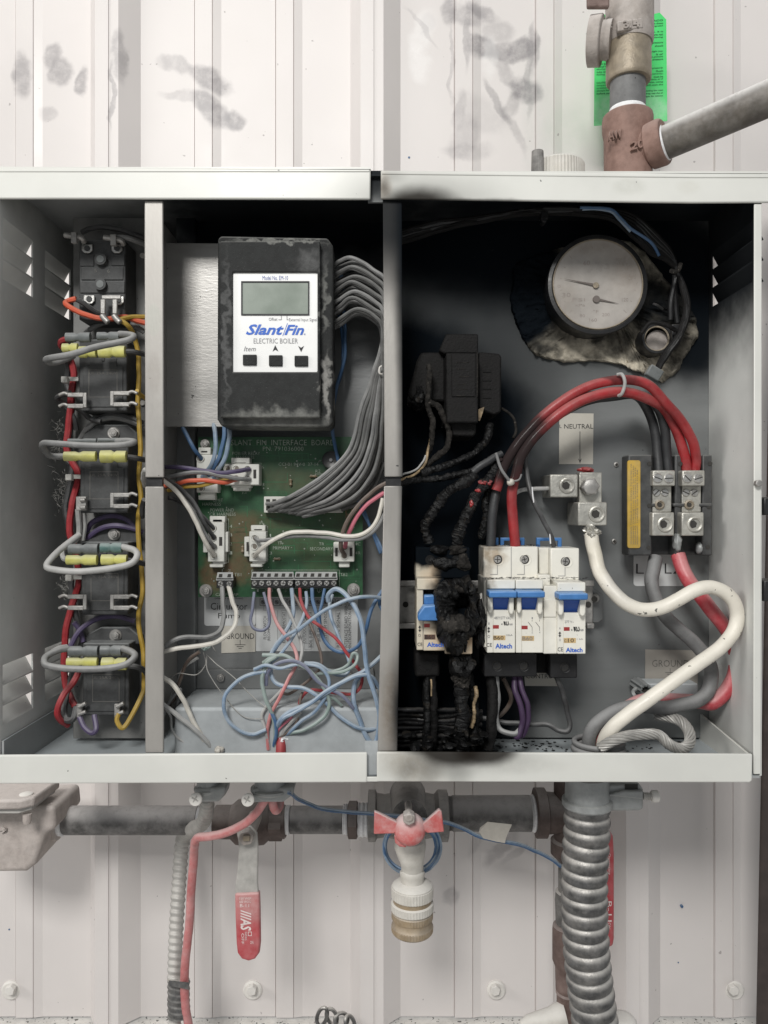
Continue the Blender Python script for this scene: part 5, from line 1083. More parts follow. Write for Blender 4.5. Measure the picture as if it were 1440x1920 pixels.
# ------------------------------------------------------------------ the burnt transformer
tr = thing('burnt_transformer', 'blackened transformer with its windings charred beside the divider', 'transformer', (865, 815, .07))
def bxx(*a): return bx4('x', *a)
g = G(); g.box(*bxx(485, 255, 740, 805), .028, .070); g.build('core', 'char_matte', tr, bevel=.0012)
g = G(); g.prism([cv('x', [p])[0] for p in ((485, 108), (738, 108), (738, 262), (470, 262), (430, 240))], .036, .072); g.build('upper_core', 'char_matte', tr, bevel=.0010)
g = G(); g.prism([cv('x', [p])[0] for p in ((500, 800), (722, 800), (722, 880), (705, 912), (540, 905))], .036, .072); g.build('lower_core', 'char_matte', tr, bevel=.0012)
g = G(); g.prism([cv('x', [p])[0] for p in ((740, 248), (905, 262), (920, 290), (918, 720), (860, 745), (800, 720), (740, 690))], .040, .070); g.build('bobbin', 'char_matte', tr, bevel=.0012)
for y in (400, 468, 536, 605): G().box(*bxx(775, y, 840, y + 8), .0395, .042).build('bobbin_groove', 'char_hole', tr, smooth=False)
g = G(); g.prism([cv('x', [p])[0] for p in ((290, 250), (485, 250), (485, 640), (330, 640), (200, 620), (190, 560), (230, 420), (255, 320))], .042, .070); g.build('bobbin', 'char_matte', tr, bevel=.002)
G().blob(784, 748, .050, 18, 24, .012, .4, 160, 2).build('charred_winding', 'char', tr)
G().box(*bxx(530, 262, 716, 600), .0272, .029).build('core_label', 'char_matte', tr, bevel=.0004)
for y in (330, 380, 440, 500, 540, 590): G().box(*bxx(560 + (y % 7) * 4, y, 665 - (y % 11) * 4, y + 5), .0270, .0272).build('faded_print', 'char_grey', tr, smooth=False)
G().prism([cv('x', [p])[0] for p in ((735, 700), (785, 680), (775, 720), (750, 790), (725, 780))], .039, .041).build('torn_paper', 'burnt_brown', tr)
G().tube(cv('x', [(730, 250, .0275), (733, 400, .0272), (730, 600, .0275)]), 1.0, 5, 6).build('edge_bead', 'char_grey', tr)
CG = 'charred wires around the burnt transformer and breaker'
def cw(c, pts, r, mat, label, seed=1, jit=.55, grp=CG): return wire(cv(c, pts), r * .74, mat, label, group=None, seg=14, n=30, jitter=jit * .8, seed=seed, wob=.0016)
cw('x', [(345, 370, .034), (355, 450, .032), (345, 560, .030), (350, 660, .030), (385, 760, .030), (385, 860, .032), (370, 980, .036), (340, 1060, .040)], 7, 'char_grey', 'ash grey charred wire hanging down the left of the transformer', 2, .4)
cw('x', [(350, 650, .031), (420, 680, .030), (470, 760, .032), (500, 860, .034), (490, 980, .034), (400, 1080, .036), (330, 1150, .038)], 8, 'char_grey', 'ash grey charred wire forking off to the transformer foot', 3, .5)
cw('x', [(355, 900, .036), (345, 1000, .036), (320, 1110, .034), (250, 1190, .028), (160, 1240, .020), (120, 1250, .014)], 3.4, 'burnt_brown', 'yellow brown singed wire curving to the divider gap', 4, .2)
cw('x', [(330, 1060, .036), (290, 1140, .032), (220, 1190, .026), (130, 1225, .016)], 2.6, 'wire_palegrey', 'pale singed wire beside it reaching the divider gap', 5, .1)
cw('x', [(130, 1275, .020), (260, 1240, .026), (420, 1230, .03), (560, 1210, .032), (700, 1180, .034), (830, 1100, .038)], 9, 'char', 'thick charred wire running right from the divider gap', 6, .7)
cw('x', [(300, 1200, .028), (420, 1160, .030), (560, 1120, .034), (700, 1040, .038), (800, 940, .044), (840, 820, .05)], 9, 'char', 'charred wire climbing to the right foot of the transformer', 7, .6)
cw('x', [(910, 1060, .030), (850, 1085, .028), (770, 1130, .026), (700, 1190, .026)], 9.5, 'cable_black', 'still smooth black cable stub left of the red cables', 7, .05)
cw('x', [(700, 1190, .026), (600, 1280, .025), (500, 1340, .025), (430, 1430, .026), (360, 1540, .027), (335, 1640, .028), (345, 1740, .030)], 12, 'char', 'burnt cable bending down into the left pole of the burnt breaker', 8, .8)
cw('x', [(900, 1100, .034), (850, 1190, .030), (790, 1270, .028), (740, 1360, .028), (690, 1450, .028), (630, 1560, .028), (575, 1680, .029), (565, 1760, .030)], 13, 'char', 'burnt cable bending down into the right pole of the burnt breaker', 9, .75)
cw('x', [(880, 1150, .040), (830, 1300, .036), (790, 1400, .034), (800, 1520, .034), (790, 1620, .036), (760, 1700, .038)], 9, 'char', 'charred wire hanging between the two breakers', 10, .7)
cw('x', [(930, 700, .055), (1000, 760, .05), (1024, 850, .048), (1000, 920, .046)], 3.4, 'char_grey', 'thin grey charred wire arching right of the transformer', 11, .1)
for i, (x, y, r) in enumerate(((505, 1345, 18), (440, 1420, 14), (620, 1265, 16), (690, 1460, 13))):
    pass
g = G(); g.blob(*cv('x', [(800, 1275)])[0], .026, 11, 6, .003, .5, 500, 3, 3); g.blob(*cv('x', [(735, 1335)])[0], .026, 6, 4, .002, .5, 500, 4, 3); g.blob(*cv('x', [(685, 1440)])[0], .026, 3.5, 6, .002, .5, 500, 5, 3); g.blob(*cv('x', [(912, 1098)])[0], .027, 5, 4, .002, .5, 500, 6, 3)
tag(g.build('melted_insulation', 'cable_red'), 'melted drops of red insulation left on the burnt cable', 'melted plastic', kind='stuff')

# ------------------------------------------------------------------ rail and breakers
ra = thing('mounting_rail', 'steel mounting rail with holes behind the breakers', 'rail', (1120, 1180, .065))
g = G(); g.box(*bx4('k', -60, 440, 1285, 478), .052, .0535); g.box(*bx4('k', -60, 478, 1275, 715), .060, .0615); g.box(*bx4('k', -60, 715, 1282, 752), .052, .0535); g.build('rail', 'dull_metal', ra, bevel=.0006)
for x in (1245, 1285, 70):
    for y in (595,):
        p = cv('k', [(x, y if x != 1285 else 560)])[0]; G().disc(p[0], p[1], .0592, .0598, 5.5, seg=18).build('slot', 'hole_dark', ra)
g = G(); g.prism([cv('k', [p])[0] for p in ((1180, 430), (1342, 530), (1342, 690), (1310, 712), (1180, 712))], .066, .0675); g.build('rail_bracket', 'mid_panel', ra, bevel=.0005)
p = cv('k', [(1290, 555)])[0]; bolt(p[0], p[1], .0655, 6, ra)
G().box(*bx4('k', 1235, 715, 1285, 752), .045, .052).build('end_clamp', 'dull_metal', ra, bevel=.0008)
FD = .010; UD = .026
def bk(*a): return bx4('k', *a)
def terminal_screw(x, y, d, parent, r=30, mat='breaker_white'):
    p = cv('k', [(x, y)])[0]; rr = r / 3.429
    G().lathe_y(p[0], p[1], [(d + .004, rr * .95), (d - .0002, rr), (d - .0004, rr * 1.12), (d + .0003, rr * 1.2)], 24, cap=False).build('screw_well', mat, parent)
    G().disc(p[0], p[1], d - .00015, d - .00005, rr * 1.0, seg=24).build('well_floor', 'hole_dark', parent)
    s_ = G(); s_.disc(p[0], p[1], d - .0003, d - .0001, rr * .72, seg=20); o = s_.build('terminal_screw', 'dull_metal' if mat == 'breaker_white' else 'gauge_black', parent)
    s_ = G(); a = random.uniform(0, 1.5); s_.box(p[0] - rr * .6, p[1] - .7, p[0] + rr * .6, p[1] + .7, d - .0005, d - .00025, a); s_.box(p[0] - rr * .6, p[1] - .7, p[0] + rr * .6, p[1] + .7, d - .00052, d - .00025, a + 1.57); s_.build('screw_cross', 'hole_dark', parent, smooth=False)
def pole_front(x0, x1, y0, y1, parent, mat, toggle=True, c='k'):
    """nose of one pole with its recessed toggle bay"""
    g = G(); w = x1 - x0
    g.box(*bk(x0, y0, x1, y0 + 60), FD - .001, UD + .01)
    o = g.build('nose_cap', mat, parent, bevel=.0006)
    g = G(); g.box(*bk(x0, y0 + 60, x0 + w * .22, y1), FD, UD + .01); g.build('side_cheek', mat, parent, bevel=.0004)
    g = G(); g.box(*bk(x0 + w * .22, y0 + 195, x1, y1), FD - .0003, UD + .01); g.build('front_plate', mat, parent, bevel=.0004)
    g = G(); g.box(*bk(x0 + w * .22, y0 + 60, x1, y0 + 195), .017, UD + .01); g.build('toggle_bay', mat, parent)
def toggle(x0, x1, y0, parent, mat='toggle_blue'):
    # paddle standing proud, its underside stepping back to a deep blue barrel
    b = bk(x0, y0, x1, y0 + 42)
    g = G(); g.box(*b, -.0015, .012); g.build('toggle_lip', mat, parent, bevel=.0009, seg=3)
    b = bk(x0 + 24, y0 + 42, x1 - 50, y0 + 122); g = G()
    g.quadbox([P(b[0], b[1], .005), P(b[0], b[3], .0125), P(b[2], b[3], .0125), P(b[2], b[1], .005)], [P(b[0], b[1], .017), P(b[0], b[3], .017), P(b[2], b[3], .017), P(b[2], b[1], .017)])
    g.build('toggle_barrel', 'toggle_deep', parent, bevel=.0004)
def arrow(x, y0, y1, parent, d):
    ym = 0; X = cv('k', [(x, y0)])[0][0]; a = 960 + y0 / 3.429; b = 960 + y1 / 3.429
    G().prism([(X, a), (X + 2.6, a + 4), (X + .7, a + 4), (X + .7, b - 4), (X + 2.6, b - 4), (X, b), (X - 2.6, b - 4), (X - .7, b - 4), (X - .7, a + 4), (X - 2.6, a + 4)], d, d + .0001).build('arrow_mark', 'print_black', parent, smooth=False)
def kt(s, x0, y0, x1, y1, mat, parent, d=FD - .0005, **kw): text(s, bk(x0, y0, x1, y1), d, mat, parent, **kw)
def kbox(x0, y0, x1, y1, mat, parent, name, d=FD - .0004): return G().box(*bk(x0, y0, x1, y1), d, d + .0002).build(name, mat, parent, smooth=False)
def ulmark(x0, y0, x1, y1, parent):
    kt('c', x0, y0 + 14, x0 + 9, y1 - 4, 'print_black', parent, bold=.02); kt('RU', x0 + 14, y0, x1 - 24, y1, 'print_black', parent, shear=-.25, bold=.05); kt('us', x1 - 20, y0 + 14, x1, y1 - 2, 'print_grey', parent, bold=.02)

# white double pole breaker
br2 = thing('circuit_breaker', 'white double pole breaker marked B60 with two raised blue toggles', 'circuit breaker', (960, 1225, .05), 'breakers on the mounting rail')
g = G(); g.box(*bk(572, 222, 922, 430), UD, .052); g.build('terminal_block', 'breaker_white', br2, bevel=.0008)
g = G(); g.box(*bk(575, 912, 915, 1060), UD, .052); g.build('lower_terminal_block', 'breaker_dark', br2, bevel=.0008)
kbox(748, 225, 751, 425, 'print_grey', br2, 'pole_joint', UD - .0002)
for x in (662, 835): terminal_screw(x, 305, UD, br2); kbox(x - 3, 342, x, 402, 'print_grey', br2, 'moulded_line', UD - .0002); kbox(x - 48, 400, x, 403, 'print_grey', br2, 'moulded_line', UD - .0002)
for x in (655, 825): terminal_screw(x, 985, UD, br2, 28, 'breaker_dark')
pole_front(594, 775, 435, 905, br2, 'breaker_white'); pole_front(779, 955, 435, 905, br2, 'breaker_white')
g = G(); g.box(*bk(574, 425, 596, 870), .014, .045); g.build('end_wall', 'breaker_white', br2, bevel=.0005)
toggle(607, 787, 510, br2); toggle(790, 968, 510, br2)
def guard(x0, x1, y0, y1, parent):
    G().prism(cv('k', [(x0, y0), (x1, y0), (x1, y1 - 25), (x1 - 8, y1 - 6), (x0 + (x1 - x0) * .45, y1), (x0 + 4, y1 - 10), (x0, y1 - 28)]), .0045, .018).build('finger_guard', 'breaker_white', parent, bevel=.0009, seg=3)
guard(736, 768, 545, 662, br2); guard(920, 953, 545, 662, br2); guard(600, 632, 548, 655, br2); guard(788, 816, 548, 655, br2)
kt('480Y/277 VAC', 640, 672, 748, 690, 'print_grey', br2); ulmark(685, 703, 758, 730, br2)
kbox(632, 727, 670, 750, 'mark_red', br2, 'flag_window'); kbox(816, 731, 855, 754, 'mark_red', br2, 'flag_window')
arrow(605, 738, 778, br2, FD - .0003); kt('O', 598, 790, 613, 810, 'print_black', br2, FD - .0003, bold=-.01); kt('CE', 590, 843, 625, 866, 'print_black', br2, FD - .0003); kt('I', 603, 710, 609, 724, 'print_grey', br2, FD - .0003)
kbox(634, 794, 712, 824, 'rating_tan', br2, 'rating_window'); kt('B60', 636, 797, 700, 820, 'print_black', br2, FD - .0006); kt('10kA', 718, 786, 758, 797, 'print_grey', br2)
kbox(818, 797, 896, 828, 'rating_tan', br2, 'rating_window'); kt('B60', 822, 801, 886, 825, 'print_grey', br2, FD - .0006)
kt('Altech', 647, 846, 755, 878, 'print_blue', br2, bold=.03)
for x0 in (884, 932):
    kt('1' if x0 == 884 else '3', x0 - 3, 676, x0 + 4, 688, 'print_grey', br2); kt('2' if x0 == 884 else '4', x0 - 3, 768, x0 + 4, 780, 'print_grey', br2)
    kbox(x0 - 1, 692, x0 + 1, 704, 'print_black', br2, 'circuit_line'); kbox(x0 - 1, 740, x0 + 1, 764, 'print_black', br2, 'circuit_line')
    a = cv('k', [(x0, 742), (x0 - 26, 708)]); G().prism([(a[0][0] - .3, a[0][1]), (a[1][0] - .3, a[1][1]), (a[1][0] + .4, a[1][1] - .3), (a[0][0] + .4, a[0][1] - .3)], FD - .0005, FD - .0004).build('circuit_line', 'print_black', br2, smooth=False)
# white spacer and single pole breaker
sp = thing('breaker_spacer', 'plain white spacer between the double and the single breaker', 'spacer', (1000, 1225, .05))
g = G(); g.prism([cv('k', [p])[0] for p in ((958, 475), (1045, 475), (1045, 912), (955, 912), (953, 700), (962, 665))], FD + .002, UD + .012); g.build('spacer_body', 'breaker_white', sp, bevel=.0006)
G().box(*bk(925, 404, 1000, 475), .020, .045).build('spacer_step', 'breaker_white', sp, bevel=.0005)
G().box(*bk(958, 560, 1040, 676), FD + .0012, FD + .003).build('spacer_panel', 'breaker_white', sp, bevel=.0004)
b1 = thing('circuit_breaker', 'white single pole breaker marked 10 at the right end of the rail', 'circuit breaker', (1065, 1230, .05), 'breakers on the mounting rail')
g = G(); g.box(*bk(1003, 232, 1187, 440), UD, .052); g.build('terminal_block', 'breaker_white', b1, bevel=.0008)
G().box(*bk(928, 228, 1003, 400), .034, .052).build('side_step', 'breaker_white', b1, bevel=.0006)
g = G(); g.box(*bk(1000, 915, 1175, 1068), UD, .052); g.build('lower_terminal_block', 'breaker_dark', b1, bevel=.0008)
G().box(*bk(915, 920, 1000, 1035), .040, .052).build('lower_step', 'char_hole', b1)
terminal_screw(1098, 318, UD, b1); terminal_screw(1090, 995, UD, b1, 26, 'breaker_dark')
kbox(1094, 356, 1097, 412, 'print_grey', b1, 'moulded_line', UD - .0002); kbox(1050, 410, 1097, 413, 'print_grey', b1, 'moulded_line', UD - .0002)
pole_front(1047, 1228, 452, 912, b1, 'breaker_white'); toggle(1058, 1245, 524, b1)
guard(1192, 1228, 560, 672, b1); guard(1054, 1088, 565, 668, b1)
kt('277 V~', 1093, 698, 1152, 714, 'print_grey', b1); kbox(1088, 740, 1125, 764, 'mark_red', b1, 'flag_window'); ulmark(1134, 738, 1214, 768, b1)
arrow(1062, 768, 806, b1, FD - .0003); kt('O', 1057, 815, 1068, 830, 'print_grey', b1, FD - .0003); kt('CE', 1048, 870, 1082, 896, 'print_black', b1, FD - .0003); kt('I', 1060, 742, 1065, 754, 'print_grey', b1, FD - .0003)
kbox(1088, 810, 1165, 842, 'rating_tan', b1, 'rating_window'); kt('10', 1114, 813, 1152, 838, 'print_black', b1, FD - .0006); kt('C', 1090, 818, 1104, 836, 'print_faded', b1, FD - .0006); kt('1 kA', 1172, 812, 1211, 822, 'print_grey', b1)
kt('Altech', 1100, 872, 1208, 902, 'print_blue', b1, bold=.03)
for x in ((648, 668), (680, 836), (912, 1075)):
    t = thing('rail_release', 'blue release tab above the ' + {648: 'left corner of the double breaker', 680: 'middle of the double breaker', 912: 'single breaker'}[x[0]], 'tab', (740 + x[0] / 3.429, 1021, .05))
    B = bk(x[0], 165, x[1], 222)
    if x[0] == 648: G().box(B[0], B[1], B[2], B[3], .046, .049).build('tab_frame', 'toggle_blue', t, bevel=.0005)
    else: G().frame((B[0], B[1], B[2], B[3] + 6), (B[0] + 7, B[1] + 6, B[2] - 7, B[3] + 2), .046, .049).build('tab_frame', 'toggle_blue', t, bevel=.0005)
# the burnt breaker
bb = thing('burnt_breaker', 'half melted double pole breaker, its right pole a black charred lump', 'circuit breaker', (835, 1225, .05), 'breakers on the mounting rail')
g = G(); g.box(*bk(135, 226, 484, 430), UD, .052); g.build('terminal_block', 'breaker_burnt', bb, bevel=.0012)
G().box(*bk(130, 905, 290, 1060), UD, .052).build('lower_terminal_block', 'char_matte', bb, bevel=.0015)
for x in (228, 398):
    p = cv('k', [(x, 308)])[0]; G().disc(p[0], p[1], UD - .0004, UD + .001, 9, seg=20).build('screw_well', 'char_hole', bb)
    G().disc(p[0] + 1, p[1], UD - .0010, UD - .0003, 5, seg=12).build('terminal_screw', 'char', bb)
p = cv('k', [(215, 985)])[0]; G().disc(p[0], p[1], UD - .0004, UD + .001, 8, seg=20).build('screw_well', 'char_hole', bb)
g = G(); g.box(*bk(143, 428, 320, 500), FD - .001, .04); g.build('nose_cap', 'breaker_burnt', bb, bevel=.0006)
g = G(); g.box(*bk(141, 500, 184, 888), FD, .04); g.build('side_cheek', 'breaker_burnt', bb, bevel=.0005)
g = G(); g.box(*bk(184, 700, 325, 892), FD - .0003, .04); g.build('front_plate', 'breaker_burnt', bb, bevel=.0005)
g = G(); g.box(*bk(322, 620, 500, 914), FD + .0002, .04); g.build('front_plate', 'breaker_burnt', bb, bevel=.0008)
g = G(); g.box(*bk(184, 500, 325, 700), .017, .04); g.build('toggle_bay', 'char_grey', bb)
G().box(*bk(188, 535, 260, 596), .008, .017).build('toggle_barrel', 'toggle_blue', bb, bevel=.001)
g = G(); g.prism([cv('k', [p])[0] for p in ((190, 604), (270, 600), (300, 700), (150, 700), (152, 660))], -.001, .012); g.build('toggle_lip', 'toggle_blue', bb, bevel=.0009, seg=3)
kbox(189, 718, 226, 742, 'mark_red', bb, 'flag_window'); arrow(161, 730, 772, bb, FD - .0003); kt('O', 152, 784, 168, 802, 'print_black', bb, FD - .0003, bold=-.01); kt('CE', 146, 840, 178, 862, 'print_black', bb, FD - .0003)
kbox(190, 788, 262, 820, 'rating_burnt', bb, 'rating_window'); kt('B60', 194, 792, 256, 816, 'print_black', bb, FD - .0006); kt('Altech', 208, 838, 315, 868, 'print_blue', bb, bold=.03)
kbox(181, 505, 183.5, 885, 'print_grey', bb, 'cheek_joint', FD - .0005)
def kb(x, y): return cv('k', [(x, y)])[0]
# the crater: a ring of char round a black hole with tongues running down
g = G()
N_, Mr = 110, 12; ctr = kb(385, 640)
for sgn in (1,):
    rs = []
    prof = [(1.16, .022), (1.14, .016), (1.10, .010), (1.06, .005), (1.0, .002), (.94, -.0005), (.88, -.003), (.80, -.0045), (.72, -.0055), (.64, -.005), (.56, -.004), (.49, -.002), (.42, .0), (.36, .003), (.31, .007), (.28, .012), (.25, .020)]
    for fr, dd in prof:
        ring = []
        for i in range(N_):
            a = 2 * math.pi * i / N_; rx = 40 + 2 * math.sin(2 * a); ry = 62 + (8 if math.sin(a) > 0 else 0)
            q_ = max(0, min(1, (1.0 - fr) / .6)); ox, oy = 15 * q_, -11 * q_
            f = fr * (1 + .34 * mn.noise(Vector((math.cos(a) * 2.2, math.sin(a) * 2.2, fr * 3))) + .07 * mn.noise(Vector((math.cos(a) * 7, math.sin(a) * 7, fr * 8))))
            x = ctr[0] + ox + rx * f * math.cos(a); y = ctr[1] + oy + ry * f * math.sin(a)
            q = Vector((x, y, 0)) * .06
            ring.append(P(x, y, dd + .005 * mn.noise(q) + .003 * mn.noise(q * 3) + .0015 * mn.noise(q * 8)))
        rs.append(ring)
    g.rings(rs)
g.build('charred_crater', 'char', bb, angle=70)
for i, (x, y, rx, ry, d, rd, s_, m) in enumerate(((395, 725, 23, 17, -.002, .007, 4, 'char_grey'), (330, 520, 22, 18, 0, .008, 6, 'char'), (485, 490, 9, 14, .004, .006, 7, 'char'), (400, 480, 18, 12, .001, .006, 27, 'char_grey'), (300, 620, 14, 24, .002, .008, 8, 'char'), (490, 690, 12, 24, .006, .008, 9, 'char'),
        (400, 815, 20, 14, .004, .006, 10, 'char'), (340, 770, 10, 18, .004, .006, 11, 'char'), (540, 720, 12, 44, .018, .012, 12, 'char'), (350, 690, 12, 12, -.001, .005, 13, 'char'), (290, 240, 20, 9, .028, .007, 16, 'char'), (400, 245, 20, 10, .030, .007, 17, 'char_grey'), (330, 330, 22, 12, .026, .003, 18, 'char'), (440, 330, 14, 18, .026, .003, 19, 'char_grey'))):
    q = kb(x, y); G().blob(q[0], q[1], d, rx, ry, rd, .38, 170, s_).build('charred_lump', m, bb)
G().tube(cv('k', [(290, 750, .008), (296, 790, .008), (290, 805, .008)]), 1.6, 6, 5, jitter=.3).build('char_drip', 'char', bb); G().tube(cv('k', [(452, 800, .008), (458, 850, .008), (450, 900, .008)]), 2.6, 6, 5, jitter=.3).build('char_drip', 'char', bb)
q = kb(425, 980); G().blob(q[0], q[1], .022, 22, 26, .012, .4, 150, 21).build('fallen_terminal', 'char', bb)
q = kb(430, 1075); G().blob(q[0], q[1], .020, 17, 13, .006, .45, 300, 22).build('ash_lump', 'char_grey', bb)
g = G(); g.box(*bk(380, 1070, 485, 1108), .018, .030, .08); g.build('ash_block', 'char_grey', bb, bevel=.0015)
t = thing('melted_plastic', 'pale molten ridge of plastic between the burnt and the white double breaker', 'melted plastic', (900, 1160, .02))
q = kb(545, 640); G().blob(q[0], q[1], .020, 9, 30, .006, .4, 120, 31).build('ridge', 'conduit_pale', t)
# charred wires below the breakers
def kw_(pts, r, mat, label, seed=1, jit=.3): return wire(cv('k', pts), r * .85, mat, label, seg=12, n=24, jitter=jit * .9, seed=seed, wob=.001)
kw_([(215, 1050, .03), (205, 1150, .03), (210, 1280, .03), (200, 1400, .03), (190, 1540, .034), (200, 1680, .04)], 9, 'char', 'left charred wire hanging from the burnt breaker', 31)
kw_([(245, 1060, .026), (255, 1180, .027), (250, 1300, .028), (255, 1420, .03), (240, 1560, .034)], 8, 'char_matte', 'second charred wire beside it below the burnt breaker', 32)
kw_([(232, 1075, .024), (236, 1120, .024), (240, 1180, .025)], 2, 'burnt_brown', 'thin brown singed strand below the burnt breaker', 33, .1)
kw_([(430, 1110, .022), (425, 1200, .022), (440, 1300, .023), (425, 1400, .024), (430, 1500, .028), (440, 1620, .032)], 15, 'char', 'thick charred trunk of cable below the melted pole', 34, .5)
kw_([(520, 1120, .03), (525, 1180, .028), (505, 1240, .028), (510, 1300, .028), (490, 1380, .03)], 4.5, 'burnt_brown', 'brown crusted strand right of the charred trunk', 35, .6)
kw_([(480, 1040, .034), (500, 1200, .034), (520, 1350, .034), (500, 1540, .036)], 9, 'char', 'charred wire behind the crusted strand', 36, .5)
kw_([(620, 1060, .034), (630, 1180, .032), (620, 1300, .030), (625, 1420, .03), (600, 1520, .03)], 12, 'char_matte', 'sooty black cable hanging from the left pole of the double breaker', 37, .15)
kw_([(650, 1060, .034), (660, 1200, .034), (650, 1330, .032), (680, 1400, .03), (760, 1425, .028), (800, 1400, .03)], 6, 'wire_grey', 'grey wire curving right at the foot of the double breaker', 38, .05)
kw_([(770, 1060, .034), (775, 1150, .030), (810, 1260, .028), (820, 1360, .028), (795, 1440, .028), (765, 1430, .03)], 6.5, 'wire_violet', 'left violet wire below the double breaker', 39, .03)
kw_([(800, 1060, .034), (815, 1140, .031), (848, 1240, .029), (850, 1360, .029), (830, 1430, .030), (790, 1445, .03)], 6, 'wire_violet', 'right violet wire below the double breaker', 40, .03)
kw_([(700, 1060, .04), (740, 1160, .045), (740, 1230, .05), (680, 1310, .052), (640, 1330, .05)], 5, 'wire_brown', 'thin dark wire curving behind the violet ones', 41, .03)
kw_([(1040, 1060, .032), (1075, 1170, .034), (1110, 1290, .036), (1125, 1370, .036), (1105, 1410, .036), (1050, 1400, .038), (980, 1360, .040), (880, 1365, .044), (740, 1358, .048), (600, 1335, .05), (450, 1310, .05)], 5.6, 'wire_black', 'black wire from the single breaker looping back left along the panel', 42, .03)
for i in range(9):
    y = 1270 + 28 * i
    kw_([(-30, y + 8 * (i % 3), .035), (120, y + 4, .036 + .003 * (i % 3)), (280, y + 16 * math.sin(i), .04), (420, y + 10, .044), (560, y + 20 * math.cos(i), .048)], 5.4, 'char' if i % 2 else 'gauge_black', ['topmost', 'second', 'third', 'fourth', 'fifth', 'sixth', 'seventh', 'eighth', 'lowest'][i] + ' of the sooty wires running right from the divider foot', 50 + i, .25)
g = G(); random.seed(77)
for i in range(26):
    x = random.uniform(760, 925); y = random.uniform(1372, 1402); q = (x, y)
    g.blob(x, y, random.uniform(.008, .05), random.uniform(4, 12), random.uniform(3, 9), .005, .5, 220, i, 2)
tag(g.build('char_debris', 'char'), 'heap of black charred crumbs on the cabinet floor below the burnt breaker', 'debris', kind='stuff')
g = G()
for i in range(420):
    d = random.uniform(.006, .072); X = random.uniform(-.01, .205) if i % 3 else random.uniform(.05, .14); c = Vector((X, d, ZB + .0004)); r = random.uniform(.0004, .0016)
    a = random.uniform(0, 6); n_ = random.randint(3, 5)
    top = [c + Vector((math.cos(a + 2 * math.pi * k / n_) * r * random.uniform(.6, 1.2), math.sin(a + 2 * math.pi * k / n_) * r * random.uniform(.5, 1.1), .0003)) for k in range(n_)]
    g.quadbox(top, [p - Vector((0, 0, .0003)) for p in top])
for i in range(200):
    if i % 2: x, y, d = random.uniform(905, 1010), random.uniform(1024, 1027), random.uniform(.028, .05)
    else: x, y, d = random.uniform(905, 1105), random.uniform(1083, 1087), random.uniform(.011, .025)
    c = P(x, 0, d); zt = P(0, 1025, UD).z if i % 2 else P(0, 1087, FD).z; c = Vector((c.x, d, zt + .0003)); r = random.uniform(.0003, .0011); a = random.uniform(0, 6)
    top = [c + Vector((math.cos(a + 2 * math.pi * k / 4) * r, math.sin(a + 2 * math.pi * k / 4) * r * .7, .0002)) for k in range(4)]
    g.quadbox(top, [p - Vector((0, 0, .0002)) for p in top])
tag(g.build('soot_flakes', 'flake', smooth=False), 'black soot flakes scattered over the cabinet floor and breakers', 'soot flakes', kind='stuff')

# ------------------------------------------------------------------ stickers of the right bay
t = sticker('neutral_sticker', [cv('n', [p])[0] for p in ((397, 92), (395, 347), (565, 348), (568, 94))], BP - .0004, 'sticker_cream', 'cream NEUTRAL sticker with a long arrow pointing down')
text('NEUTRAL', bx4('n', 421, 147, 566, 170), BP - .0006, 'print_black', t); text('L', bx4('n', 398, 150, 408, 166), BP - .0006, 'print_black', t)
p = cv('n', [(500, 184), (500, 342)]); G().box(p[0][0] - .5, p[0][1], p[0][0] + .5, p[1][1], BP - .0006, BP - .0005).build('arrow_shaft', 'print_black', t, smooth=False)
G().prism([(p[1][0], p[1][1]), (p[1][0] - 3, p[1][1] - 8), (p[1][0] - 2, p[1][1] - 8), (p[1][0], p[1][1] - 3), (p[1][0] + 2, p[1][1] - 8), (p[1][0] + 3, p[1][1] - 8)], BP - .0006, BP - .0005).build('arrow_head', 'print_black', t, smooth=False)
t = sticker('phase_sticker', rrect(*bx4('n', 768, 780, 1020, 957), 6), BP - .0004, 'sticker_white', 'white rounded sticker reading L1 L2 under the black power block')
text('L1', bx4('n', 781, 846, 850, 895), BP - .0006, 'print_black', t, bold=-.01); text('L2', bx4('n', 924, 843, 1002, 895), BP - .0006, 'print_black', t, bold=-.01)
t = sticker('ground_sticker', [cv('c', [p])[0] for p in ((568, 522), (566, 760), (940, 766), (945, 528))], BP - .0004, 'sticker_dim', 'dim GROUND sticker behind the white cable in the right bay')
text('GROUND', bx4('c', 617, 597, 878, 645), BP - .0006, 'print_faded', t, bold=-.01); earth('c', 745, 686, .9, BP - .0006, t, 'print_faded')
t = sticker('control_sticker', [cv('k', [p])[0] for p in ((830, 1020), (840, 1118), (1060, 1120), (1060, 1025))], BP - .0004, 'sticker_cream', 'cream CONTROL sticker half hidden under the single breaker')
text('CONTROL', bx4('k', 845, 1040, 1040, 1070), BP - .0006, 'print_black', t)

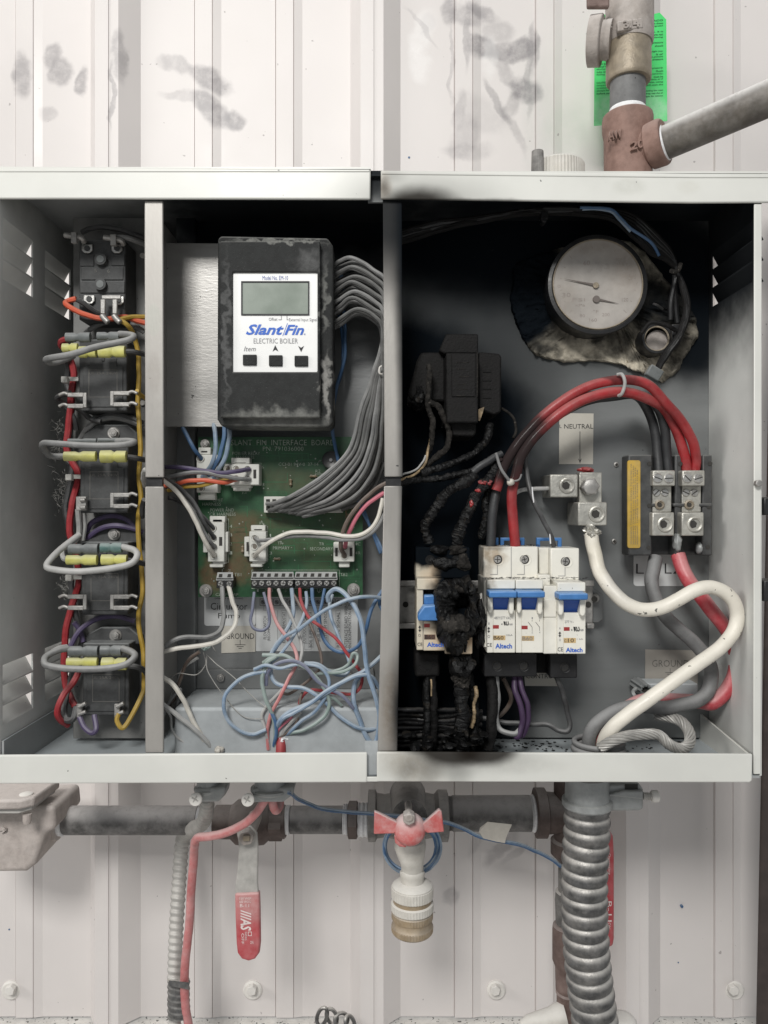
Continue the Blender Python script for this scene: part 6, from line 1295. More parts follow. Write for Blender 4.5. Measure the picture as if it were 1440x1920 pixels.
# ------------------------------------------------------------------ neutral lug
lg = thing('neutral_lug', 'bare metal neutral lug of three blocks with a hex bolt', 'terminal lug', (1095, 985, .06))
def lug(box, d0, d1, parent, cx, cy, r, c='n'):
    o = G().box(*bx4(c, *box), d0, d1).build('lug_block', 'lug_metal', parent, bevel=.0008)
    p = cv(c, [(cx, cy)])[0]; rr = r / CR[c][2]
    G().lathe_y(p[0], p[1], [(d0 + .003, rr * .5), (d0 - .0006, rr * .62), (d0 - .0012, rr * .78), (d0 - .0008, rr * .92), (d0 + .0005, rr)], 28, cap=False).build('set_screw', 'lug_metal', o)
    s_ = G(); s_.hexn(p[0], p[1], d0 - .00015, d0 + .0002, rr * .5); s_.build('hex_socket', 'hole_dark', o, smooth=False)
    return o
lug((350, 398, 490, 513), .046, .072, lg, 430, 455, 42); lug((490, 537, 635, 655), .040, .070, lg, 578, 597, 44)
G().box(*bx4('n', 496, 388, 610, 545), .050, .058).build('link_plate', 'lug_metal', lg, bevel=.0006)
g = G(); p = cv('n', [(556, 460)])[0]; g.hexn(p[0], p[1], .042, .050, 17, .1); g.lathe_y(p[0], p[1], [(.0413, 12), (.042, 15)], 24); g.build('hex_bolt', 'dull_metal', lg, bevel=.0006)
G().blob(*cv('n', [(530, 375)])[0], .054, 15, 5, .004, .4, 300, 3, 3).build('red_compound', 'cable_red', lg)
t = lg; G().blob(*cv('n', [(556, 688)])[0], .043, 13, 12, .006, .7, 260, 12, 4).build('crushed_strands', 'lug_metal', t)
wire(cv('n', [(350, 466, .052), (260, 470, .05), (200, 480, .048), (160, 510, .046)]), 4.0, 'wire_palegrey', 'pale bare wire running left from the neutral lug')

# ------------------------------------------------------------------ black power block with two lug stacks
pb = thing('power_block', 'black power distribution block with a yellow warning strip and two lug stacks', 'terminal block', (1255, 1040, .07))
g = G(); g.box(*bx4('n', 742, 300, 1160, 800), .062, .0745); g.build('base', 'black_plastic', pb, bevel=.0008)
for x0, x1 in ((742, 860), (975, 1008), (1112, 1162)):
    g = G(); g.box(*bx4('n', x0, 300, x1, 805), .050 if x0 != 742 else .048, .063); g.build('barrier', 'black_plastic', pb, bevel=.0010)
for x, y in ((848, 345), (1002, 345), (1152, 345), (848, 555), (998, 553), (1145, 560), (845, 765), (995, 768), (1140, 762)):
    p = cv('n', [(x, y)])[0]; G().disc(p[0], p[1], .0475 if x < 900 else .0495, .052, 4.2, seg=16).build('barrier_hole', 'hole_dark', pb)
for x in (812, 960, 1090):
    p = cv('n', [(x + 30, 552)])[0]; G().box(p[0] - 8, p[1] - 3, p[0] + 16, p[1] + 3, .0492, .056).build('cross_rib', 'black_plastic', pb, bevel=.0006)
o = G().prism(rrect(*bx4('n', 738, 328, 802, 767), 4), .0472, .0485).build('warning_strip', 'sticker_yellow', pb)
for i, x in enumerate((755, 766, 776, 786)):
    text('WARNING: TORQUE LUG SCREWS TO RATED VALUE'[:38 - i * 2], bx4('n', x - 2, 345 + 10 * i, x + 5, 750), .0470, 'print_faded', o, rot=90)
for ox in (0, 148):
    st = G().box(*bx4('n', 862 + ox, 455, 958 + ox, 588), .050, .062).build('lug_body', 'lug_metal', pb, bevel=.0006)
    G().box(*bx4('n', 864 + ox, 378, 977 + ox, 456), .043, .060).build('upper_clamp', 'lug_metal', pb, bevel=.0008)
    for x, y, r, d in ((891, 417, 24, .043), (946, 418, 24, .043), (880, 490, 19, .050), (926, 490, 19, .050)):
        if x == 880: x = 884
        p = cv('n', [(x + ox, y)])[0]; rr = r / 2.667
        G().lathe_y(p[0], p[1], [(d - .0010, rr * .85), (d - .0006, rr), (d + .001, rr)], 22).build('slot_screw', 'screw_metal', st)
        G().box(p[0] - rr * .85, p[1] - .9, p[0] + rr * .85, p[1] + .9, d - .0012, d - .0006, random.uniform(-.8, .8)).build('screw_slot', 'hole_dark', st, smooth=False)
    p = cv('n', [(900 + ox, 550)])[0]
    G().lathe_y(p[0], p[1], [(.0485, 5), (.0478, 7), (.0485, 9.4), (.0505, 9.4)], 22, flute=(.0001, .0003)).build('star_screw', 'bronze', st)
    G().disc(p[0], p[1], .0476, .0486, 4, seg=10).build('screw_recess', 'hole_dark', st)
    lug((862 + ox, 588, 972 + ox, 706), .042, .060, pb, 917 + ox, 648, 42)
    q = cv('n', [(970 + ox, 750)])[0]
G().blob(*cv('n', [(985, 740)])[0], .050, 8, 18, .004, .35, 200, 5, 3).build('broken_cover', 'clamp_grey', pb)
G().blob(*cv('n', [(1098, 770)])[0], .054, 7, 11, .004, .25, 160, 6, 3).build('broken_cover', 'clamp_grey', pb)

# ------------------------------------------------------------------ thick cables
def cab_(pts, r, mat, label, c=None, **kw): return wire(cv(c, pts) if c else pts, r, mat, label, 'cable', 'cable', seg=16, n=9, **kw)
cab_(cv('n', [(1075, 385, .052), (1080, 320, .050), (1060, 230, .044), (1000, 120, .038), (930, 40, .034)]) + [(1215, 722, .031), (1172, 712, .030), (1110, 722, .029), (1040, 762, .028), (985, 815, .027), (950, 865, .027), (930, 920, .028)],
     9.2, 'cable_red', 'upper thick red cable arching from the power block to the burnt area')
cab_(cv('n', [(1035, 385, .052), (1020, 290, .050), (985, 180, .046), (930, 80, .042)]) + [(1225, 752, .036), (1180, 736, .032), (1130, 738, .029), (1070, 762, .027), (1015, 806, .026), (980, 850, .026), (968, 890, .026), (960, 930, .026), (962, 980, .027), (966, 1030, .030)],
     9.6, 'cable_red', 'lower thick red cable arching over and down into the white double breaker')
cab_(cv('n', [(945, 385, .052), (935, 280, .052), (925, 170, .050), (890, 70, .048), (820, 10, .044)]) + [(1170, 738, .036), (1100, 745, .034), (1020, 790, .033), (960, 850, .032), (935, 905, .032), (924, 960, .031), (920, 1025, .031)],
     8.8, 'cable_black', 'black cable running under the red arch to the left pole of the double breaker')
cab_(cv('n', [(893, 385, .052), (885, 270, .054), (870, 160, .054), (830, 60, .052), (780, 5, .048)]) + [(1160, 742, .042), (1090, 755, .040), (1010, 805, .038), (950, 870, .036), (920, 915, .036)],
     8.8, 'cable_black', 'second black cable behind it from the left lug stack')
cab_([(245, 270, .04), (228, 330, .038), (240, 430, .034), (268, 530, .031), (310, 620, .030), (350, 700, .030), (368, 760, .032)], 4.6, 'wire_black', 'thin black wire swinging down into the single breaker', 'n')
wire(cv('n', [(262, 460, .0305), (263, 500, .0300), (268, 540, .0298)]), 1.3, 'tape_white', 'white scrape on the thin black wire above the single breaker', 'scrape', 'scrape', seg=5)
wire(cv('n', [(345, 670, .0290), (350, 710, .0288), (352, 745, .029)]), 1.3, 'tape_white', 'pale scrape low on the thin black wire by the single breaker', 'scrape', 'scrape', seg=5)
t = thing('cable_tie', 'pale cable tie gathering the red cables above the double breaker', 'cable tie', (957, 905, .02))
G().tube(cv('n', [(80, 292, .020), (105, 370, .018), (150, 435, .018)]), 2.8, 8, 5).build('strap', 'cable_grey', t)
G().blob(957, 904, .0195, 7.5, 7, .003, .2, 200, 4, 3).build('tie_head', 'tape_label', t)
G().tube(cv('n', [(160, 435, .019), (195, 425, .018), (208, 398, .018)]), 1.8, 6, 5).build('tail', 'cable_grey', t)
t = thing('cable_tie', 'grey cable tie round the top of the red cable arch', 'cable tie', (1168, 720, .02))
G().tube([(1158, 702, .026), (1166, 702, .023), (1171, 712, .021), (1171, 724, .022), (1166, 738, .024), (1160, 742, .028)], 3.2, 8, 5).build('strap', 'wire_palegrey', t)
cab_([(556, 690, .046), (560, 740, .042), (580, 800, .036), (610, 860, .030)], 13, 'cable_white', 'x', 'n') if False else None
cab_(cv('n', [(556, 700, .044), (562, 745, .040), (575, 800, .035)]) + cv('c', [(235, -50, .031), (275, 20, .027), (335, 105, .023), (430, 195, .019), (550, 240, .018), (680, 225, .018), (800, 165, .018), (920, 100, .018), (1030, 80, .019), (1130, 115, .020), (1200, 190, .021), (1222, 300, .022), (1190, 410, .021), (1090, 520, .018), (950, 620, .015), (780, 740, .012), (600, 870, .011), (440, 985, .012), (340, 1070, .014), (285, 1150, .020), (262, 1230, .028), (258, 1330, .034)]),
     13.2, 'cable_white', 'thick white cable snaking from the neutral lug right and back down to the conduit')
cab_(cv('c', [(640, -130, .056), (625, -50, .052), (610, 40, .048), (640, 160, .044), (700, 270, .042), (800, 370, .042), (920, 480, .042), (1010, 590, .042), (1040, 700, .042), (1010, 820, .040), (930, 890, .036), (820, 915, .034), (700, 935, .032), (500, 925, .030), (350, 965, .028), (230, 1040, .026), (175, 1130, .026), (165, 1250, .030), (170, 1340, .034)]),
     12.8, 'cable_grey', 'thick dusty grey cable winding down from the power block to the conduit')
cab_(cv('c', [(800, -150, .054), (830, -60, .050), (875, 30, .046), (960, 140, .044), (1060, 270, .044), (1150, 390, .044), (1200, 500, .044), (1215, 610, .044), (1190, 730, .044), (1120, 840, .044), (1040, 905, .044), (940, 890, .044), (780, 885, .042), (560, 885, .040), (440, 940, .036), (330, 1030, .032), (250, 1120, .030), (215, 1220, .032), (210, 1330, .036)]),
     13.4, 'cable_redlow', 'thick dusty red cable winding down from the right lug stack to the conduit')
cab_(cv('c', [(560, 905, .044), (450, 945, .040), (330, 1020, .038), (240, 1110, .038), (210, 1230, .040)]), 10, 'cable_grey', 'second dark grey cable dipping behind the white one to the conduit')
g = G(); g.helix(cv('c', [(250, 1225, .012), (320, 1180, .010), (430, 1140, .010), (560, 1125, .012), (660, 1130, .013), (720, 1180, .012), (770, 1215, .012), (830, 1225, .013), (880, 1190, .016), (880, 1110, .022), (830, 1040, .028), (750, 1005, .034), (640, 985, .040)]), 10.5, 9, 3.2, .26, 10)
tag(g.build('ground_cable', 'bare_strand'), 'bare stranded ground cable folded back on the cabinet floor', 'cable')
gl = thing('ground_lug', 'dirty ground lug with a dark bore behind the white cable', 'terminal lug', (1200, 1310, .07))
G().box(*bx4('c', 585, 765, 945, 850), .055, .072).build('lug_block', 'dusty_box', gl, bevel=.0010)
G().lathe_y(*cv('c', [(552, 800)])[0], [(.056, 7), (.050, 9), (.050, 12), (.056, 14), (.070, 14)], 20, flute=(.001, .0008), cap=False).build('bore', 'connector_grey', gl)
G().disc(*cv('c', [(552, 798)])[0], .054, .056, 9, seg=16).build('bore_hole', 'hole_dark', gl)
for i, pts in enumerate(([(640, 800, .050), (580, 850, .046), (520, 870, .044), (480, 830, .046), (500, 800, .05)], [(610, 860, .046), (540, 880, .044), (490, 850, .044)])):
    G().tube(cv('c', pts), 4, 8, 5, jitter=.2).build('strand', 'clamp_grey', gl)
# bushing ring the cables pass down through
bu = thing('conduit_bushing', 'dark grey bushing ring on the floor with all thick cables passing through', 'bushing', (1125, 1410, .03))
c0 = P(1122, 1408, .030); rr = .0150
for h, r2, m, nm in ((0, .0024, 'cable_grey', 'ring'), (.0042, .0018, 'cable_grey', 'ring')):
    rs = []
    for i in range(40):
        a = 2 * math.pi * i / 40; rs.append([Vector((c0.x + (rr + r2 * math.cos(b)) * math.cos(a), c0.y + (rr + r2 * math.cos(b)) * math.sin(a), -.1515 + h + r2 * math.sin(b))) for b in [2 * math.pi * j / 10 for j in range(10)]])
    rs.append(rs[0]); G().rings(rs, cap=False).build(nm, m, bu)
G().lathe(Vector((c0.x, c0.y, ZB)), Vector((c0.x, c0.y, 0)), [(0, .0155), (.0075, .0152), (.0076, .0135), (.0005, .0135)], 36, cap=False).build('throat', 'cable_grey', bu)
# ------------------------------------------------------------------ pipework under the cabinet
def hl(py, prof, d, mat, name, parent, seg=36, flute=None):
    """lathe along x; prof [(px, radius px)] at depth d"""
    k_ = K(d); A = P(prof[0][0], py, d)
    return G().lathe(A, A + Vector((1, 0, 0)), [((x - prof[0][0]) * k_, r * k_) for x, r in prof], seg, flute).build(name, mat, parent)
def vl(px, prof, d, mat, name, parent, seg=36, flute=None):
    """lathe downwards; prof [(py, radius px)]"""
    k_ = K(d); A = P(px, prof[0][0], d)
    return G().lathe(A, A - Vector((0, 0, 1)), [((y - prof[0][0]) * k_, r * k_) for y, r in prof], seg, flute).build(name, mat, parent)
HD = .125
st = thing('strainer', 'dusty brown cast iron strainer with a bolted cover at the lower left corner', 'pipe fitting', (20, 1637, HD))
g = G(); g.prism([(-90, 1520), (100, 1512), (104, 1556), (84, 1563), (76, 1590), (66, 1622), (48, 1636), (-10, 1637), (-90, 1600)], .095, .15, .92); g.build('body', 'cast_dusty', st, bevel=.011, seg=6)
g = G()
a = [P(x, y, d) for x, y, d in ((-90, 1508, .075), (-90, 1524, .078), (20, 1522, .078), (62, 1513, .082), (108, 1484, .11), (110, 1462, .115))]
g = G(); g.quadbox([P(-90, 1519, .070), P(34, 1519, .070), P(64, 1512, .076), P(112, 1478, .12), P(-90, 1478, .12)],
                   [p + Vector((0, .001, .0065)) for p in (P(-90, 1519, .070), P(34, 1519, .070), P(64, 1512, .076), P(112, 1478, .12), P(-90, 1478, .12))]); g.build('cover', 'cast_dusty', st, bevel=.0016, seg=3)
g = G(); g.quadbox([P(-90, 1526, .074), P(34, 1526, .074), P(60, 1518, .078), P(104, 1486, .12), P(-90, 1486, .12)],
                   [p + Vector((0, .001, .0035)) for p in (P(-90, 1526, .074), P(34, 1526, .074), P(60, 1518, .078), P(104, 1486, .12), P(-90, 1486, .12))]); g.build('gasket', 'conduit_pale', st, bevel=.0006)
vl(49, [(1486, 7), (1488, 12), (1496, 13), (1506, 12)], .082, 'screw_white', 'cover_bolt', st, 20)
vl(51, [(1526, 8), (1538, 8), (1544, 6)], .08, 'cast_dusty', 'bolt_end', st, 18)
text('→', (-6, 1548, 14, 1562), .0945, 'cast_dusty', st, name='cast_arrow', thick=.0012, bold=.03)
hl(1540, [(80, 30), (88, 33), (112, 33), (114, 29)], HD, 'cast_dusty', 'hub', st)
pp = thing('black_pipe', 'long black steel pipe running from the strainer to the ball valve', 'pipe', (250, 1565, HD), 'black pipe sections under the cabinet')
hl(1538.5, [(113, 27), (114, 27.5), (121, 28), (122, 26)], HD, 'tape_white', 'thread_tape', pp)
hl(1538, [(121, 24.5), (126, 26), (370, 26), (371, 25)], HD, 'pipe_black', 'tube', pp)
hl(1538, [(371, 25)] + [(372 + i * 2.4 + j, 24.5 + 1.0 * (j == 1.2)) for i in range(12) for j in (0, 1.2)] + [(404, 25)], HD, 'tape_white', 'thread_tape', pp)
bv = thing('ball_valve', 'brown ball valve with a long lever hanging straight down, its grip red', 'valve', (466, 1802, .08))
hl(1541, [(402, 26), (404, 30), (434, 30.5), (437, 33), (445, 40), (470, 43), (497, 40), (505, 33), (508, 30), (534, 30), (537, 27)], HD, 'iron_dark', 'body', bv)
hl(1541, [(506, 32), (507, 34), (530, 34), (531, 32)], HD, 'iron_dark', 'hex_end', bv, 6)
G().disc(461, 1572, .072, .11, 14, seg=24).build('stem_boss', 'bronze_dusty', bv)
g = G(); g.hexn(461, 1572, .063, .070, 15, .2); g.build('stem_nut', 'bronze_dusty', bv, bevel=.0007)
g = G(); g.box(455, 1567, 468, 1578, .0605, .064); g.build('stem', 'bronze', bv, bevel=.0006)
lev = [(443, 1560), (455, 1548), (470, 1548), (482, 1562), (484, 1585), (484, 1610), (483, 1650), (485, 1680), (441, 1680), (441, 1660), (445, 1630), (447, 1600), (447, 1580)]
g = G(); g.prism(lev, .070, .0725); g.build('lever', 'conduit_pale', bv, bevel=.0009)
grip = [(440, 1676), (486, 1674), (487, 1700), (488, 1770), (486, 1788), (478, 1799), (466, 1803), (453, 1799), (445, 1788), (443, 1770), (441, 1720)]
gr = G().prism(grip, .0685, .0742).build('grip', 'handle_red', bv, bevel=.0016, seg=4)
def gt(s, x0, y0, x1, y1, **kw): text(s, bx4('d', x0, y0, x1, y1), .0683, 'handle_print', gr, **kw)
gt('150 WSP', 898, 565, 942, 574); gt('600 WOG', 898, 577, 940, 586); gt('B-11', 900, 590, 934, 602); gt('///AS', 902, 612, 942, 690, rot=-90, bold=.03, shear=.2)
gt('OFF', 905, 700, 915, 740, rot=-90); gt('ON', 938, 728, 950, 740); gt('WARNING', 918, 694, 926, 726, rot=-90)
G().frame(bx4('d', 930, 694, 944, 710), bx4('d', 932, 696, 942, 708), .0683, .06845).build('moulded_mark', 'handle_print', gr)
pp = thing('black_pipe', 'short black pipe between the ball valve and the brown bushing', 'pipe', (590, 1563, HD), 'black pipe sections under the cabinet')
hl(1537, [(533, 24), (537, 26), (543, 26.5), (544, 24)], HD, 'tape_white', 'thread_tape', pp)
hl(1537, [(544, 23), (546, 25), (642, 25), (643, 24)], HD, 'pipe_black', 'tube', pp)
hl(1536, [(643, 26), (645, 28), (647, 26), (649, 28), (652, 26)], HD, 'tape_white', 'thread_tape', pp)
bs = thing('pipe_bushing', 'dark brown hexagonal bushing wound with white thread tape', 'pipe fitting', (672, 1570, HD))
hl(1537, [(652, 28), (654, 34), (669, 34), (671, 30)], HD, 'iron_dark', 'hex_ring', bs, 6)
hl(1537, [(670, 27), (673, 31), (676, 29), (680, 31), (684, 29), (688, 31), (691, 29)], HD, 'tape_white', 'thread_tape', bs)
te = thing('pipe_tee', 'brown iron tee behind the red handled drain tap', 'pipe fitting', (765, 1575, HD))
hl(1529, [(690, 40), (691, 46), (704, 46), (707, 40), (722, 38), (740, 41), (768, 43), (796, 41), (814, 38), (818, 42), (821, 46), (838, 46), (840, 40)], HD, 'pipe_dusty', 'body', te, 44)
G().disc(768, 1532, .085, .13, 33, 36, seg=36).build('outlet', 'pipe_dusty', te)
pp = thing('black_pipe', 'wide black pipe section right of the drain tap ending in the brown tee', 'pipe', (920, 1558, HD), 'black pipe sections under the cabinet')
hl(1525, [(838, 28)] + [(840 + i * 2.0 + j, 29.5 + 1.5 * (j == 1.0)) for i in range(4) for j in (0, 1.0)] + [(849, 32), (994, 32.5)], HD, 'pipe_black', 'tube', pp)
hl(1525, [(992, 29), (994, 33), (997, 31), (1000, 34), (1003, 32), (1006, 30)], HD, 'tape_white', 'thread_tape', pp)
t2 = thing('pipe_tee', 'dark brown iron tee where the pipe meets the drop pipe behind the grey conduit', 'pipe fitting', (1060, 1600, HD))
hl(1524, [(1002, 38), (1004, 45), (1022, 45), (1025, 38), (1064, 35)], HD, 'iron_dark', 'collar', t2, 40)
vl(1070, [(1440, 30), (1474, 31), (1572, 31), (1576, 37), (1600, 37), (1604, 33), (1612, 26)], HD, 'iron_dark', 'body', t2, 40)
dpi = thing('drop_pipe', 'brown drop pipe of couplings running down behind the flexible conduit', 'pipe', (1066, 1920, HD))
vl(1068, [(1605, 21), (1670, 21), (1672, 26), (1690, 27), (1730, 26), (1733, 22)], HD, 'pipe_dusty', 'tube', dpi, 30)
vl(1066, [(1732, 22), (1736, 29), (1745, 30), (1800, 30), (1812, 25), (1855, 24), (1857, 22), (1861, 24), (1865, 22), (1940, 22)], HD, 'iron_brown', 'coupling', dpi, 30)
l2 = thing('valve_lever', 'red valve lever mostly hidden behind the thick flexible conduit', 'lever', (1140, 1778, .10))
o = G().prism([(1112, 1562), (1140, 1556), (1150, 1566), (1152, 1600), (1152, 1760), (1150, 1774), (1140, 1778), (1112, 1778)], .098, .105).build('grip', 'handle_red', l2, bevel=.0016, seg=3)
text('Operating', (1139, 1600, 1145, 1640), .0978, 'handle_print', o, rot=-90); text('B-11', (1138, 1690, 1147, 1728), .0978, 'handle_print', o, rot=-90); text('ON', (1140, 1730, 1145, 1742), .0978, 'handle_print', o, rot=-90)
# drain tap
tp = thing('drain_tap', 'dusty drain tap with a red butterfly handle and a brass hose cap', 'tap', (773, 1768, .06))
TPD = .062
Q_ = lambda y: 960 + (y - 960) * .977
def vq(px, prof, *a, **k): return vl(px, [(Q_(y), r * .975) for y, r in prof], *a, **k)
g = G(); g.tube([(768, 1538, .105, 26), (768, 1552, .085, 27), (768, 1576, .070, 29), (769, 1586, .060, 30), (771, 1602, .058, 26), (773, 1618, .060, 21.5), (773, 1632, .062, 21), (773, 1636, .062, 23.5), (773, 1648, .062, 22), (773, 1662, .062, 23.5)], 30, 28, 5); g.build('body', 'tap_dusty', tp)
vq(773, [(1668, 24), (1672, 34), (1676, 39), (1688, 40)], TPD, 'tap_dusty', 'shoulder', tp, 40)
vq(773, [(1678, 38), (1679, 40.5), (1697, 40.5), (1699, 38)], TPD - .0002, 'tap_dusty', 'knurled_ring', tp, 90, (.002, .00035))
vq(773, [(1697, 38), (1699, 37), (1708, 37), (1709, 38)], TPD, 'brass', 'neck', tp, 36)
vq(773, [(1707, 38), (1709, 41), (1722, 41), (1724, 39)], TPD - .0002, 'tap_dusty', 'knurled_ring', tp, 90, (.002, .00035))
vq(773, [(1724, 36), (1725, 38), (1727, 40), (1738, 40), (1739, 38.5)], TPD, 'brass', 'hose_cap', tp, 90, (.002, .00035))
vq(773, [(1738, 39), (1740, 37.5), (1752, 39), (1753, 40)], TPD, 'brass', 'cap_waist', tp, 40)
vq(773, [(1752, 40), (1754, 40.5), (1763, 40), (1767, 36), (1768, 30)], TPD, 'brass', 'cap_foot', tp, 90, (.002, .00035))
hdl = G()
def wing(pts, c): return [cv('e', [p])[0] for p in pts]
for w in ([(148, 290), (172, 300), (252, 340), (262, 368), (238, 392), (146, 395)], [(362, 352), (440, 281), (452, 292), (463, 385), (388, 390), (372, 380)]):
    hdl = G().prism(wing(w, 'e'), .030, .0335); hdl.build('handle_wing', 'wheel_red', tp, bevel=.0008, seg=3)
G().prism(wing([(238, 400), (294, 412), (292, 456), (262, 452), (242, 436)], 'e'), .031, .034).build('handle_tab', 'wheel_red', tp, bevel=.0008)
g = G(); c0 = P(768, 1557, .034)
g.lathe(c0 + Vector((0, -.007, .0035)), c0 + Vector((0, .02, -.006)), [(0, .0058), (.002, .009), (.0055, .0103), (.0085, .0103), (.0095, .0085)], 32); g.build('handle_hub', 'wheel_red', tp)
g = G(); g.hexn(767, 1536, .0225, .030, 12.5, .5); g.lathe_y(767, 1534, [(.0215, 7), (.0225, 9)], 20); g.build('handle_nut', 'bronze_dusty', tp, bevel=.0006)
G().disc(768, 1543, .030, .062, 7, seg=20).build('stem', 'bronze_dusty', tp)
vl(768, [(1572, 20), (1576, 27), (1590, 27), (1593, 24)], .058, 'tap_dusty', 'bonnet', tp, 28)
# blue wire coil on the tap and thin pair along the pipe
cl = thing('wire_coil', 'small coil of blue wire hung behind the drain tap', 'wire', (770, 1640, .09))
for i in range(4):
    pts = [(770 + (47 + 2.4 * i) * math.cos(a) + i, 1588 + (44 + 2.8 * i) * math.sin(a), .088 + .002 * math.sin(3 * a + i)) for a in [2 * math.pi * k / 16 + .3 * i for k in range(17)]]
    G().tube(pts, 2.5, 7, 3).build('turn', 'wire_blue' if i % 2 else 'wire_blueclean', cl)
BP2 = 'thin blue wire pair along the black pipe'
for dy, m, l in ((0, 'wire_blue', 'upper wire of the thin blue pair stretched along the black pipe'), (3.6, 'wire_blueclean', 'lower wire of the thin blue pair stretched along the black pipe')):
    wire([(540, 1484 + dy, .03), (562, 1497 + dy, .06), (600, 1513 + dy, .085), (650, 1521 + dy, .090), (700, 1524 + dy, .080), (760, 1531 + dy, .078), (830, 1540 + dy, .086), (862, 1549 + dy, .088), (900, 1566 + dy, .088), (950, 1577 + dy, .092), (985, 1586 + dy, .10), (1022, 1603 + dy, .11), (1056, 1624 + dy, .118)], 2.3, m, l, group=BP2, seg=6)
tl = G(); tl.quadbox([P(*p) for p in ((900, 1552, .085), (898, 1560, .0852), (906, 1572, .0862), (930, 1578, .0865), (947, 1581, .086), (949, 1570, .084), (960, 1546, .080), (914, 1541, .081))],
                     [P(*p) + Vector((0, .0003, 0)) for p in ((900, 1552, .085), (898, 1560, .0852), (906, 1572, .0862), (930, 1578, .0865), (947, 1581, .086), (949, 1570, .084), (960, 1546, .080), (914, 1541, .081))])
tag(tl.build('tape_flag', 'tape_label', smooth=False), 'flag of yellowed clear tape stuck on the blue wires right of the tap', 'tape')

# cable connectors, small conduit and red cable at the left
def connector(px, label, w, sx, sy):
    t = thing('cable_connector', label, 'connector', (px, 1520, .04), 'clamp connectors under the cabinet lip')
    g = G(); c = P(px, 1462, .045)
    vl(px, [(1456, w * .8), (1474, w * .8), (1476, w), (1480, w), (1484, w * .9)], .045, 'clamp_grey', 'collar', t, 26)
    g = G(); g.prism([(px - w, 1480), (px + w * 1.15, 1476), (px + w * 1.05, 1492), (px + w * .6, 1505), (px - w * .5, 1505), (px - w * .9, 1494)], .036, .052); g.build('saddle', 'clamp_grey', t, bevel=.0018, seg=3)
    g = G(); g.quadbox([P(sx - 6, sy - 8, .034), P(sx - 6, sy + 5, .034), P(px + w * .4, sy + 2, .040), P(px + w * .4, sy - 14, .040)], [P(sx - 6, sy - 8, .040), P(sx - 6, sy + 5, .040), P(px + w * .4, sy + 2, .046), P(px + w * .4, sy - 14, .046)]); g.build('strap', 'clamp_grey', t, bevel=.0006)
    A = P(sx, sy, .024); B = P(sx + 10, sy - 4, .040)
    G().lathe(A, B, [(0, .0030), (.0006, .0040), (.0030, .0040), (.0032, .0020), (.018, .0020)], 18).build('clamp_screw', 'screw_white', t)
    G().box(sx - 8, sy - 1, sx + 6, sy + 1, .0234, .0242, .5).build('screw_slot', 'conduit_pale', t, smooth=False); G().box(sx - 8, sy - 1, sx + 6, sy + 1, .0235, .0242, 2.07).build('screw_slot', 'conduit_pale', t, smooth=False)
    return t
connector(392, 'small clamp connector over the armoured cable with a dusty screw', 28, 366, 1499)
connector(508, 'wider clamp connector where the pinkish red cable enters', 38, 464, 1500)
def spiral(L, pitch, amp): 
    f = (L / pitch) % 1.0
    return 1 - amp + amp * 2 * (math.sin(math.pi * f) ** .6 if f > 0 else 0)
ar = thing('armoured_cable', 'pale spiral armoured cable hanging from the small connector down the wall', 'cable', (335, 1920, .1))
def helical(pts, r, pitch_px, amp, n, parent, mat, seg=20):
    pts_ = [tuple(p[:3]) for p in pts]; sm = crm(pts_, n); V = [P(*p) for p in sm]; T, U = frames(V); rs = []; L = 0
    for i in range(len(V)):
        if i: L += (V[i] - V[i - 1]).length
        k_ = K(sm[i][2]); w = T[i].cross(U[i]); ring = []
        for j in range(seg):
            a = 2 * math.pi * j / seg; f = (L / (pitch_px * k_) + j / seg) % 1.0
            rad = r * k_ * (1 + amp * (math.sin(math.pi * min(1, f * 1.25)) - .5))
            ring.append(V[i] + (U[i] * math.cos(a) + w * math.sin(a)) * rad)
        rs.append(ring)
    return G().rings(rs).build('armour', mat, parent, angle=80)
helical([(388, 1496, .05), (388, 1512, .056), (386, 1526, .064), (378, 1545, .085), (350, 1560, .135), (342, 1580, .145), (338, 1620, .140), (334, 1680, .130), (330, 1750, .120), (328, 1810, .112), (327, 1842, .108)], 13, 13.5, .16, 34, ar, 'conduit_pale')
wr = thing('tape_wrap', 'crumpled grey tape binding the armoured and the red cable together', 'tape', (336, 1905, .1))
g = G(); random.seed(5)
k_ = K(.105); rs = []
for i in range(36):
    y = 1836 + i * 2; ring = []
    for j in range(32):
        a = 2 * math.pi * j / 32; f = 1 + .05 * mn.noise(Vector((math.cos(a) * 3, y * .12, math.sin(a) * 3))) + .04 * math.sin(y * .55 + a)
        c = P(335, y, .105); ring.append(c + Vector((math.cos(a) * 20.5 * f * k_, -math.sin(a) * 14 * f * k_, 0)))
    rs.append(ring)
g.rings(rs).build('wrap', 'conduit_grey', wr, angle=80)
g = G(); g.quadbox([P(*p) for p in ((316, 1838, .094), (317, 1848, .094), (354, 1856, .094), (354, 1842, .094))], [P(*p) for p in ((316, 1838, .0955), (317, 1848, .0955), (354, 1856, .0955), (354, 1842, .0955))]); g.build('loose_end', 'conduit_grey', wr)
ar2 = thing('armoured_cable', 'end of the armoured cable below the grey tape wrap', 'cable', (330, 1925, .1))
helical([(328, 1900, .108), (328, 1930, .106), (330, 1990, .104)], 12, 13.5, .16, 30, ar2, 'conduit_pale')
cab_([(508, 1478, .040), (496, 1500, .040), (480, 1524, .042), (455, 1546, .046), (420, 1562, .050), (392, 1568, .054), (370, 1572, .060), (364, 1590, .070), (362, 1620, .078), (358, 1680, .086), (353, 1750, .092), (348, 1810, .096), (346, 1850, .100), (348, 1890, .102), (354, 1930, .104), (358, 1990, .104)], 8, 'wire_redpink', 'dusty pinkish red cable bending left and down beside the armoured cable')
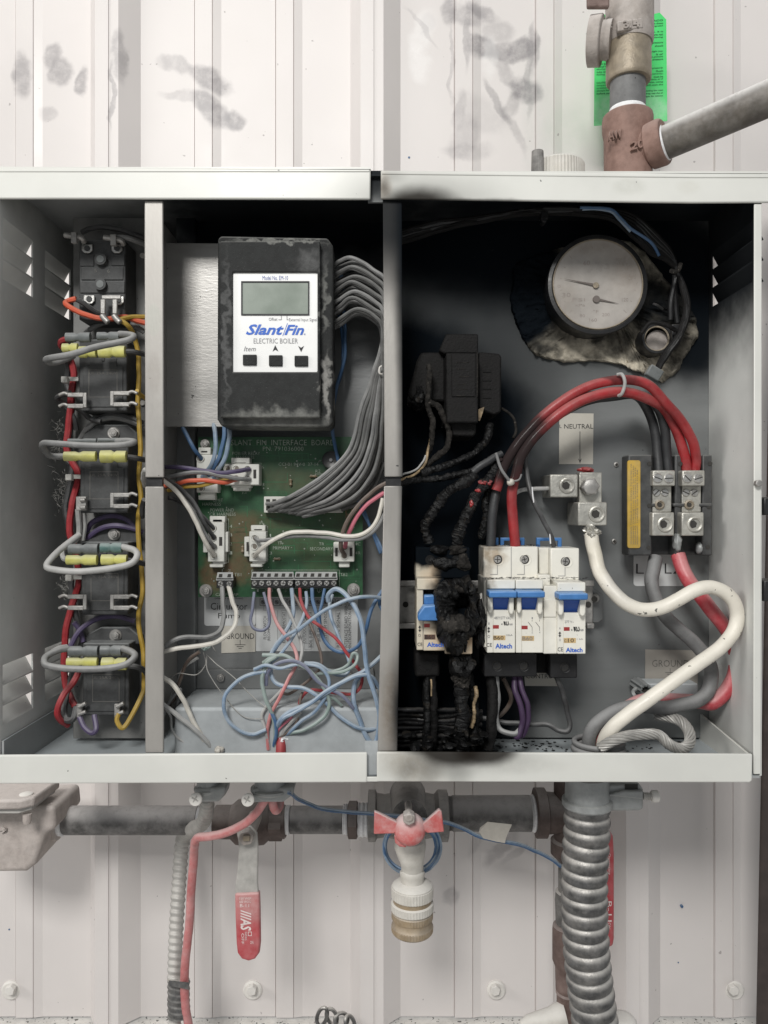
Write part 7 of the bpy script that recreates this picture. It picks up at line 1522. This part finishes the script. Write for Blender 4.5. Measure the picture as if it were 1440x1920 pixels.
cab_([(510, 1484, .044), (511, 1505, .046), (517, 1519, .050), (524, 1510, .056), (526, 1485, .06)], 8, 'wire_redpink', 'short red cable loop hanging from the wider connector')
# thick flexible conduit and its connector
fc = thing('flexible_conduit', 'thick ribbed grey flexible conduit hanging under the right bay', 'conduit', (1110, 1920, .04))
pitch = 25 * K(.042)
sm_ = [(1101, 1500, .042), (1100, 1560, .042), (1097, 1608, .042), (1095.5, 1660, .042), (1096, 1712, .042), (1098, 1754, .042), (1101, 1799, .042), (1107, 1851, .042), (1116, 1920, .042), (1126, 1990, .042), (1140, 2060, .042)]
def rib(L):
    f = (L / pitch) % 1.0
    return .885 + .15 * (math.sin(math.pi * f) ** .55 if 0 < f < 1 else 0) + .008 * mn.noise(Vector((L * 90, 0, 0)))
G().tube(sm_, 42, 40, 26, rfun=rib, jitter=.006).build('ribbed_sleeve', 'conduit_grey', fc, angle=70)
cc = thing('conduit_connector', 'grey clamp connector with a side screw holding the thick conduit', 'connector', (1110, 1522, .04))
vl(1101, [(1455, 40), (1490, 41), (1515, 42)], .042, 'clamp_grey', 'sleeve', cc, 44)
vl(1101, [(1497, 43), (1499, 46.5), (1509, 46.5), (1512, 44)], .042, 'clamp_grey', 'bead', cc, 44)
g = G(); g.prism([(1128, 1473), (1200, 1470), (1207, 1482), (1207, 1518), (1198, 1521), (1140, 1522)], .038, .052); g.build('ear', 'clamp_grey', cc, bevel=.0018, seg=3)
g = G(); g.prism([(1138, 1492), (1170, 1483), (1207, 1483), (1207, 1500), (1180, 1497)], .0345, .039); g.build('ear_ridge', 'clamp_grey', cc, bevel=.0010)
G().box(1172, 1471, 1196, 1480, .0375, .0383).build('ear_slot', 'hole_dark', cc)
hl(1493, [(1206, 6), (1208, 7.5), (1210, 6), (1212, 7.5), (1214, 6), (1216, 7.5), (1218, 6), (1222, 7)], .036, 'conduit_pale', 'screw_thread', cc, 16)
hl(1493, [(1221, 9), (1223, 11), (1233, 11), (1235, 9)], .036, 'screw_white', 'screw_head', cc, 20)
# bottom edge things
ey = thing('chain', 'dark grey chain links lying on the ledge at the bottom of the wall', 'chain', (630, 1915, .14))
for i, (x, y, a, rx, ry) in enumerate(((604, 1906, .3, 9, 17), (622, 1906, 1.2, 15, 9), (640, 1912, .5, 12, 13), (656, 1918, 1.3, 14, 8))):
    pts = []
    for k in range(13):
        b = 2 * math.pi * k / 12; X, Y = rx * math.cos(b), ry * math.sin(b); pts.append((x + X * math.cos(a) - Y * math.sin(a), y + X * math.sin(a) + Y * math.cos(a), .140 + .004 * math.sin(b + i)))
    G().tube(pts, 3.6, 9, 3).build('link', 'conduit_grey', ey)
ft = thing('pipe_union', 'white dusty pipe union at the foot of the drop pipe', 'pipe fitting', (1040, 1915, .13))
g = G(); A = P(976, 1922, .12); B = P(1046, 1908, .12); L = (B - A).length
g.lathe(A, B, [(0, .003), (L * .2, .006), (L * .5, .007), (L * .8, .008), (L, .010), (L * 1.2, .010)], 28).build('cone', 'tap_dusty', ft)
cp = thing('white_cap', 'white round cap edge right of the conduit at the bottom of the photo', 'cap', (1168, 1915, .12)); vl(1166, [(1905, 14), (1907, 22), (1913, 27), (1930, 29)], .12, 'screw_white', 'dome', cp, 30)
for x, y, r in ((1279, 1700, 2.6), (225, 1739, 2.4), (17, 1743, 1.6), (377, 1757, 1.6), (1272, 1805, 1.3), (767, 295, 2.0)):
    G().disc(x, y, WD - .0004 - (.0017 if x == 1279 else 0), WD + .0001, r, seg=10).build('paint_speck', 'wire_blueclean' if x != 377 else 'hole_dark', wall, smooth=False)

# ------------------------------------------------------------------ above the cabinet
TD_ = .10
def tl_(c, A, B, prof, mat, name, parent, seg=36, flute=None):
    """lathe between two crop points (x, y, depth); prof [(fraction, radius in crop px)]"""
    a = cv(c, [A])[0]; b = cv(c, [B])[0]; a3, b3 = P(*a), P(*b); L = (b3 - a3).length; k_ = K((a[2] + b[2]) / 2) / CR[c][2]
    return G().lathe(a3, b3, [(t * L, r * k_) for t, r in prof], seg, flute).build(name, mat, parent)
rv = thing('relief_valve', 'dusty bronze relief valve marked 3/4 with a side outlet above the cabinet', 'valve', (1180, 150, TD_))
tl_('t', (592, -160, TD_), (588, 300, TD_), [(0, 120), (.33, 125), (.36, 132), (.37, 143), (.84, 145), (.92, 144), (.96, 138)], 'bronze_dusty', 'body', rv, 48)
tl_('t', (590, -120, TD_), (590, 20, TD_), [(0, 132), (.8, 136), (.95, 138), (1, 134)], 'bronze_dusty', 'bonnet', rv, 48)
tl_('t', (585, 255, TD_), (584, 505, TD_), [(0, 128), (.06, 133), (.90, 135), (.97, 134), (1, 128)], 'bronze', 'lower_collar', rv, 48)
tl_('t', (343, 255, TD_ + .001), (480, 245, TD_ - .0045), [(0, 132), (.02, 142), (.52, 144), (.56, 140), (.60, 110), (.72, 108), (.78, 112), (1, 112)], 'bronze_dusty', 'outlet', rv, 44)
G().box(*bx4('t', 332, -30, 470, 42), .082, .086).build('lever', 'iron_brown', rv, bevel=.0014)
kz = K(TD_); zf = TD_ - 143 / 3.273 * kz
G().prism([cv('t', [p])[0] for p in ((515, 130), (668, 108), (676, 168), (520, 190))], zf - .0005, zf + .003).build('cast_plate', 'bronze_dusty', rv, bevel=.0008)
text('3/4', bx4('t', 552, 124, 650, 172), zf - .0008, 'bronze_dusty', rv, name='cast_number', thick=.0008, bold=.02, tilt=.12)
text('<', bx4('t', 448, 148, 480, 176), zf + .003, 'bronze_dusty', rv, name='cast_arrow', thick=.0012, bold=.03)
np_ = thing('pipe_nipple', 'grey pipe nipple with white tape at both ends under the relief valve', 'pipe', (1177, 215, TD_))
tl_('t', (580, 455, TD_), (578, 690, TD_), [(0, 106), (1, 106)], 'pipe_dusty' if False else 'cable_grey', 'tube', np_, 40)
tl_('t', (582, 420, TD_), (581, 482, TD_), [(0, 112), (.3, 116), (.55, 113), (.75, 115), (1, 110)], 'tape_white', 'thread_tape', np_, 40)
tl_('t', (578, 672, TD_), (577, 722, TD_), [(0, 108), (.4, 113), (.7, 111), (1, 117)], 'tape_white', 'thread_tape', np_, 40)
tt = thing('pipe_tee', 'rust brown tee above the cabinet with a branch to the right', 'pipe fitting', (1180, 322, TD_))
tl_('t', (578, 708, TD_), (582, 1180, TD_), [(0, 136), (.02, 148), (.06, 152), (.20, 152), (.26, 147), (.30, 143), (1, 143)], 'iron_rust', 'body', tt, 48)
tl_('t', (600, 950, TD_), (790, 872, TD_ - .014), [(0, 105), (.35, 112), (.55, 118), (.62, 134), (.98, 138), (1.06, 134), (1.10, 126)], 'iron_rust', 'branch', tt, 44)
zt = TD_ - 143 / 3.273 * kz
text('AW', bx4('t', 452, 802, 545, 858), zt + .0025, 'iron_rust', tt, name='cast_letters', thick=.0016, bold=.02, shear=.2, tilt=.25); text('20', bx4('t', 588, 868, 675, 920), zt - .0005, 'iron_rust', tt, name='cast_letters', thick=.002, bold=.02, shear=.2, tilt=.25)
dg = thing('branch_pipe', 'grey steel pipe slanting up to the right out of the rusty tee', 'pipe', (1350, 270, .08))
tl_('t', (745, 905, TD_ - .010), (1640, 520, TD_ - .062), [(0, 104), (1, 106)], 'pipe_branch', 'tube', dg, 40)
tl_('t', (738, 905, TD_ - .0095), (815, 872, TD_ - .0145), [(0, 118), (.3, 122), (.5, 116), (.7, 119), (1, 106)], 'tape_white', 'thread_tape', dg, 40)
kn = thing('vent_cap', 'round fluted cap with a small black knob peeping over the cabinet top', 'cap', (1045, 322, .10))
vl(1046, [(306, 30), (308, 44), (312, 49), (345, 50)], .10, 'tap_dusty', 'fluted_disc', kn, 100, (.004, .0005))
vl(1008, [(283, 9), (284, 11), (300, 11.5), (330, 12)], .085, 'pipe_dusty', 'knob', kn, 44, (.002, .0002))
gtg = thing('instruction_tag', 'bright green instruction tag hanging behind the relief valve', 'tag', (1185, 235, .15))
GT = .150
G().prism([cv('t', [p])[0] for p in ((372, 772), (378, 90), (740, 86), (775, 77), (816, 120), (822, 742), (600, 757))], GT, GT + .0004).build('card', 'tag_green', gtg, smooth=False)
R_ = ['BRACO', 'to use those', 'or be upgraded', '', 'els, it is', 'are not', 'relieving', '', 'pressure', 'should', '', 'height may', 'it of', 'to prevent', 'pressure', '', '', 'line is properly', 'flush', 'owner(s),', 'must be', 'conditions, or if', 'noise, owing', 'spill seen the', '', 'scalding the next', 'during, near that of', 'pipes for volume']
for i, s_ in enumerate(R_):
    if not s_: continue
    y = 120 + i * 17.2; L = min(115, 9 + len(s_) * 7)
    text(s_, bx4('t', 796 - L if i else 700, y, 796, y + 11), GT - .0003, 'print_green', gtg, shear=.15, tilt=.05, bold=.02)
L_ = ['must be clear', 'relief to a safe', 'discharge place', 'tube on the', 'failing to do', '', '', 'CAUTION: the', 'temperature and', 'pressure shall', 'always be shut', 'before service']
for i, s_ in enumerate(L_):
    if s_: text(s_, bx4('t', 388, 385 + i * 16.5, 388 + len(s_) * 8.2, 396 + i * 16.5), GT - .0003, 'print_green', gtg, shear=.15, tilt=.05, bold=.02)
# small dark latches on the outside of the right wall
for y0, y1 in ((932, 966), (1088, 1128)):
    G().box(1432, y0, 1462, y1, .004, .02).build('latch', 'gauge_black', cab, bevel=.001)
print('OBJECTS', len(bpy.data.objects))
